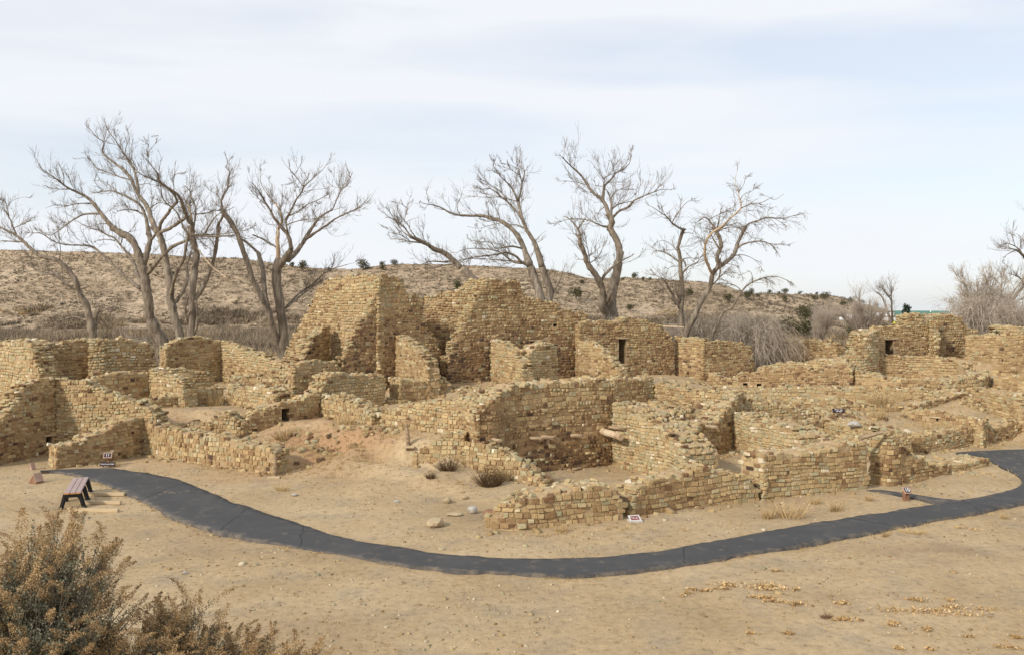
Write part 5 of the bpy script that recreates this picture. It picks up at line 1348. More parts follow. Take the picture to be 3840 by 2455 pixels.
twig_bush('straw_bush', 'pale straw bush leaning on the right of the round dead bush', (-0.33, 29.37, 0.22), .5, 'straw', 220, seed=35)
twig_bush('rabbitbrush', 'olive straw rabbitbrush in the grass court in front of the round chamber', (17.24, 41.3, 1.37), 1.1, 'straw', 520, seed=36)
twig_bush('dead_bush', 'dark grey tumbleweed caught in the gap behind the white boxed sign', (3.26, 25.73, 0), .55, 'scrub', 420, seed=37)
twig_bush('dead_bush', 'small dark dry weed at the near corner of the soil, right of the leaf patches', (6.01, 16.94, 0.0), .16, 'redbrush', 90, seed=38)

# fallen leaf patches on the near soil
def leaf_patch(label, g, rx, ry, n, seed):
    rr = np.random.default_rng(seed)
    # several small drifts rather than one even disc
    k = max(2, int(rx * 5)); cx = rr.normal(0, rx * .55, k); cy = rr.normal(0, ry * .5, k)
    w = rr.integers(0, k, n)
    x = cx[w] + rr.normal(0, rx * .22, n); y = cy[w] + rr.normal(0, ry * .28, n)
    z = ground_z(x + g[0], y + g[1]) - gz(g[0], g[1]) + rr.random(n) * .035
    a = rr.normal(size=(n, 3)); a[:, 2] *= .45; b = rr.normal(size=(n, 3)); b[:, 2] *= .45
    a /= np.linalg.norm(a, axis=1, keepdims=True); b -= a * (a * b).sum(1, keepdims=True); b /= np.linalg.norm(b, axis=1, keepdims=True)
    s = rr.uniform(.018, .036, n)[:, None]; p = np.stack([x, y, z + .008], 1)
    V = np.stack([p - a * s, p - b * s * .7, p + a * s, p + b * s * .7 + np.array([0, 0, .008])], 1).reshape(-1, 3)
    r = empty('leaf_patch', (g[0], g[1], gz(g[0], g[1])))
    me = mesh_np('leaves', V, np.full(n, 4), np.arange(n * 4).reshape(-1, 4), M['leaf_litter'])
    tag(obj('leaves', me, r), kind='stuff')
    gx = np.stack([cx, cy, ground_z(cx + g[0], cy + g[1]) - gz(g[0], g[1])], 1)
    V, T_ = blades(gx, rr.uniform(.06, .15, k), 26, .004, .8, .9, rr)
    tag(obj('dry_stalks', tri_mesh('dry_stalks', V, T_, M['straw']), r), kind='stuff')
    return tag(r, label, 'leaf patch', 'fallen leaf patches')
small = 'small patch of golden fallen leaves and stalks on the open near soil'
leaf_patch('widest golden patch of fallen leaves on the near soil', (5.21, 18.77, 0.0), .85, .35, 420, 1)
leaf_patch('golden leaf drift just in front of the widest leaf patch', (5.28, 18.01, 0.0), .6, .12, 220, 2)
leaf_patch('compact golden leaf patch right of the widest leaf patch', (6.2, 17.78, 0.0), .36, .2, 170, 3)
leaf_patch('long broken line of fallen leaves near the right edge of the soil', (8.45, 17.41, 0.0), 1.0, .3, 300, 4)
for i, (px, n, rx) in enumerate((( (3.86, 18.49, 0.0), 90, .3), ((3.45, 18.26, 0.0), 60, .2), ((6.61, 16.98, 0.0), 110, .45), ((7.11, 16.71, 0.0), 80, .25), ((8.08, 18.01, 0.0), 70, .25),
        ((8.85, 18.01, 0.0), 50, .18), ((9.11, 17.46, 0.0), 60, .3), ((7.54, 16.32, 0.0), 60, .2), ((8.28, 16.04, 0.0), 40, .15), ((5.04, 16.15, 0.0), 60, .22), ((6.63, 15.43, 0.0), 40, .14),
        ((7.27, 15.41, 0.0), 34, .12), ((8.96, 15.94, 0.0), 60, .25), ((5.97, 19.97, 0.0), 30, .2), ((6.04, 18.64, 0.0), 24, .12), ((4.4, 18.55, 0.0), 34, .2), ((4.39, 16.15, 0.0), 20, .14), ((12.09, 23.69, 0.0), 60, .4), ((8.55, 15.47, 0.0), 50, .3))):
    leaf_patch(small, px, rx, rx * .45, n, 20 + i)

# ------------------------------------------------------------------ sagebrush on the slope in the foreground
def sagebrush(label, base, h, spread, nst, seed, plume=1.0, lean=(0, 0)):
    rr = np.random.default_rng(seed)
    b0 = np.array([base[0], base[1], gz(base[0], base[1]) - .05])
    r = empty('sagebrush', tuple(b0))
    tag(r, label, 'shrub', 'sagebrush in the foreground')
    K = 7
    th = rr.random(nst) * 2 * np.pi; out_ = np.sqrt(rr.random(nst)) * spread
    hh = h * (1 - .45 * (out_ / spread) ** 2) * rr.uniform(.62, 1.0, nst)
    t = np.linspace(0, 1, K)[None, :, None]
    tip = np.stack([np.cos(th) * out_ + lean[0], np.sin(th) * out_ * .8 + lean[1], hh], 1)
    mid = tip * np.array([.35, .35, .55]) + rr.normal(0, .05, (nst, 3))
    Pn = 2 * t * (1 - t) * mid[:, None, :] + t ** 2 * tip[:, None, :]
    Pn = Pn + rr.normal(0, .008, Pn.shape)
    Rn = (.010 * (1 - t[:, :, 0]) + .003) * np.ones((nst, 1))
    V, Q = tubes_batch(Pn, Rn, 4)
    obj('stems', mesh_np('stems', V, np.full(len(Q), 4), Q, M['sage_stem']), r)
    # side shoots
    ns = nst * 10
    w = rr.integers(0, nst, ns); u = rr.uniform(.25, .92, ns); i0 = (u * (K - 1)).astype(int)
    p0 = Pn[w, i0]; d = (Pn[w, np.minimum(i0 + 1, K - 1)] - Pn[w, np.maximum(i0 - 1, 0)]); d /= np.linalg.norm(d, axis=1, keepdims=True)
    d = d + rr.normal(0, .55, (ns, 3)); d[:, 2] = np.abs(d[:, 2]) + .2; d /= np.linalg.norm(d, axis=1, keepdims=True)
    L = rr.uniform(.14, .34, ns) * min(1.2, h / 1.5)
    t4 = np.linspace(0, 1, 4)[None, :, None]
    Sn = p0[:, None, :] + d[:, None, :] * L[:, None, None] * t4 + np.array([0, 0, .05]) * t4 ** 2
    V, Q = tubes_batch(Sn, .0035 * (1 - t4[:, :, 0] * .6) * np.ones((ns, 1)), 3)
    obj('shoots', mesh_np('shoots', V, np.full(len(Q), 4), Q, M['sage_stem']), r)
    # grey green leaves along the shoots
    nl = ns * 46
    w2 = rr.integers(0, ns, nl); tt = rr.random(nl)[:, None]
    p = Sn[w2, 0] * (1 - tt) + Sn[w2, 3] * tt + rr.normal(0, .018, (nl, 3))
    a = rr.normal(size=(nl, 3)); a[:, 2] = np.abs(a[:, 2]) + .3; a /= np.linalg.norm(a, axis=1, keepdims=True); sd = np.cross(a, rr.normal(size=(nl, 3))); sd /= np.linalg.norm(sd, axis=1, keepdims=True)
    s = rr.uniform(.012, .026, nl)[:, None]
    V = np.stack([p - sd * s * .34, p + sd * s * .34, p + a * s], 1).reshape(-1, 3)
    tag(obj('foliage', tri_mesh('foliage', V, np.arange(nl * 3).reshape(-1, 3), M['sage_leaf']), r), kind='stuff')
    # brown seed plumes at the tips
    npl = int(nst * 1.7 * plume)
    w3 = np.concatenate([np.arange(nst) if plume >= 1 else rr.integers(0, nst, int(nst * plume)), rr.integers(0, ns, max(1, npl - nst)) + nst])[:npl]
    Vs = []
    for q in w3:
        if q < nst: tipp = Pn[q, -1]; dr = Pn[q, -1] - Pn[q, -2]
        else: tipp = Sn[q - nst, -1]; dr = Sn[q - nst, -1] - Sn[q - nst, 0]
        dr = dr / (np.linalg.norm(dr) + 1e-6)
        ln = rr.uniform(.14, .30); m_ = int(330 * ln / .2)
        tt = rr.random(m_)
        bend = np.array([rr.normal(0, .10), rr.normal(0, .10), -rr.uniform(.0, .10)])
        ax = tipp + dr * (tt * ln)[:, None] + bend * (tt ** 2)[:, None] * .8
        wd = (.026 * (1 - tt) ** .8 + .005) * rr.uniform(.7, 1.2)
        pp = ax + rr.normal(size=(m_, 3)) * wd[:, None] * np.array([1, 1, .8])
        a = rr.normal(size=(m_, 3)); a /= np.linalg.norm(a, axis=1, keepdims=True); bb = rr.normal(size=(m_, 3)); bb /= np.linalg.norm(bb, axis=1, keepdims=True)
        s = rr.uniform(.0035, .0085, m_)[:, None]
        Vs.append(np.stack([pp - a * s, pp + a * s, pp + bb * s * 1.6], 1).reshape(-1, 3))
    V = np.concatenate(Vs)
    tag(obj('seed_plumes', tri_mesh('seed_plumes', V, np.arange(len(V)).reshape(-1, 3), M['plume']), r), kind='stuff')
    return r
sagebrush('largest sagebrush with tall brown seed plumes and grey green leaves, nearest the bench', (-3.98, 7.5), 1.86, .88, 170, 1)
sagebrush('tall sagebrush at the left edge leaning away from the bench', (-4.6, 7.0), 1.45, .55, 80, 2)
sagebrush('upright brown sagebrush standing alone right of the largest one', (-2.95, 8.0), 1.28, .38, 64, 3, 1.2)
sagebrush('low sagebrush between the largest one and the upright brown one', (-3.3, 7.6), .95, .5, 60, 4)
sagebrush('low golden sagebrush at the foot of the upright brown one', (-2.4, 8.1), .86, .34, 36, 5, 1.4)
sagebrush('smallest golden sagebrush farthest from the bench', (-1.98, 8.35), .76, .26, 22, 6, 1.4)

# ------------------------------------------------------------------ bare trees
def smooth_line(p, sub=3):
    p = np.array(p, float); n = len(p)
    if n < 3: 
        t = np.linspace(0, 1, 4)[:, None]; return p[0] * (1 - t) + p[-1] * t
    out_ = []
    for i in range(n - 1):
        p0 = p[max(i - 1, 0)]; p1 = p[i]; p2 = p[i + 1]; p3 = p[min(i + 2, n - 1)]
        for k in range(sub):
            t = k / sub
            out_.append(.5 * ((2 * p1) + (-p0 + p2) * t + (2 * p0 - 5 * p1 + 4 * p2 - p3) * t ** 2 + (-p0 + 3 * p1 - 3 * p2 + p3) * t ** 3))
    out_.append(p[-1])
    return np.array(out_)

def twigs_from(lines, rr, droop, dens, lmax=1.5):
    """three orders of fine shoots on the limbs; returns list of (V,Q)"""
    P, D, S = [], [], []
    for ln in lines:
        seg = np.linalg.norm(np.diff(ln[:, :3], axis=0), axis=1); L = seg.sum()
        if L < .3: continue
        n = max(2, int(L / .27 * dens)); cum = np.concatenate([[0], np.cumsum(seg)])
        q = rr.uniform(.12, 1.0, n) * L
        # thick wood carries fewer shoots
        rad = np.interp(q, cum, ln[:, 3])
        keep = rr.random(n) < np.clip(1.25 - rad * 4.2, .12, 1) * np.clip(rad * 22 + .22, .3, 1); q = q[keep]; rad = rad[keep]
        for c_ in range(1):
            x = np.stack([np.interp(q, cum, ln[:, k]) for k in range(3)], 1)
            x2 = np.stack([np.interp(np.minimum(q + .1, L), cum, ln[:, k]) for k in range(3)], 1)
            x1 = np.stack([np.interp(np.maximum(q - .1, 0), cum, ln[:, k]) for k in range(3)], 1)
        P.append(x); D.append(x2 - x1); S.append(np.clip(1.15 - rad * 3, .5, 1) * np.clip(rad * 16 + .16, .28, 1))
    P = np.concatenate(P); D = np.concatenate(D); S = np.concatenate(S)
    D /= np.linalg.norm(D, axis=1, keepdims=True) + 1e-9
    res = []
    def level(P, D, Ln, K, r0, r1, spread, lift):
        n = len(P)
        d = D + rr.normal(0, spread, (n, 3)); d /= np.linalg.norm(d, axis=1, keepdims=True)
        t = np.linspace(0, 1, K)[None, :, None]
        Pn = P[:, None, :] + d[:, None, :] * Ln[:, None, None] * t
        Pn = Pn + np.array([0, 0, 1.0]) * (lift * Ln)[:, None, None] * t ** 2
        wob = rr.normal(0, .022, Pn.shape) * Ln[:, None, None]; wob[:, 0] = 0
        Pn = Pn + wob
        Rn = (r0 + (r1 - r0) * t[:, :, 0]) * np.ones((n, 1))
        res.append(tubes_batch(Pn, Rn, 3))
        return Pn
    lift = .30 - droop * 1.5
    L1 = rr.uniform(.25, lmax, len(P)) * S
    A = level(P, D, L1, 5, .016, .007, .52, lift + rr.normal(0, .12, len(P)))
    def spawn(Pn, Ln, m, f0, f1):
        n, K, _ = Pn.shape
        w = np.repeat(np.arange(n), m); i = rr.integers(1, K, n * m)
        p = Pn[w, i]; d = Pn[w, i] - Pn[w, i - 1]; d /= np.linalg.norm(d, axis=1, keepdims=True) + 1e-9
        return p, d, Ln[w] * rr.uniform(f0, f1, n * m)
    p, d, L2 = spawn(A, L1, 5, .3, .75)
    B = level(p, d, L2, 4, .009, .005, .42, lift + rr.normal(0, .12, len(p)))
    p, d, L3 = spawn(B, L2, 4, .35, .8)
    level(p, d, L3, 3, .0062, .004, .42, lift * .8 + rr.normal(0, .1, len(p)))
    return res

PALE_LIMBS = {'bare cottonwood with one barkless golden limb and drooping outer branches': {1, 2, 3}, 'bare cottonwood with twin upright stems and broken tangled branches': {14, 2},
              'bare cottonwood with a fan of pale limbs and a barkless trunk, beside the tall ruin': {4, 5}}

def make_tree(name, label, droop, tw, ext, limbs, seed, bark='bark', group='bare trees behind the ruin'):
    rr = np.random.default_rng(seed)
    root = None; lines = []
    b = limbs[0][0]
    bz = gz(b[0], b[1])
    root = empty(name, (b[0], b[1], bz)); off = np.array([b[0], b[1], bz])
    tag(root, label, 'tree', group)
    pale = PALE_LIMBS.get(label, ())
    for i, lb in enumerate(limbs):
        ln = [tuple(q) for q in lb]
        g0 = gz(ln[0][0], ln[0][1])
        if (i == 0 or (ln[0][3] > .10 and ln[0][2] < g0 + 3.6 and ln[0][2] < ln[-1][2])) and ln[0][2] > g0 - .2:
            up = (ln[1][0] - ln[0][0], ln[1][1] - ln[0][1])
            dz = ln[0][2] - g0
            k = min(1.0, dz / max(.5, ln[1][2] - ln[0][2])) * .6
            ln = [(ln[0][0] - up[0] * k, ln[0][1], g0 - .3, ln[0][3] * 1.3)] + ln
        a = smooth_line(ln, 4)
        a[:, :3] += rr.normal(0, .012, (len(a), 3)) * np.clip(a[:, 3:4] * 8, .3, 1)
        a[:, 3] = np.maximum(a[:, 3] * 1.06 * (1 + rr.normal(0, .09, len(a))), .008)
        lines.append(a)
        sides = 10 if a[0, 3] > .12 else (7 if a[0, 3] > .05 else 5)
        V, Fc = tube([tuple(p - off) for p in a[:, :3]], [float(q) for q in a[:, 3]], sides, .07)
        me = mesh_py('trunk' if i == 0 else 'limb', V, Fc, M['pale_bark'] if i in pale else M[bark], True)
        obj('trunk' if i == 0 else 'limb', me, root)
    tws = twigs_from(lines, rr, droop, tw)
    Vs = []; Qs = []; n = 0
    for V, Q in tws:
        Vs.append(V - off); Qs.append(Q + n); n += len(V)
    V = np.concatenate(Vs); Q = np.concatenate(Qs)
    tag(obj('crown', mesh_np('crown', V, np.full(len(Q), 4), Q, M['thicket' if name in ('thicket_tree', 'willow_tree') else 'twig']), root), kind='stuff')
    return root

# name, label, droop, twig density, reserve, limbs as (x, y, z, radius) lines
TREES = [
  ('cottonwood_tree', 'bare slender cottonwood leaning left behind the long rear wall', 0.0, 1.0, 1.5, [
    [(-29.22,62.0,3.57,0.273),(-29.4,61.74,4.88,0.234),(-29.53,61.56,5.86,0.212),(-29.89,61.42,6.62,0.195),(-30.1,61.3,7.48,0.178),(-30.49,61.22,8.17,0.163),(-31.0,61.16,8.76,0.149),(-31.52,61.13,9.08,0.139),(-32.06,61.12,9.19,0.13),(-32.59,61.12,9.35,0.121),(-33.24,61.13,9.89,0.108),(-33.69,61.15,10.32,0.098),(-34.24,61.19,10.76,0.088),(-35.02,61.24,11.14,0.075),(-35.36,61.26,11.3,0.07)],
    [(-29.98,61.39,6.81,0.108),(-30.48,61.19,7.21,0.086),(-30.97,61.11,7.58,0.07),(-31.55,61.18,7.96,0.057),(-32.46,61.49,8.13,0.042),(-33.29,61.92,8.47,0.03),(-33.86,62.27,8.76,0.022)],
    [(-34.22,61.19,10.79,0.059),(-34.53,61.12,11.7,0.037),(-34.89,61.19,12.36,0.025),(-35.2,61.27,12.63,0.019),(-35.39,61.3,12.69,0.016)],
    [(-34.33,61.15,11.24,0.032),(-33.42,60.67,11.5,0.022),(-32.66,60.25,11.78,0.016),(-31.93,59.87,11.9,0.011)],
    [(-34.69,61.16,12.05,0.032),(-34.52,60.63,12.67,0.02),(-34.54,60.38,12.96,0.016),(-34.7,60.12,13.2,0.011)],
    [(-34.52,60.63,12.67,0.021),(-33.89,60.09,12.98,0.016),(-33.09,59.69,13.15,0.011),(-32.62,59.6,13.19,0.008)],
    [(-33.75,61.15,10.28,0.059),(-34.56,61.27,10.33,0.041),(-35.2,60.98,10.34,0.027)],
    [(-31.22,61.15,8.95,0.032),(-30.68,60.22,9.99,0.022),(-30.88,59.78,10.65,0.016),(-31.18,59.65,10.79,0.013),(-31.55,59.55,10.76,0.01)],
    [(-29.4,61.74,4.88,0.071),(-29.91,62.02,4.93,0.062),(-30.78,62.45,5.12,0.052),(-31.78,62.7,4.92,0.04),(-32.31,62.66,4.7,0.032),(-32.95,62.41,4.38,0.022)],
    [(-29.2,61.94,3.85,0.087),(-29.0,61.94,4.66,0.067),(-28.97,61.98,5.26,0.056),(-28.77,62.02,5.48,0.051),(-28.22,62.14,5.64,0.041),(-27.73,62.27,5.67,0.033)],
    [(-30.3,61.26,7.84,0.081),(-30.83,61.36,7.8,0.063),(-31.43,61.57,7.92,0.05),(-32.44,62.27,8.38,0.032),(-33.19,62.87,8.62,0.022)],
    [(-32.06,61.12,9.19,0.038),(-32.81,61.33,9.2,0.026),(-33.52,61.63,9.25,0.018),(-34.2,62.08,8.86,0.011)],
  ]),
  ('cottonwood_tree', 'big bare cottonwood with the thickest trunk, leaning far left', 0.0, 1.0, 1.5, [
    [(-23.47,60.0,3.01,0.396),(-23.99,59.59,4.4,0.346),(-24.31,59.35,5.29,0.322),(-24.24,59.18,6.07,0.305),(-24.29,59.03,6.85,0.288),(-24.35,58.93,7.52,0.274),(-24.51,58.83,8.45,0.255),(-24.7,58.78,9.17,0.241),(-25.0,58.75,9.95,0.226),(-25.41,58.74,10.46,0.214),(-25.92,58.74,10.72,0.204),(-26.44,58.74,11.03,0.194)],
    [(-26.43,58.74,11.03,0.16),(-26.97,58.82,11.65,0.134),(-27.4,58.86,12.17,0.117),(-27.81,58.84,12.73,0.102),(-28.28,58.75,13.14,0.087),(-28.73,58.61,13.38,0.076),(-29.18,58.39,13.61,0.063),(-29.48,58.15,13.88,0.053),(-29.74,57.87,14.15,0.043),(-30.05,57.49,14.45,0.032),(-30.28,57.16,14.65,0.023),(-30.35,56.83,15.0,0.015)],
    [(-29.2,58.39,13.57,0.036),(-29.72,58.12,13.52,0.023),(-30.2,57.77,13.63,0.013),(-30.47,57.52,13.72,0.008)],
    [(-29.4,58.21,13.84,0.023),(-29.46,58.27,14.51,0.015),(-29.62,58.34,14.78,0.012),(-29.2,58.52,14.91,0.008)],
    [(-27.83,58.84,12.69,0.052),(-28.63,58.51,12.62,0.031),(-29.29,58.6,12.5,0.021),(-30.21,58.99,12.39,0.01)],
    [(-29.29,58.6,12.5,0.026),(-29.8,57.79,12.44,0.014),(-30.27,57.52,12.2,0.008)],
    [(-27.31,58.85,11.98,0.072),(-28.37,59.03,11.98,0.056),(-29.18,59.2,11.68,0.046),(-29.96,59.42,11.23,0.037),(-30.64,59.63,10.83,0.029),(-31.14,59.78,10.63,0.024),(-31.77,59.98,10.81,0.018),(-32.4,60.16,10.82,0.013)],
    [(-28.59,58.51,12.58,0.021),(-28.87,58.37,12.06,0.012),(-28.93,58.23,11.69,0.008)],
    [(-26.74,58.78,11.32,0.031),(-27.38,58.59,11.26,0.021),(-27.89,58.57,11.11,0.015),(-28.44,58.65,11.27,0.01)],
    [(-24.45,59.07,6.63,0.143),(-25.52,60.22,8.3,0.103),(-25.88,60.58,8.9,0.092),(-26.54,60.99,9.61,0.078),(-27.02,61.22,10.06,0.068),(-27.54,61.43,10.56,0.058),(-28.1,61.58,10.79,0.049),(-28.76,61.73,11.12,0.039),(-29.6,61.89,11.3,0.027)],
    [(-27.45,61.38,10.4,0.038),(-28.24,61.07,10.45,0.02),(-28.7,60.8,10.24,0.011)],
    [(-24.86,59.36,7.03,0.125),(-26.2,60.01,7.87,0.102),(-27.32,60.51,8.79,0.086),(-28.12,60.75,9.44,0.074),(-28.81,60.85,9.93,0.065),(-29.45,60.85,10.03,0.057),(-30.36,60.74,10.05,0.047),(-31.02,60.56,10.17,0.038),(-31.45,60.37,10.43,0.032),(-31.86,60.14,10.75,0.025),(-32.31,59.9,10.79,0.019),(-32.49,59.75,10.54,0.016)],
    [(-24.44,58.82,8.64,0.186),(-24.27,58.88,9.18,0.173),(-24.22,58.99,9.7,0.165),(-24.14,59.18,10.24,0.157),(-24.36,59.46,10.78,0.15),(-24.51,59.71,11.22,0.144)],
    [(-24.35,59.39,10.63,0.131),(-24.57,59.64,11.57,0.104),(-24.89,59.91,12.28,0.089),(-25.19,60.11,12.67,0.081),(-25.74,60.43,13.02,0.072),(-26.33,60.8,13.33,0.063),(-27.4,61.52,13.74,0.049),(-28.2,62.09,13.92,0.04),(-29.87,63.32,13.94,0.022)],
    [(-24.14,59.18,10.24,0.104),(-23.84,59.21,10.6,0.087),(-23.58,59.09,10.85,0.078)],
    [(-24.2,58.88,8.01,0.16),(-23.26,58.28,8.84,0.127),(-22.53,57.85,9.38,0.109),(-21.94,57.52,9.76,0.096),(-21.21,57.17,9.99,0.083),(-20.73,56.95,10.08,0.075)],
    [(-25.29,60.01,12.31,0.042),(-25.9,59.58,12.35,0.026),(-26.31,59.09,12.14,0.016),(-26.35,58.71,11.74,0.01)],
    [(-24.89,59.84,12.08,0.037),(-25.75,60.2,12.41,0.025),(-26.38,60.44,12.76,0.018),(-27.11,60.65,12.67,0.011)],
    [(-27.4,61.52,13.74,0.032),(-27.93,61.74,14.21,0.024),(-28.76,62.13,14.59,0.017),(-29.64,62.61,14.71,0.011)],
    [(-27.02,61.22,10.06,0.048),(-26.91,61.46,10.72,0.028),(-26.52,61.57,11.06,0.016)],
  ]),
  ('cottonwood_tree', 'tall bare cottonwood with a smooth straight trunk forking high, second from the leaning giant', 0.0, 1.0, 1.5, [
    [(-21.64,58.0,3.67,0.286),(-22.03,58.02,4.95,0.259),(-22.19,58.03,5.71,0.248),(-22.4,58.05,6.48,0.237),(-22.36,58.07,7.09,0.229),(-22.52,58.09,8.01,0.217),(-22.69,58.13,8.88,0.207),(-22.86,58.16,9.8,0.196),(-23.07,58.19,10.42,0.189),(-23.23,58.21,10.73,0.185),(-23.6,58.23,11.09,0.179)],
    [(-23.34,58.21,10.82,0.179),(-23.91,58.92,11.5,0.159),(-24.51,59.75,12.36,0.142),(-24.9,60.18,12.83,0.133),(-25.49,60.7,13.37,0.122),(-26.01,61.18,13.97,0.111),(-26.4,61.59,14.62,0.1),(-27.07,62.0,15.28,0.086),(-28.06,62.39,15.99,0.069),(-28.71,62.5,16.5,0.056),(-28.88,62.5,16.83,0.05),(-28.77,62.5,17.38,0.041),(-29.21,62.5,17.71,0.032),(-29.76,62.5,18.32,0.019),(-30.03,62.5,18.54,0.014)],
    [(-25.61,60.82,13.51,0.107),(-25.75,60.95,14.37,0.085),(-26.12,61.05,15.46,0.064),(-26.65,61.05,16.26,0.048),(-27.0,60.99,16.79,0.038),(-27.28,60.89,17.3,0.028),(-27.6,60.77,17.76,0.019),(-27.8,60.63,18.27,0.011)],
    [(-26.65,61.05,16.28,0.024),(-26.43,60.78,16.86,0.018),(-26.09,60.5,17.23,0.014),(-26.07,60.21,17.55,0.011),(-26.07,59.83,17.9,0.008)],
    [(-26.91,61.0,16.67,0.024),(-27.12,61.39,17.4,0.015),(-27.35,61.29,17.97,0.008)],
    [(-26.4,61.59,14.62,0.06),(-27.17,61.75,14.8,0.048),(-28.17,62.02,15.17,0.038),(-29.24,62.44,15.56,0.029),(-29.59,62.5,16.01,0.023),(-30.03,62.5,16.28,0.019),(-30.58,62.5,16.23,0.014)],
    [(-29.77,62.5,16.18,0.022),(-30.02,62.48,16.55,0.013),(-30.3,62.37,16.65,0.008)],
    [(-23.22,58.21,10.72,0.115),(-22.88,57.77,11.24,0.102),(-22.35,57.31,11.7,0.091),(-21.83,56.88,12.16,0.082),(-21.35,56.54,12.47,0.075)],
    [(-21.35,56.54,12.49,0.075),(-21.33,56.09,12.86,0.065),(-21.54,55.5,13.23,0.055),(-21.9,54.93,13.54,0.046),(-22.44,54.46,13.81,0.036),(-22.83,54.27,14.02,0.03),(-23.16,54.15,14.43,0.024),(-23.52,54.1,14.76,0.018),(-23.85,54.09,15.0,0.014)],
    [(-21.87,54.93,13.56,0.039),(-21.84,54.76,14.0,0.031),(-22.09,54.45,14.43,0.023),(-22.19,54.16,14.72,0.019),(-22.08,53.72,15.12,0.014),(-22.27,53.5,15.46,0.009)],
    [(-22.08,53.72,15.12,0.019),(-21.76,53.5,15.37,0.014),(-21.47,53.5,15.74,0.01),(-21.33,53.5,16.17,0.007)],
    [(-22.07,53.72,15.12,0.014),(-22.02,53.8,15.75,0.009),(-21.95,53.52,16.26,0.005)],
    [(-23.16,58.2,10.68,0.123),(-22.24,57.68,10.93,0.106),(-21.46,57.22,11.29,0.093),(-20.89,56.91,11.56,0.085)],
    [(-22.22,57.68,10.94,0.091),(-21.67,57.92,11.34,0.078),(-21.21,57.78,11.64,0.071)],
    [(-24.51,59.75,12.36,0.047),(-23.97,60.37,12.91,0.024),(-23.46,60.44,12.7,0.013)],
    [(-25.72,60.92,14.15,0.032),(-24.99,60.67,14.22,0.02),(-24.29,60.51,14.09,0.011)],
    [(-25.91,61.0,14.87,0.038),(-25.81,61.09,15.25,0.03),(-26.16,61.04,15.99,0.02),(-25.98,60.6,16.72,0.011)],
    [(-22.2,58.04,5.91,0.122),(-21.66,58.4,6.84,0.102),(-21.56,58.96,7.78,0.089),(-21.9,59.74,8.7,0.079),(-21.91,60.63,9.54,0.069)],
    [(-22.36,58.05,6.48,0.117),(-21.75,57.14,7.58,0.101),(-21.38,56.7,8.16,0.095),(-20.82,56.25,8.84,0.087),(-20.48,55.86,9.9,0.077),(-20.38,55.74,10.43,0.073),(-20.69,55.65,10.86,0.068)],
    [(-20.62,55.67,10.77,0.059),(-20.68,55.52,11.07,0.053),(-20.86,55.22,11.68,0.045),(-21.12,55.02,12.0,0.039),(-21.46,54.77,12.35,0.034),(-21.56,54.56,12.81,0.029),(-21.52,54.32,13.35,0.024)],
  ]),
  ('cottonwood_tree', 'bare cottonwood with twin upright stems and broken tangled branches', 0.0, 1.0, 1.5, [
    [(-20.59,57.0,3.82,0.261),(-20.52,56.94,4.97,0.242),(-20.51,56.91,5.97,0.23),(-20.56,56.9,6.72,0.221),(-20.42,56.93,7.72,0.211),(-20.3,57.01,8.98,0.199),(-20.42,57.08,9.73,0.192),(-20.66,57.17,10.49,0.186),(-20.78,57.23,11.0,0.181)],
    [(-20.63,57.19,10.62,0.156),(-20.49,56.76,11.09,0.134),(-20.61,56.41,11.4,0.121),(-20.65,55.85,11.99,0.101),(-20.69,55.29,12.61,0.082),(-20.92,54.89,12.95,0.069),(-21.31,54.41,13.27,0.053),(-21.52,54.08,13.56,0.043)],
    [(-20.51,56.76,11.09,0.1),(-20.51,56.69,11.68,0.073),(-20.62,56.57,12.26,0.053),(-20.91,56.41,12.74,0.035)],
    [(-20.57,57.19,10.64,0.07),(-20.73,58.06,11.72,0.052),(-20.94,58.59,12.49,0.041),(-21.33,58.95,13.1,0.033),(-21.42,59.13,13.48,0.028),(-21.96,59.4,13.94,0.021)],
    [(-20.44,56.91,6.16,0.155),(-19.96,57.06,6.97,0.14),(-19.6,57.17,7.78,0.129),(-19.31,57.21,8.64,0.119),(-19.1,57.19,9.49,0.11),(-18.98,57.13,10.24,0.103),(-18.8,57.04,10.98,0.095)],
    [(-18.9,57.08,10.65,0.1),(-18.86,56.95,11.11,0.088),(-18.51,56.8,11.69,0.074),(-18.59,56.76,12.49,0.06),(-18.51,56.82,12.94,0.053),(-18.27,56.99,13.41,0.045),(-18.36,57.29,14.06,0.036),(-18.3,57.56,14.5,0.03),(-18.65,57.88,14.9,0.024),(-18.63,58.13,15.25,0.02),(-18.76,58.37,15.59,0.015)],
    [(-18.59,56.76,12.49,0.025),(-19.0,57.22,12.99,0.018),(-19.75,57.65,13.45,0.012),(-20.1,57.79,13.82,0.008)],
    [(-18.58,56.77,12.59,0.02),(-18.4,57.23,13.14,0.012),(-18.03,57.37,13.36,0.008)],
    [(-20.47,57.0,3.82,0.11),(-20.16,56.76,4.72,0.089),(-20.07,56.64,5.47,0.076),(-20.2,56.6,6.22,0.065)],
    [(-20.8,56.96,4.64,0.075),(-20.81,56.49,5.57,0.06),(-20.37,55.84,6.46,0.049)],
    [(-20.67,57.17,10.5,0.075),(-19.57,56.28,10.3,0.063),(-18.34,55.55,10.25,0.053),(-17.29,55.31,10.28,0.044)],
    [(-20.36,56.95,10.45,0.045),(-19.01,56.09,10.39,0.033),(-17.29,55.31,10.47,0.02),(-16.27,55.14,10.7,0.013),(-15.83,55.13,10.94,0.01)],
    [(-20.81,58.2,11.88,0.046),(-19.78,57.61,11.92,0.036),(-19.21,57.41,12.05,0.031),(-18.45,57.41,12.06,0.024),(-18.04,57.55,12.3,0.02)],
    [(-19.53,56.28,10.32,0.062),(-18.89,55.45,10.97,0.045),(-18.34,55.09,11.52,0.034)],
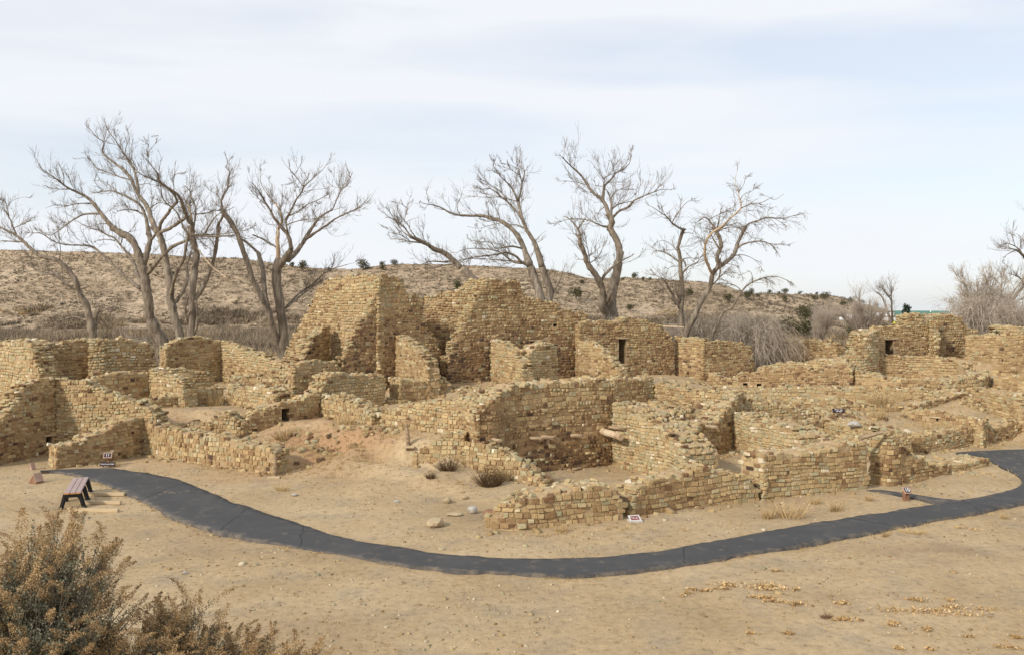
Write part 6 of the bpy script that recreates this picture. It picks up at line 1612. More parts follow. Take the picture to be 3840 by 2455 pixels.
    [(-20.36,57.08,9.71,0.05),(-19.39,56.26,8.79,0.037),(-18.99,55.96,8.43,0.033),(-18.25,55.52,7.92,0.027),(-17.38,55.08,7.3,0.019)],
    [(-20.92,54.89,12.95,0.029),(-20.81,54.59,13.68,0.019),(-20.51,54.3,13.97,0.015),(-19.56,53.54,13.95,0.009)],
    [(-21.39,59.09,13.38,0.026),(-21.68,59.04,13.78,0.016),(-22.16,59.24,13.71,0.01)],
    [(-20.34,56.95,10.41,0.04),(-19.68,56.58,9.83,0.024),(-19.13,56.43,9.47,0.015)],
    [(-20.14,56.73,4.94,0.04),(-19.52,56.34,5.57,0.023),(-18.95,56.42,5.87,0.012)],
    [(-21.43,59.09,13.38,0.026),(-21.3,59.44,13.73,0.017),(-20.95,59.49,13.9,0.01)],
    [(-19.14,57.19,9.5,0.035),(-19.37,57.15,10.12,0.023),(-19.87,57.12,10.22,0.015),(-20.26,57.11,10.27,0.01)],
  ]),
  ('cottonwood_tree', 'bare cottonwood with a fan of pale limbs and a barkless trunk, beside the tall ruin', 0.0, 1.0, 1.5, [
    [(-15.54,60.0,2.44,0.323),(-15.34,59.46,4.35,0.3),(-15.57,59.06,6.55,0.28),(-15.65,58.97,8.19,0.268),(-15.43,58.96,8.95,0.263)],
    [(-15.65,60.0,2.53,0.223),(-16.02,58.71,5.02,0.193),(-16.31,58.18,6.22,0.182),(-16.83,57.73,7.5,0.171),(-17.37,57.41,9.41,0.157),(-17.79,57.38,10.58,0.149),(-18.22,57.4,11.33,0.144),(-18.77,57.45,12.08,0.139)],
    [(-16.02,58.71,5.02,0.196),(-16.42,58.95,6.55,0.168),(-16.73,59.68,7.99,0.151),(-17.4,60.91,9.48,0.136)],
    [(-17.36,60.91,9.44,0.107),(-18.08,60.68,10.16,0.078),(-18.53,60.4,10.51,0.064),(-18.77,59.98,10.96,0.052),(-18.96,59.25,11.52,0.038),(-19.11,58.6,11.87,0.028),(-19.12,58.0,12.22,0.02)],
    [(-15.49,58.96,8.74,0.161),(-15.48,58.68,9.71,0.131),(-15.54,58.73,10.23,0.119),(-15.57,59.05,11.03,0.104)],
    [(-15.57,59.05,11.03,0.093),(-15.25,58.8,11.48,0.075),(-15.33,58.72,12.04,0.061),(-15.71,58.98,12.63,0.047),(-15.97,59.16,12.86,0.042)],
    [(-15.97,59.16,12.86,0.036),(-16.37,59.48,13.32,0.029),(-16.86,59.75,13.98,0.021),(-16.96,59.73,14.51,0.016),(-16.79,59.31,15.44,0.008)],
    [(-15.33,58.72,12.04,0.031),(-15.42,59.48,13.16,0.018),(-15.46,59.83,13.99,0.011),(-15.13,59.95,14.11,0.008)],
    [(-15.44,58.96,8.54,0.233),(-14.89,58.6,9.19,0.18),(-14.55,58.47,9.6,0.154)],
    [(-14.55,58.47,9.6,0.154),(-14.71,58.31,10.46,0.12),(-15.12,58.11,11.06,0.098),(-15.5,57.82,11.59,0.079),(-15.64,57.57,12.02,0.067),(-15.85,57.23,12.44,0.054),(-16.08,56.62,13.07,0.035),(-16.25,56.2,13.41,0.024),(-16.43,55.79,13.7,0.015)],
    [(-15.6,57.63,11.92,0.03),(-15.67,57.96,12.98,0.02),(-15.65,57.98,13.64,0.014),(-16.05,57.77,14.38,0.008)],
    [(-15.8,57.31,12.34,0.02),(-16.34,56.85,12.85,0.013),(-16.71,56.75,13.28,0.01),(-17.07,56.77,13.63,0.007)],
    [(-14.85,58.69,8.89,0.206),(-14.42,59.65,9.62,0.163),(-14.08,60.2,10.34,0.134),(-13.65,60.4,11.15,0.103),(-13.21,60.34,11.78,0.08)],
    [(-13.21,60.34,11.78,0.074),(-12.76,60.98,12.27,0.059),(-12.41,61.38,12.58,0.051),(-12.23,61.84,13.28,0.041),(-11.97,62.18,13.98,0.031),(-11.56,62.35,14.38,0.023),(-11.27,62.52,15.29,0.011)],
    [(-11.97,62.18,13.98,0.019),(-12.37,62.53,14.41,0.013),(-12.76,62.82,15.28,0.006)],
    [(-14.06,60.2,10.36,0.111),(-13.15,59.82,10.89,0.085),(-12.45,59.52,11.28,0.07),(-11.82,59.23,11.67,0.057),(-11.03,58.89,12.0,0.043),(-10.19,58.52,12.33,0.029),(-9.56,58.19,12.8,0.018),(-9.22,57.96,13.18,0.01)],
    [(-14.71,58.31,10.46,0.087),(-14.73,57.96,11.04,0.074),(-14.8,58.06,11.51,0.066)],
    [(-14.8,58.06,11.51,0.077),(-14.41,57.53,11.92,0.065),(-13.8,56.65,12.62,0.05),(-13.32,56.12,13.05,0.041),(-13.04,55.78,13.4,0.036),(-12.34,55.5,13.95,0.025),(-11.86,55.5,14.39,0.017),(-11.47,55.5,14.93,0.01)],
    [(-13.11,55.86,13.34,0.029),(-13.57,55.72,13.98,0.02),(-13.95,55.5,14.44,0.014),(-14.3,55.5,14.88,0.01),(-14.44,55.5,15.22,0.007)],
    [(-12.72,55.64,13.66,0.02),(-13.11,56.05,14.23,0.01),(-13.38,56.39,14.67,0.005)],
    [(-13.68,55.66,14.07,0.022),(-13.52,56.35,14.67,0.013),(-13.19,56.62,15.36,0.005)],
    [(-13.71,56.52,12.74,0.02),(-13.92,56.97,13.51,0.011),(-14.2,57.48,14.19,0.005)],
    [(-14.6,57.79,11.72,0.046),(-13.72,57.19,11.98,0.035),(-13.13,56.77,12.34,0.028),(-12.41,56.45,12.6,0.022),(-11.62,56.25,12.97,0.015),(-11.16,56.19,13.36,0.01)],
    [(-14.7,57.99,11.18,0.041),(-14.0,57.48,11.35,0.032),(-13.29,57.06,11.42,0.026),(-12.37,56.72,11.48,0.019),(-11.6,56.61,11.57,0.012)],
    [(-15.35,59.26,5.45,0.099),(-14.64,60.18,6.56,0.074),(-13.63,60.68,7.35,0.056),(-12.62,60.69,8.25,0.039),(-11.2,60.33,8.69,0.022)],
    [(-15.16,59.49,5.75,0.077),(-14.1,60.29,6.78,0.049),(-13.04,61.09,7.7,0.028)],
    [(-15.48,58.68,9.67,0.067),(-16.02,58.99,9.99,0.058),(-16.7,59.19,10.37,0.049),(-17.31,59.15,10.63,0.042)],
    [(-13.23,60.34,11.78,0.027),(-13.42,60.1,12.23,0.019),(-13.13,59.75,12.72,0.013),(-12.57,59.32,12.93,0.008)],
    [(-13.3,56.12,13.03,0.022),(-12.86,56.69,13.27,0.015),(-12.05,57.11,13.43,0.008)],
  ]),
  ('cottonwood_tree', 'bare tree bowing far left over the top of the tall brown wall', 0.0, 1.0, 2.0, [
    [(-1.15,56.0,6.09,0.25),(-1.86,56.1,6.92,0.228),(-2.46,56.18,7.58,0.215),(-3.06,56.27,8.24,0.203)],
    [(-3.26,56.27,8.3,0.188),(-3.94,56.11,8.96,0.158),(-4.42,55.93,9.29,0.143),(-4.89,55.69,9.47,0.131),(-5.34,55.33,9.74,0.118),(-5.87,54.83,10.0,0.104),(-6.22,54.48,10.12,0.096)],
    [(-6.22,54.48,10.12,0.057),(-6.61,54.52,10.7,0.04),(-7.07,54.38,11.07,0.028),(-7.51,54.11,11.28,0.018),(-7.72,53.95,11.24,0.014)],
    [(-5.65,55.08,9.83,0.063),(-6.38,55.5,9.9,0.04),(-7.08,55.97,10.08,0.023),(-7.73,56.46,10.14,0.01)],
    [(-6.13,54.57,10.08,0.048),(-6.64,54.78,10.38,0.037),(-6.94,54.86,10.72,0.03),(-7.17,54.82,11.11,0.024),(-7.47,54.57,11.56,0.016),(-7.71,54.19,12.0,0.01)],
    [(-5.87,54.83,10.02,0.043),(-6.25,54.81,10.53,0.032),(-6.51,54.9,11.02,0.025),(-6.66,54.96,11.17,0.023),(-6.59,55.21,11.68,0.017),(-6.55,55.7,12.41,0.01)],
    [(-6.38,55.5,9.92,0.029),(-6.76,55.01,10.21,0.02),(-7.21,54.75,10.33,0.014),(-7.58,54.67,10.42,0.01)],
    [(-7.28,54.73,10.35,0.014),(-7.49,55.07,10.69,0.011),(-7.92,55.35,10.77,0.008),(-8.44,55.55,11.08,0.005)],
    [(-6.51,54.91,11.08,0.019),(-6.16,54.81,11.25,0.012),(-5.74,54.49,11.32,0.007)],
    [(-3.8,56.15,8.7,0.074),(-4.37,56.64,8.69,0.056),(-5.12,57.18,8.76,0.039),(-5.71,57.54,8.63,0.027),(-6.24,57.83,8.44,0.015)],
    [(-3.66,56.19,8.56,0.059),(-4.52,56.03,8.41,0.032),(-5.29,55.8,8.06,0.012)],
    [(-6.59,55.45,12.02,0.022),(-6.95,55.01,12.24,0.013),(-7.33,54.95,12.28,0.007)],
  ]),
  ('cottonwood_tree', 'bare cottonwood with two leaning stems above the square window wall', 0.0, 1.0, 2.0, [
    [(1.82,56.0,6.09,0.273),(1.48,56.28,7.4,0.244),(1.16,56.42,8.38,0.228)],
    [(1.15,56.42,8.38,0.213),(0.76,57.12,9.61,0.174),(0.36,57.55,10.45,0.152),(-0.14,57.82,10.98,0.136),(-0.81,58.03,11.46,0.119),(-1.42,58.12,11.62,0.106),(-1.93,58.15,11.77,0.095),(-2.7,58.09,11.77,0.079),(-3.45,57.95,11.81,0.064),(-4.05,57.76,11.94,0.052),(-4.54,57.54,12.22,0.041),(-5.12,57.26,12.39,0.029),(-5.7,56.98,12.46,0.018),(-5.89,56.84,12.64,0.012)],
    [(2.16,56.0,6.09,0.238),(2.43,56.2,6.69,0.226),(1.88,55.78,8.35,0.201)],
    [(1.88,55.78,8.35,0.186),(1.49,55.99,9.69,0.14),(0.9,56.33,10.8,0.109),(0.56,56.79,11.84,0.086),(0.41,57.2,12.59,0.071),(0.57,57.65,13.3,0.057),(0.67,58.07,13.91,0.045),(0.83,58.6,14.65,0.032),(0.53,59.05,15.19,0.021)],
    [(0.66,58.07,13.91,0.041),(0.47,57.65,14.56,0.028),(0.31,57.4,15.18,0.019),(0.26,57.28,15.92,0.01)],
    [(0.42,57.59,14.73,0.025),(-0.09,57.41,14.98,0.015),(-0.59,57.18,15.05,0.008)],
    [(0.5,57.76,14.39,0.03),(-0.19,57.42,14.73,0.019),(-0.89,57.18,14.9,0.011),(-1.24,57.08,15.08,0.008)],
    [(0.39,57.2,12.61,0.07),(0.01,57.09,13.43,0.048),(-0.39,56.83,13.84,0.036),(-0.88,56.28,14.26,0.024),(-1.17,55.69,14.66,0.015)],
    [(-0.88,56.28,14.26,0.015),(-1.62,56.09,14.7,0.005)],
    [(0.81,56.44,11.04,0.099),(0.36,56.97,11.86,0.075),(-0.19,57.3,12.5,0.058),(-0.7,57.41,12.96,0.045),(-1.4,57.32,13.46,0.03),(-1.9,57.18,13.39,0.021),(-2.34,57.0,13.61,0.013)],
    [(-0.31,57.32,12.67,0.045),(-0.8,57.58,13.34,0.032),(-1.41,57.57,13.69,0.023),(-1.81,57.39,13.97,0.017),(-2.4,57.04,14.02,0.01)],
    [(0.34,57.2,12.6,0.035),(-0.69,57.24,12.89,0.022),(-1.7,57.23,13.09,0.013),(-2.25,57.21,13.34,0.008)],
    [(-0.73,57.24,12.89,0.025),(-1.89,56.89,12.85,0.014),(-2.81,57.29,13.0,0.008)],
    [(-3.41,57.95,11.85,0.025),(-3.59,57.76,12.35,0.015),(-3.35,57.84,12.86,0.008)],
    [(-1.54,58.13,11.7,0.031),(-1.56,57.77,12.3,0.016),(-1.76,57.44,12.51,0.01)],
    [(-0.81,58.03,11.5,0.036),(-0.9,57.79,11.94,0.022),(-1.15,57.53,12.42,0.01)],
    [(-1.11,58.08,11.47,0.036),(-1.68,58.28,11.43,0.022),(-2.2,58.44,11.65,0.013)],
    [(-0.66,57.98,11.32,0.025),(-1.41,57.8,11.13,0.018),(-2.17,57.6,10.91,0.012),(-2.92,57.39,11.02,0.008)],
    [(0.98,56.59,8.65,0.085),(0.11,56.95,8.7,0.067),(-0.64,57.23,9.27,0.052),(-1.4,57.32,9.53,0.041),(-2.65,57.18,9.59,0.025),(-3.4,56.99,9.41,0.015)],
    [(1.13,56.42,8.4,0.099),(0.6,56.11,8.66,0.084),(0.21,55.82,9.04,0.073),(-0.38,55.48,9.22,0.062),(-1.1,55.05,9.05,0.05),(-2.05,54.45,8.92,0.035),(-2.97,53.8,8.69,0.022),(-3.47,53.42,8.49,0.014)],
    [(0.76,57.12,9.57,0.065),(0.01,56.64,9.68,0.05),(-0.68,56.27,9.56,0.039),(-1.08,56.1,9.55,0.034),(-1.37,55.96,9.88,0.028),(-2.1,55.82,9.92,0.019),(-2.64,55.75,10.02,0.012)],
    [(1.06,56.59,8.67,0.06),(-0.39,57.19,8.81,0.043),(-1.92,57.79,8.95,0.029),(-3.06,58.23,8.97,0.02)],
    [(0.9,56.33,10.74,0.054),(0.36,56.5,11.02,0.034),(-0.19,56.44,11.01,0.02)],
    [(1.42,56.07,10.0,0.035),(1.4,56.41,9.42,0.022),(1.06,56.95,8.7,0.01)],
    [(1.49,56.07,10.01,0.025),(1.89,56.17,10.44,0.013),(2.19,56.23,10.65,0.007)],
    [(2.42,56.1,6.36,0.083),(2.96,56.21,7.4,0.041),(3.14,56.13,7.76,0.03)],
  ]),
  ('cottonwood_tree', 'bare forked cottonwood with a burled trunk, standing behind the tall doorway wall', 0.0, 1.0, 2.0, [
    [(6.18,54.0,4.79,0.313),(6.04,53.99,5.83,0.281),(6.09,53.99,6.54,0.264),(6.18,53.98,7.02,0.254),(6.37,53.97,7.92,0.235),(6.51,53.96,8.68,0.22),(6.56,53.94,9.25,0.21),(6.32,53.93,9.96,0.196),(5.94,53.91,10.57,0.183),(6.08,53.89,10.95,0.176),(5.84,53.88,11.52,0.166)],
    [(6.04,53.89,11.12,0.133),(5.87,54.15,11.62,0.116),(5.57,54.48,12.37,0.096),(4.97,54.66,12.87,0.079),(4.58,54.66,13.45,0.065),(4.24,54.54,13.91,0.054),(3.69,54.26,14.35,0.04),(3.29,53.98,14.68,0.03),(3.04,53.76,14.93,0.024)],
    [(6.04,53.95,11.27,0.071),(6.08,54.32,11.82,0.06),(6.06,54.56,12.43,0.051),(5.82,54.57,13.0,0.041),(5.63,54.54,13.09,0.038)],
    [(5.59,54.48,12.35,0.096),(5.64,54.68,12.92,0.078),(5.76,54.85,13.33,0.068),(6.17,55.12,13.75,0.055),(6.5,55.41,14.18,0.045),(7.03,55.81,14.49,0.034),(7.49,56.3,15.01,0.023),(7.68,56.93,15.81,0.01)],
    [(5.61,54.54,13.09,0.038),(5.71,54.82,13.71,0.029),(5.9,54.83,13.9,0.025),(6.31,54.67,14.07,0.019)],
    [(5.67,54.82,13.69,0.029),(5.28,54.94,14.26,0.019),(4.94,55.37,14.86,0.012),(4.71,55.61,14.99,0.01)],
    [(6.31,54.67,14.11,0.029),(6.08,54.28,14.68,0.013),(5.88,54.17,14.76,0.01)],
    [(6.08,53.95,11.25,0.09),(6.45,53.39,11.58,0.072),(6.94,52.82,11.8,0.059),(7.25,52.4,12.13,0.048),(7.87,51.91,12.39,0.034),(8.33,51.64,12.54,0.025),(8.75,51.45,12.65,0.018),(9.26,51.26,12.58,0.009)],
    [(8.33,51.64,12.54,0.023),(8.56,51.41,12.82,0.014),(8.83,51.15,12.79,0.009)],
    [(6.1,54.32,11.81,0.048),(6.51,54.7,12.11,0.037),(7.02,54.94,12.28,0.028),(7.56,54.96,12.38,0.019)],
    [(6.08,54.56,12.45,0.034),(6.38,54.4,12.89,0.024),(6.74,54.23,13.01,0.019),(7.56,53.6,12.88,0.009)],
    [(5.98,53.9,10.66,0.062),(5.36,53.79,10.77,0.048),(4.7,53.77,11.06,0.037),(3.96,53.95,11.19,0.026),(3.45,54.2,11.17,0.019),(2.71,54.7,11.02,0.01)],
    [(5.68,54.31,11.98,0.029),(5.33,54.91,11.6,0.019),(5.39,55.07,11.23,0.014),(5.64,55.1,10.94,0.01)],
    [(4.66,54.66,13.3,0.034),(4.01,54.64,13.49,0.021),(3.2,54.07,13.51,0.01)],
    [(4.99,54.66,12.83,0.024),(4.68,54.61,12.89,0.016),(4.29,54.56,12.95,0.01)],
    [(5.61,54.61,13.23,0.024),(5.2,55.04,13.35,0.013),(4.92,55.16,13.42,0.007)],
    [(5.97,54.0,4.79,0.261),(5.45,53.33,5.83,0.22),(5.46,52.93,6.53,0.2),(5.18,52.47,7.31,0.179),(4.82,52.14,7.86,0.163),(4.38,51.8,8.39,0.148),(4.23,51.56,8.88,0.136),(3.93,51.23,9.53,0.121),(3.89,51.05,9.93,0.112)],
    [(3.9,51.05,9.93,0.081),(3.78,50.98,10.32,0.057),(3.33,50.99,10.86,0.029),(2.93,51.08,11.07,0.013)],
    [(3.79,50.98,10.32,0.058),(4.02,50.71,10.66,0.043),(4.19,50.61,10.89,0.036)],
    [(3.89,51.09,9.83,0.058),(3.66,51.21,10.07,0.045)],
    [(5.2,52.47,7.28,0.106),(5.46,52.48,7.68,0.084),(5.92,52.51,8.15,0.063),(6.48,52.58,8.56,0.042),(7.14,52.68,8.87,0.023)],
    [(5.64,53.67,5.33,0.142),(5.77,52.79,6.39,0.121),(5.93,52.56,6.76,0.116)],
    [(4.22,51.68,8.59,0.032),(3.7,51.79,8.62,0.011)],
    [(4.56,51.89,8.28,0.036),(4.47,51.77,8.93,0.024),(4.29,51.18,9.62,0.014),(4.2,50.66,9.99,0.009)],
    [(4.59,51.86,8.42,0.032),(5.08,52.38,8.78,0.022),(5.42,52.63,9.4,0.014),(5.47,52.59,9.77,0.009)],
    [(5.14,52.47,7.31,0.032),(4.77,52.08,7.67,0.019),(4.57,51.86,8.12,0.009)],
  ]),
  ('cottonwood_tree', 'gnarled bare tree with a hooked broken crown beside the pale-limbed tree', 0.12, 1.0, 1.5, [
    [(10.69,55.0,3.89,0.184),(10.48,54.91,5.1,0.159),(10.46,54.82,5.97,0.146),(10.5,54.77,6.45,0.139),(10.48,54.67,7.12,0.13),(10.35,54.49,8.08,0.117),(10.27,54.29,8.93,0.106),(10.14,54.16,9.45,0.1),(10.26,54.01,9.96,0.093),(10.38,53.87,10.42,0.087),(10.46,53.82,10.56,0.085)],
    [(10.52,53.82,10.55,0.071),(10.4,53.74,10.51,0.066),(9.96,53.41,10.65,0.054),(9.58,53.14,10.86,0.045),(9.22,52.9,11.21,0.034),(8.78,52.79,11.48,0.024),(8.45,52.79,11.71,0.017),(8.09,52.83,11.9,0.009)],
    [(9.58,53.14,10.86,0.037),(9.85,53.31,11.3,0.029),(10.14,53.38,11.68,0.023),(10.49,53.25,12.09,0.016),(10.98,52.89,12.33,0.009)],
    [(10.14,53.38,11.7,0.016),(10.18,53.55,12.27,0.011),(10.04,53.85,12.68,0.007)],
    [(9.11,52.87,11.27,0.019),(9.52,52.54,11.64,0.007)],
    [(10.34,54.39,8.49,0.062),(10.11,54.5,8.7,0.05),(9.75,54.63,9.0,0.038),(9.13,54.66,9.29,0.022),(8.64,54.61,9.24,0.012)],
    [(10.43,54.53,7.86,0.058),(10.75,53.84,8.29,0.038),(11.15,53.5,8.51,0.027),(11.5,53.38,9.02,0.014)],
    [(10.24,54.26,9.08,0.033),(9.85,54.39,9.56,0.023),(9.36,54.57,9.91,0.015),(8.91,54.75,9.82,0.01)],
    [(10.35,54.44,8.32,0.029),(9.68,54.21,8.26,0.016),(9.36,53.74,7.86,0.009)],
    [(10.36,53.91,10.3,0.028),(10.75,54.06,10.34,0.017),(11.08,54.05,10.25,0.01)],
    [(10.39,54.85,5.76,0.101),(9.83,54.5,6.64,0.067),(9.45,54.0,7.16,0.052),(9.19,53.6,7.48,0.042)],
    [(10.44,54.82,5.99,0.087),(9.96,54.17,6.92,0.048)],
    [(10.14,54.76,5.94,0.048),(9.42,54.67,6.93,0.024)],
    [(9.17,53.6,7.54,0.028),(8.76,53.82,7.72,0.019),(8.36,53.69,8.1,0.012)],
    [(10.3,54.34,8.73,0.072),(10.52,54.14,8.59,0.051),(10.61,54.11,8.25,0.033)],
    [(10.31,54.34,8.71,0.033),(10.93,54.26,8.83,0.017),(11.33,54.38,8.7,0.01)],
  ]),
  ('cottonwood_tree', 'bare cottonwood with one barkless golden limb and drooping outer branches', 0.28, 1.0, 2.0, [
    [(10.69,55.0,3.89,0.203),(11.15,54.67,5.01,0.177),(11.49,54.42,5.97,0.161),(11.79,54.28,6.54,0.151),(12.1,54.16,7.16,0.141),(12.22,54.07,7.78,0.133),(12.54,54.0,8.34,0.125),(12.48,53.95,8.91,0.118),(12.71,53.92,9.48,0.11),(12.61,53.9,10.05,0.104),(12.18,53.88,10.71,0.095)],
    [(12.22,54.07,7.82,0.095),(11.79,53.39,8.37,0.085),(11.48,52.83,8.9,0.079),(11.44,52.24,9.65,0.071),(11.69,51.91,10.17,0.065),(12.3,51.63,10.51,0.059)],
    [(11.81,51.84,10.25,0.059),(12.16,51.58,10.49,0.055),(12.55,51.33,10.88,0.051),(13.02,51.22,11.32,0.047),(13.24,51.2,11.54,0.045)],
    [(13.24,51.2,11.54,0.036),(13.17,51.28,12.04,0.028),(13.11,51.41,12.51,0.022),(13.0,51.67,13.09,0.016),(13.25,52.14,13.89,0.009)],
    [(13.19,51.28,12.04,0.023),(13.4,51.13,12.34,0.017),(13.79,51.05,12.51,0.013),(14.52,51.27,12.99,0.007)],
    [(13.13,51.41,12.51,0.02),(13.33,51.03,12.87,0.014),(13.4,50.94,13.17,0.011),(13.79,51.06,13.55,0.007)],
    [(13.24,51.2,11.54,0.036),(13.62,50.62,11.7,0.027),(14.21,50.5,11.77,0.02),(14.66,50.5,12.0,0.015),(15.01,50.5,11.95,0.012),(15.46,50.5,12.26,0.007)],
    [(12.69,53.91,9.61,0.071),(12.58,54.19,10.29,0.057),(12.35,54.4,10.79,0.049),(12.09,54.56,11.18,0.042),(11.83,54.66,11.34,0.038),(11.56,54.76,11.15,0.034)],
    [(11.56,54.76,11.15,0.019),(11.24,54.6,11.0,0.012),(10.87,54.45,11.03,0.007)],
    [(12.6,53.93,9.37,0.057),(12.27,54.27,10.06,0.044),(12.22,54.7,10.48,0.038)],
    [(12.51,54.01,8.18,0.123),(13.13,54.29,8.6,0.114),(13.68,54.59,9.09,0.108),(14.02,54.96,9.84,0.101),(14.66,55.55,10.85,0.093)],
    [(13.86,54.77,9.48,0.087),(14.13,55.03,10.12,0.072),(14.43,55.23,10.66,0.063),(14.8,55.35,11.02,0.055),(15.41,55.44,11.22,0.047),(15.9,55.44,11.41,0.039),(16.55,55.34,11.35,0.03),(16.99,55.21,11.34,0.024),(17.42,55.03,11.47,0.018),(17.97,54.76,11.59,0.01)],
    [(13.84,54.77,9.43,0.063),(14.33,54.68,9.71,0.05),(14.98,54.58,9.84,0.038),(15.62,54.47,9.79,0.029),(16.07,54.37,9.44,0.021),(16.42,54.25,8.87,0.012)],
    [(13.57,54.51,8.95,0.034),(14.32,55.01,9.05,0.024),(15.02,55.25,8.82,0.017),(15.51,55.11,8.28,0.01)],
    [(12.53,54.24,10.42,0.043),(13.18,54.3,10.68,0.029),(13.75,54.09,10.66,0.02),(14.07,53.84,10.5,0.014)],
    [(16.03,55.41,11.42,0.019),(16.03,55.56,11.77,0.014),(16.27,55.71,12.37,0.007)],
    [(15.56,55.44,11.23,0.022),(16.04,55.27,10.81,0.013),(16.48,55.26,10.42,0.007)],
    [(16.38,55.36,11.35,0.022),(16.79,54.7,10.91,0.012),(17.22,54.53,10.7,0.007)],
    [(11.98,51.71,10.41,0.041),(12.02,51.2,11.22,0.023),(12.02,50.88,11.51,0.018)],
    [(12.15,54.16,7.1,0.052),(12.54,53.62,7.67,0.045),(12.55,53.43,8.79,0.038)],
    [(12.29,54.02,7.25,0.038),(12.77,53.78,7.77,0.025),(13.23,53.35,7.89,0.017),(13.54,52.91,7.83,0.012)],
    [(15.74,54.44,9.72,0.024),(16.4,54.83,9.67,0.015),(17.17,55.13,9.64,0.007)],
    [(13.01,54.22,8.49,0.024),(13.6,53.86,8.32,0.013),(13.87,53.8,7.85,0.007)],
    [(12.09,54.56,11.18,0.029),(12.44,54.4,11.36,0.022),(12.97,54.2,11.63,0.014),(13.59,54.01,11.65,0.007)],
  ]),
  ('cottonwood_tree', 'leaning bare tree with peeling pale bark right of the golden-limbed tree', 0.35, 1.0, 1.5, [
    [(12.09,54.0,3.69,0.119),(12.45,53.83,4.74,0.094),(12.8,53.71,5.55,0.079),(13.25,53.63,5.78,0.071),(13.7,53.52,6.49,0.059),(14.05,53.44,7.01,0.05),(14.59,53.35,7.38,0.041),(15.31,53.26,7.61,0.031),(16.04,53.18,7.61,0.021),(16.71,53.09,7.28,0.012)],
    [(14.47,53.37,7.3,0.038),(14.4,53.33,7.85,0.018),(14.04,53.06,8.02,0.009)],
    [(13.87,53.48,6.76,0.033),(13.59,53.87,7.11,0.024),(13.21,54.22,7.26,0.017),(12.72,54.6,7.32,0.01)],
    [(12.82,53.71,5.55,0.057),(12.42,53.72,5.36,0.035),(11.96,53.33,4.94,0.014)],
  ]),
  ('cottonwood_tree', 'far bare tree with three crooked stems among the trailers', 0.0, 1.2, 0.0, [
    [(49.26,115.0,2.93,0.182),(48.55,114.75,5.16,0.124),(48.11,114.67,6.37,0.099),(47.7,114.64,7.07,0.084),(47.08,114.63,7.58,0.071)],
    [(49.34,115.0,2.97,0.172),(48.52,113.27,4.97,0.115),(47.92,112.11,6.46,0.083),(47.18,111.52,7.14,0.066),(46.33,110.89,7.92,0.048),(45.81,110.58,8.2,0.039)],
    [(47.96,112.11,6.42,0.099),(47.9,112.06,7.64,0.048),(47.99,112.04,8.23,0.03)],
    [(47.32,111.67,6.92,0.098),(47.7,111.36,7.34,0.058),(47.28,111.06,7.92,0.029)],
  ]),
  ('cottonwood_tree', 'large bare cottonwood crown reaching in at the right edge', 0.0, 1.0, 1.0, [
    [(37.46,62.0,3.8,0.3),(36.91,61.45,5.98,0.255),(36.43,61.19,7.6,0.231),(35.92,61.06,8.67,0.215)],
    [(35.92,61.06,8.67,0.161),(35.27,60.67,9.02,0.124),(34.91,60.47,9.28,0.106)],
    [(34.91,60.47,9.28,0.09),(33.99,59.73,9.61,0.055),(33.25,59.36,9.74,0.033),(32.67,59.25,9.68,0.013)],
    [(34.7,60.29,9.37,0.058),(34.1,59.92,9.83,0.038),(33.35,59.73,10.08,0.022),(32.83,59.72,9.97,0.011)],
    [(33.81,59.64,9.59,0.031),(33.36,59.73,9.34,0.021),(33.12,59.78,9.03,0.015),(33.09,59.81,8.72,0.011)],
    [(34.41,60.01,9.85,0.042),(34.6,60.34,10.54,0.021),(34.34,60.44,10.82,0.011)],
    [(35.6,60.86,8.85,0.07),(35.6,61.33,9.65,0.041),(35.39,61.31,10.13,0.027)],
    [(36.18,61.12,8.13,0.161),(36.19,60.78,9.19,0.099),(35.95,60.75,10.25,0.053)],
  ]),
  ('cottonwood_tree', 'bare grey tree with crooked limbs over the thicket at right', 0.0, 1.4, 1.5, [
    [(37.32,66.0,4.24,0.174),(37.24,66.07,5.11,0.149),(37.11,66.24,5.98,0.129),(36.81,66.44,6.51,0.117)],
    [(36.81,66.44,6.51,0.088),(36.52,66.65,6.74,0.046),(36.16,66.74,6.83,0.018)],
    [(37.16,66.24,5.96,0.116),(37.51,65.92,6.79,0.079),(37.8,65.52,7.31,0.059),(37.38,65.09,7.81,0.044),(36.62,64.56,8.08,0.031),(35.69,63.91,8.23,0.017)],
    [(36.7,66.54,6.65,0.076),(36.98,67.06,7.39,0.046),(37.22,67.38,7.99,0.028),(37.3,67.59,8.48,0.015)],
    [(36.98,67.06,7.42,0.041),(36.75,67.41,7.88,0.023),(36.42,67.45,8.23,0.012)],
    [(37.16,66.24,5.97,0.058),(37.6,65.87,6.27,0.036),(38.07,65.4,6.67,0.017)],
  ]),
]
for i, t in enumerate(TREES):
    make_tree(*t, seed=500 + i)

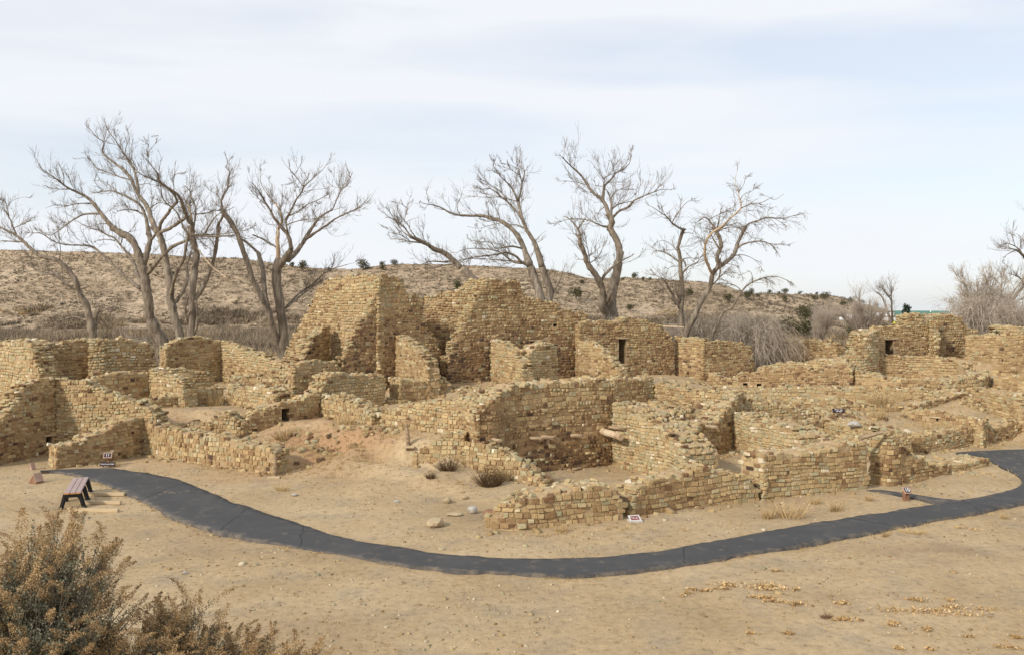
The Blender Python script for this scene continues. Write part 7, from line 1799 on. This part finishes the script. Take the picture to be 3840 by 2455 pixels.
def grown_limbs(base, h, spread, n, r0, seed, forks=2, lean=(0, 0)):
    """limbs of a many-stemmed tree grown from its foot"""
    rr = random.Random(seed); L = []
    bx_, by_ = base[0], base[1]; z0 = gz(bx_, by_)
    for i in range(n):
        a = rr.uniform(0, 6.28); o_ = spread * math.sqrt(rr.random()); hh = h * rr.uniform(.7, 1.0) * (1 - .3 * (o_ / spread) ** 2)
        p = []
        K = 6
        for k in range(K):
            t = k / (K - 1)
            p.append((bx_ + (math.cos(a) * o_ + lean[0]) * t ** 1.25 + rr.gauss(0, .10) * (k > 0), by_ + (math.sin(a) * o_ + lean[1]) * t ** 1.25 + rr.gauss(0, .1) * (k > 0), z0 + hh * t ** .9 + (-.2 if k == 0 else 0), r0 * (1 - .86 * t) * rr.uniform(.8, 1.1)))
        L.append(p)
        for f in range(forks):
            k = rr.randrange(2, 5); q = p[k]; b2 = a + rr.uniform(-1.3, 1.3); l2 = h * rr.uniform(.15, .35)
            L.append([(q[0], q[1], q[2], q[3] * .7), (q[0] + math.cos(b2) * l2 * .35, q[1] + math.sin(b2) * l2 * .35, q[2] + l2 * .35, q[3] * .45), (q[0] + math.cos(b2) * l2 * .6, q[1] + math.sin(b2) * l2 * .6, q[2] + l2 * .85, q[3] * .18)])
    return L
def at_u(u, Y): return ((u - 1203.5) * Y / 2085.0, Y)
make_tree('willow_tree', 'bushy bare tree with a rounded brown crown left of the far crooked tree', 0, 2.2, 0, grown_limbs((41.9, 105), 8.2, 3.3, 10, .14, 71), 71, 'bark', 'far bare trees')
make_tree('willow_tree', 'small dark bare tree alone in front of the far hill', 0, 2.0, 0, grown_limbs((37.2, 108), 6.9, 2.6, 8, .13, 72), 72, 'bark', 'far bare trees')
make_tree('thicket_tree', 'grey bare thicket tree rising behind the shaded high wall at right', .1, 2.3, 0, grown_limbs((32.6, 61), 7.2, 3.0, 12, .09, 73), 73, 'bark', 'bare thicket at right')
make_tree('thicket_tree', 'dense bare thicket tree behind the broad rubble mass at right', .1, 2.3, 0, grown_limbs((36.2, 62), 6.6, 3.0, 12, .09, 74), 74, 'bark', 'bare thicket at right')
make_tree('thicket_tree', 'low reddish bare thicket tree against the end of the shaded high wall', .1, 2.2, 0, grown_limbs((35.2, 66), 5.6, 2.2, 9, .07, 75), 75, 'bark', 'bare thicket at right')

def arching_bush(label, base, n, h, spread, seed, mat='thicket', name='drooping_thicket', group='grey thickets under the trees'):
    """arching grey shoots that rise and hang over, with side shoots"""
    rr = np.random.default_rng(seed)
    z0 = gz(*base); r = empty(name, (base[0], base[1], z0)); tag(r, label, 'bush', group)
    K = 7; t = np.linspace(0, 1, K)[None, :, None]
    th = rr.random(n) * 6.283; o_ = spread * np.sqrt(rr.random(n)); hh = h * rr.uniform(.5, 1.05, n)
    P0 = np.stack([rr.normal(0, spread * .18, n), rr.normal(0, spread * .18, n), np.full(n, -.1)], 1)
    d = np.stack([np.cos(th) * o_, np.sin(th) * o_, np.zeros(n)], 1)
    Pn = P0[:, None, :] + d[:, None, :] * t ** 1.2 + np.array([0, 0, 1.0]) * (hh[:, None, None] * (2.3 * t - 1.75 * t ** 2.4))
    Pn = Pn + rr.normal(0, .05, Pn.shape) * t
    Rn = (.018 - .012 * t[:, :, 0]) * np.ones((n, 1))
    out_ = [tubes_batch(Pn, Rn, 3)]
    w = np.repeat(np.arange(n), 9); i = rr.integers(2, K, n * 9); p = Pn[w, i]
    dd = Pn[w, i] - Pn[w, i - 1]; dd /= np.linalg.norm(dd, axis=1, keepdims=True) + 1e-6
    dd = dd + rr.normal(0, .6, dd.shape); L = rr.uniform(.25, .8, len(p)) * h * .3
    t4 = np.linspace(0, 1, 4)[None, :, None]
    S = p[:, None, :] + dd[:, None, :] * L[:, None, None] * t4 - np.array([0, 0, .5]) * L[:, None, None] * t4 ** 2
    out_.append(tubes_batch(S, (.011 - .006 * t4[:, :, 0]) * np.ones((len(p), 1)), 3))
    Vs = []; Qs = []; c = 0
    for V, Q in out_: Vs.append(V); Qs.append(Q + c); c += len(V)
    o = obj('shoots', mesh_np('shoots', np.concatenate(Vs), np.full(sum(len(q) for q in Qs), 4), np.concatenate(Qs), M[mat]), r)
    tag(o, kind='stuff')
    m = MB()
    for k in range(4):
        a = k * 1.6; m.tube([(math.cos(a) * .1, math.sin(a) * .1, -.2), (math.cos(a) * .25, math.sin(a) * .25, h * .35), (math.cos(a) * .5, math.sin(a) * .5, h * .62)], [.06, .045, .025], 6)
    m.build('stems', M['bark'], r)
arching_bush('wide weeping grey thicket behind the plain brown wall block', at_u(1765, 56.5), 360, 4.3, 2.7, 81)
arching_bush('weeping grey thicket at the foot of the gnarled hooked tree', at_u(1640, 56.8), 260, 4.4, 2.2, 82)
arching_bush('thin grey thicket behind the dark doorway wall', at_u(1560, 57.5), 150, 3.6, 1.8, 83)
arching_bush('grey thicket at the base of the leaning giant cottonwood', at_u(310, 63), 130, 3.2, 1.8, 84)
arching_bush('grey thicket between the square window wall and the burled tree', at_u(1320, 57.5), 150, 4.2, 2.0, 85)
arching_bush('tall grey thicket under the crooked tree at right', at_u(2300, 58.5), 300, 4.6, 2.6, 86)
arching_bush('grey thicket at the far right edge under the cottonwood crown', at_u(2385, 59), 260, 4.6, 2.4, 87)
arching_bush('low grey thicket behind the long rear wall at left', at_u(120, 66), 140, 2.6, 2.4, 88)

# ------------------------------------------------------------------ junipers on the hills and a conifer by the green roof
JUN = []
for k in range(3):
    rr = np.random.default_rng(200 + k)
    Vs = []; 
    for c in range(9):
        a = rr.random() * 6.28; q = rr.random() * .36
        V, _ = leaves((math.cos(a) * q, math.sin(a) * q, .32 + rr.random() * .4), (.24, .24, .24), 90, .07, rr, 0, .35); Vs.append(V)
    V = np.concatenate(Vs); JUN.append(tri_mesh('crown', V, np.arange(len(V)).reshape(-1, 3), M['juniper']))
JT = mesh_py('trunk', *tube([(0, 0, -.15), (.02, 0, .2), (0, .02, .5)], [.06, .045, .02], 6), M['bark'])
jl = 'dark round juniper bush growing on the dry hill'
js = [(-41.5, 247, 4.3), (-36.2, 247.5, 2.0), (-32.8, 247, 2.4), (-35.6, 244, 2.2), (-57.5, 244, 3.6), (-61, 247, 2.2), (-51, 247, 1.6), (34.2, 247, 2.4), (36.5, 246, 1.4), (31.0, 247, 1.3), (38.5, 247, 1.2), (-123, 205, 2.6), (-140, 196, 2.4),
      (-96, 236, 1.6), (-28.5, 225, 2.6), (-13.5, 218, 2.8), (15.5, 214, 4.4), (27, 205, 2.4), (44, 220, 2.6), (52, 214, 3.0), (57, 216, 2.6), (61, 226, 2.2), (-87, 228, 1.8), (19, 240, 1.7), (66, 196, 4.2), (70, 196, 3.4), (62, 190, 4.0), (80, 190, 2.6)]
js2 = [(122, 420, 2.6), (131, 424, 4.0), (138, 425, 2.4), (128, 425, 1.8), (146, 424, 2.2), (141, 400, 4.6), (150, 392, 4.0), (144, 385, 3.4), (158, 400, 2.6), (133, 390, 3.6), (118, 385, 3.4), (126, 372, 3.0), (155, 378, 3.0), (112, 405, 3.0)]
JLAB = {0: 'largest round juniper on the skyline, left of the bowing tree', 1: 'small juniper on the skyline beside the largest one', 2: 'middling round juniper on the skyline right of the largest one', 4: 'wide dark juniper on the hill crest behind the pale-limbed cottonwood',
        7: 'upright juniper on the skyline between the burled tree and the gnarled tree', 11: 'lone olive juniper low on the open hillside at left', 12: 'juniper at the left border of the hillside', 16: 'broad juniper on the slope left of the burled tree'}
jr = random.Random(9)
for i, (x, y, s_) in enumerate(js + js2):
    z = float((hill_z if y < 300 else hill2_z)(np.array([float(x)]), np.array([float(y)]))[0])
    z = max(z, gz(x, y))
    r = empty('juniper', (x, y, z - .05), jr.random() * 6)
    r.scale = (s_ * jr.uniform(.9, 1.15), s_, s_ * jr.uniform(.8, 1.1))
    obj('crown', JUN[i % 3], r); obj('trunk', JT, r)
    tag(r, (JLAB.get(i, jl)) if y < 300 else 'dark juniper on the far hill at right', 'juniper', 'junipers on the hill' if y < 300 else 'junipers on the far hill')
# olive green shrubs at the hill foot behind the weeping thicket and by the giant cottonwood
for lab, (x, y), s_ in (('rounded olive green shrub at the hill foot right of the weeping thicket', (46.5, 150), 4.6), ('second rounded olive shrub leaning on the first at the hill foot', (50.5, 151), 4.2), ('lone round olive shrub on the flat in front of the far hill', (59.0, 152), 3.6), ('olive green shrub behind the leaning giant cottonwood', (-37.5, 88), 3.4)):
    r = empty('olive_shrub', (x, y, gz(x, y) - .05)); r.scale = (s_ * 1.2, s_, s_ * .9)
    obj('crown', JUN[1], r); obj('trunk', JT, r); tag(r, lab, 'shrub')
rr = np.random.default_rng(300); Vs = []
for k in range(16):
    f = k / 15
    V, _ = leaves((rr.normal(0, .08), rr.normal(0, .08), .12 + .85 * f), (.36 * (1 - f * .8) , .36 * (1 - f * .8), .10), 110, .055, rr, 0, .3); Vs.append(V)
V = np.concatenate(Vs)
x, y = at_u(2129, 150)
r = empty('conifer', (x, y, gz(x, y))); r.scale = (4.3, 4.3, 5.6)
obj('crown', tri_mesh('crown', V, np.arange(len(V)).reshape(-1, 3), M['conifer']), r)
obj('trunk', mesh_py('trunk', *tube([(0, 0, -.1), (0, 0, .5), (0, 0, .95)], [.05, .035, .01], 7), M['bark']), r)
tag(r, 'dark green conifer left of the green roofed building', 'tree')

# ------------------------------------------------------------------ far buildings and vehicles
def house(name, label, u, Y, w, d, eave, ridge, wall, roof, rz=0.0, windows=2):
    x, y = at_u(u, Y); r = empty(name, (x, y, gz(x, y) - .1), rz); tag(r, label, 'building')
    m = MB(); m.box((0, 0, eave / 2), (w, d, eave)); m.build('walls', M[wall], r)
    m = MB(); V = [(-w / 2 - .5, -d / 2 - .5, eave - .15), (w / 2 + .5, -d / 2 - .5, eave - .15), (w / 2 + .5, d / 2 + .5, eave - .15), (-w / 2 - .5, d / 2 + .5, eave - .15), (-w / 2 - .5, 0, ridge), (w / 2 + .5, 0, ridge)]
    V += [(p[0], p[1], p[2] + .14) for p in V]
    Fc = [(0, 1, 5, 4), (2, 3, 4, 5), (6, 10, 11, 7), (8, 11, 10, 9), (0, 6, 7, 1), (2, 8, 9, 3), (1, 7, 11, 5), (5, 11, 8, 2), (3, 9, 10, 4), (4, 10, 6, 0)]
    m.add(V, Fc); ro = m.build('roof', M[roof], r)
    m = MB(); m.add([(w / 2 - .02, -d / 2, eave - .02), (w / 2 - .02, d / 2, eave - .02), (w / 2 - .02, 0, ridge - .1), (w / 2 - .2, -d / 2, eave - .02), (w / 2 - .2, d / 2, eave - .02), (w / 2 - .2, 0, ridge - .1)], [(0, 1, 2), (5, 4, 3), (0, 3, 4, 1), (1, 4, 5, 2), (2, 5, 3, 0)]); m.build('gable', M[wall], r)
    m = MB(); m.tube([(w * .18, -.9, ridge - .35), (w * .18, -.9, ridge + .35)], [.12, .12], 8); m.build('vent_pipe', M['white_paint'], ro)
    for k in range(windows):
        xx = -w / 2 + w * (k + .5) / windows
        m = MB(); m.box((xx, -d / 2 - .02, eave * .55), (1.2, .08, 1.0)); wi = m.build('window', M['white_paint'], r)
        m = MB(); m.box((xx, -d / 2 - .07, eave * .55), (1.0, .03, .8)); m.build('pane', M['glass'], wi)
    return r
house('visitor_building', 'dark building with a long green metal roof behind the high right-hand wall', 2166, 215, 11, 6.5, 2.9, 4.2, 'dark_wood', 'green_roof', math.radians(-22), 3)
house('farm_building', 'long white building among the far trees', 2083, 330, 9, 5, 2.1, 3.0, 'white_paint', 'white_paint', math.radians(6), 3)
house('farm_shed', 'small tan shed left of the long white building', 2060, 322, 3.4, 3, 1.3, 1.7, 'tan_paint', 'tan_paint', 0.0, 1)
house('farm_shed', 'small white shed behind the bushy bare tree', 2030, 326, 5, 3, 1.7, 2.2, 'white_paint', 'white_paint', 0.0, 1)

def vehicle(name, label, u, Y, l, w, h, rz, boxy):
    x, y = at_u(u, Y); r = empty(name, (x, y, gz(x, y)), rz); tag(r, label, 'vehicle')
    if boxy: prof = [(-l / 2, .35), (l / 2, .35), (l / 2, h * .92), (l / 2 - .1, h), (-l / 2 + .6, h), (-l / 2 + .15, h * .62), (-l / 2, h * .55)]
    else: prof = [(-l / 2, .3), (l / 2, .3), (l / 2, h * .58), (l * .36, h * .64), (l * .2, h), (-l * .18, h), (-l * .32, h * .64), (-l / 2, h * .55)]
    m = MB(); m.prism(prof, -w / 2, w / 2); m.build('body', M['white_paint'], r)
    for sy in (-1, 1):
        m = MB(); m.prism([(-l * .25, h * .66), (l * .26, h * .66), (l * .18, h * .92), (-l * .16, h * .92)], sy * (w / 2 + .005), sy * (w / 2 + .02)); m.build('side_window', M['glass'], r)
        for sx in (-.31, .31):
            m = MB(); m.tube([(l * sx, sy * (w / 2 - .18), .33), (l * sx, sy * (w / 2 + .02), .33)], [.33, .33], 12); m.build('wheel', M['tyre'], r)
vehicle('parked_car', 'low white parked car far off on the flat left of the white van', 1980.5, 322, 4.3, 1.75, 1.35, math.radians(60), False)
vehicle('parked_van', 'white parked van far off on the flat beside the white car', 1998, 318, 5.2, 2.0, 2.2, math.radians(58), True)

# yellow-green marker on the wall left of the stepped block
g = (25.06, 58, 4.7)
r = empty('marker_stake', (g[0], g[1], gz(g[0], g[1]))); tag(r, 'bright yellow-green capped stake behind the doorway wall', 'stake')
hh = g[2] - gz(g[0], g[1])
m = MB(); m.tube([(0, 0, -.1), (0, 0, hh)], [.03, .03], 8); m.build('stake', M['old_wood'], r)
m = MB(); m.tube([(0, 0, hh - .22), (0, 0, hh), (0, 0, hh + .14), (0, 0, hh + .2)], [.10, .13, .11, .03], 10); m.build('cap', M['hivis'], r)
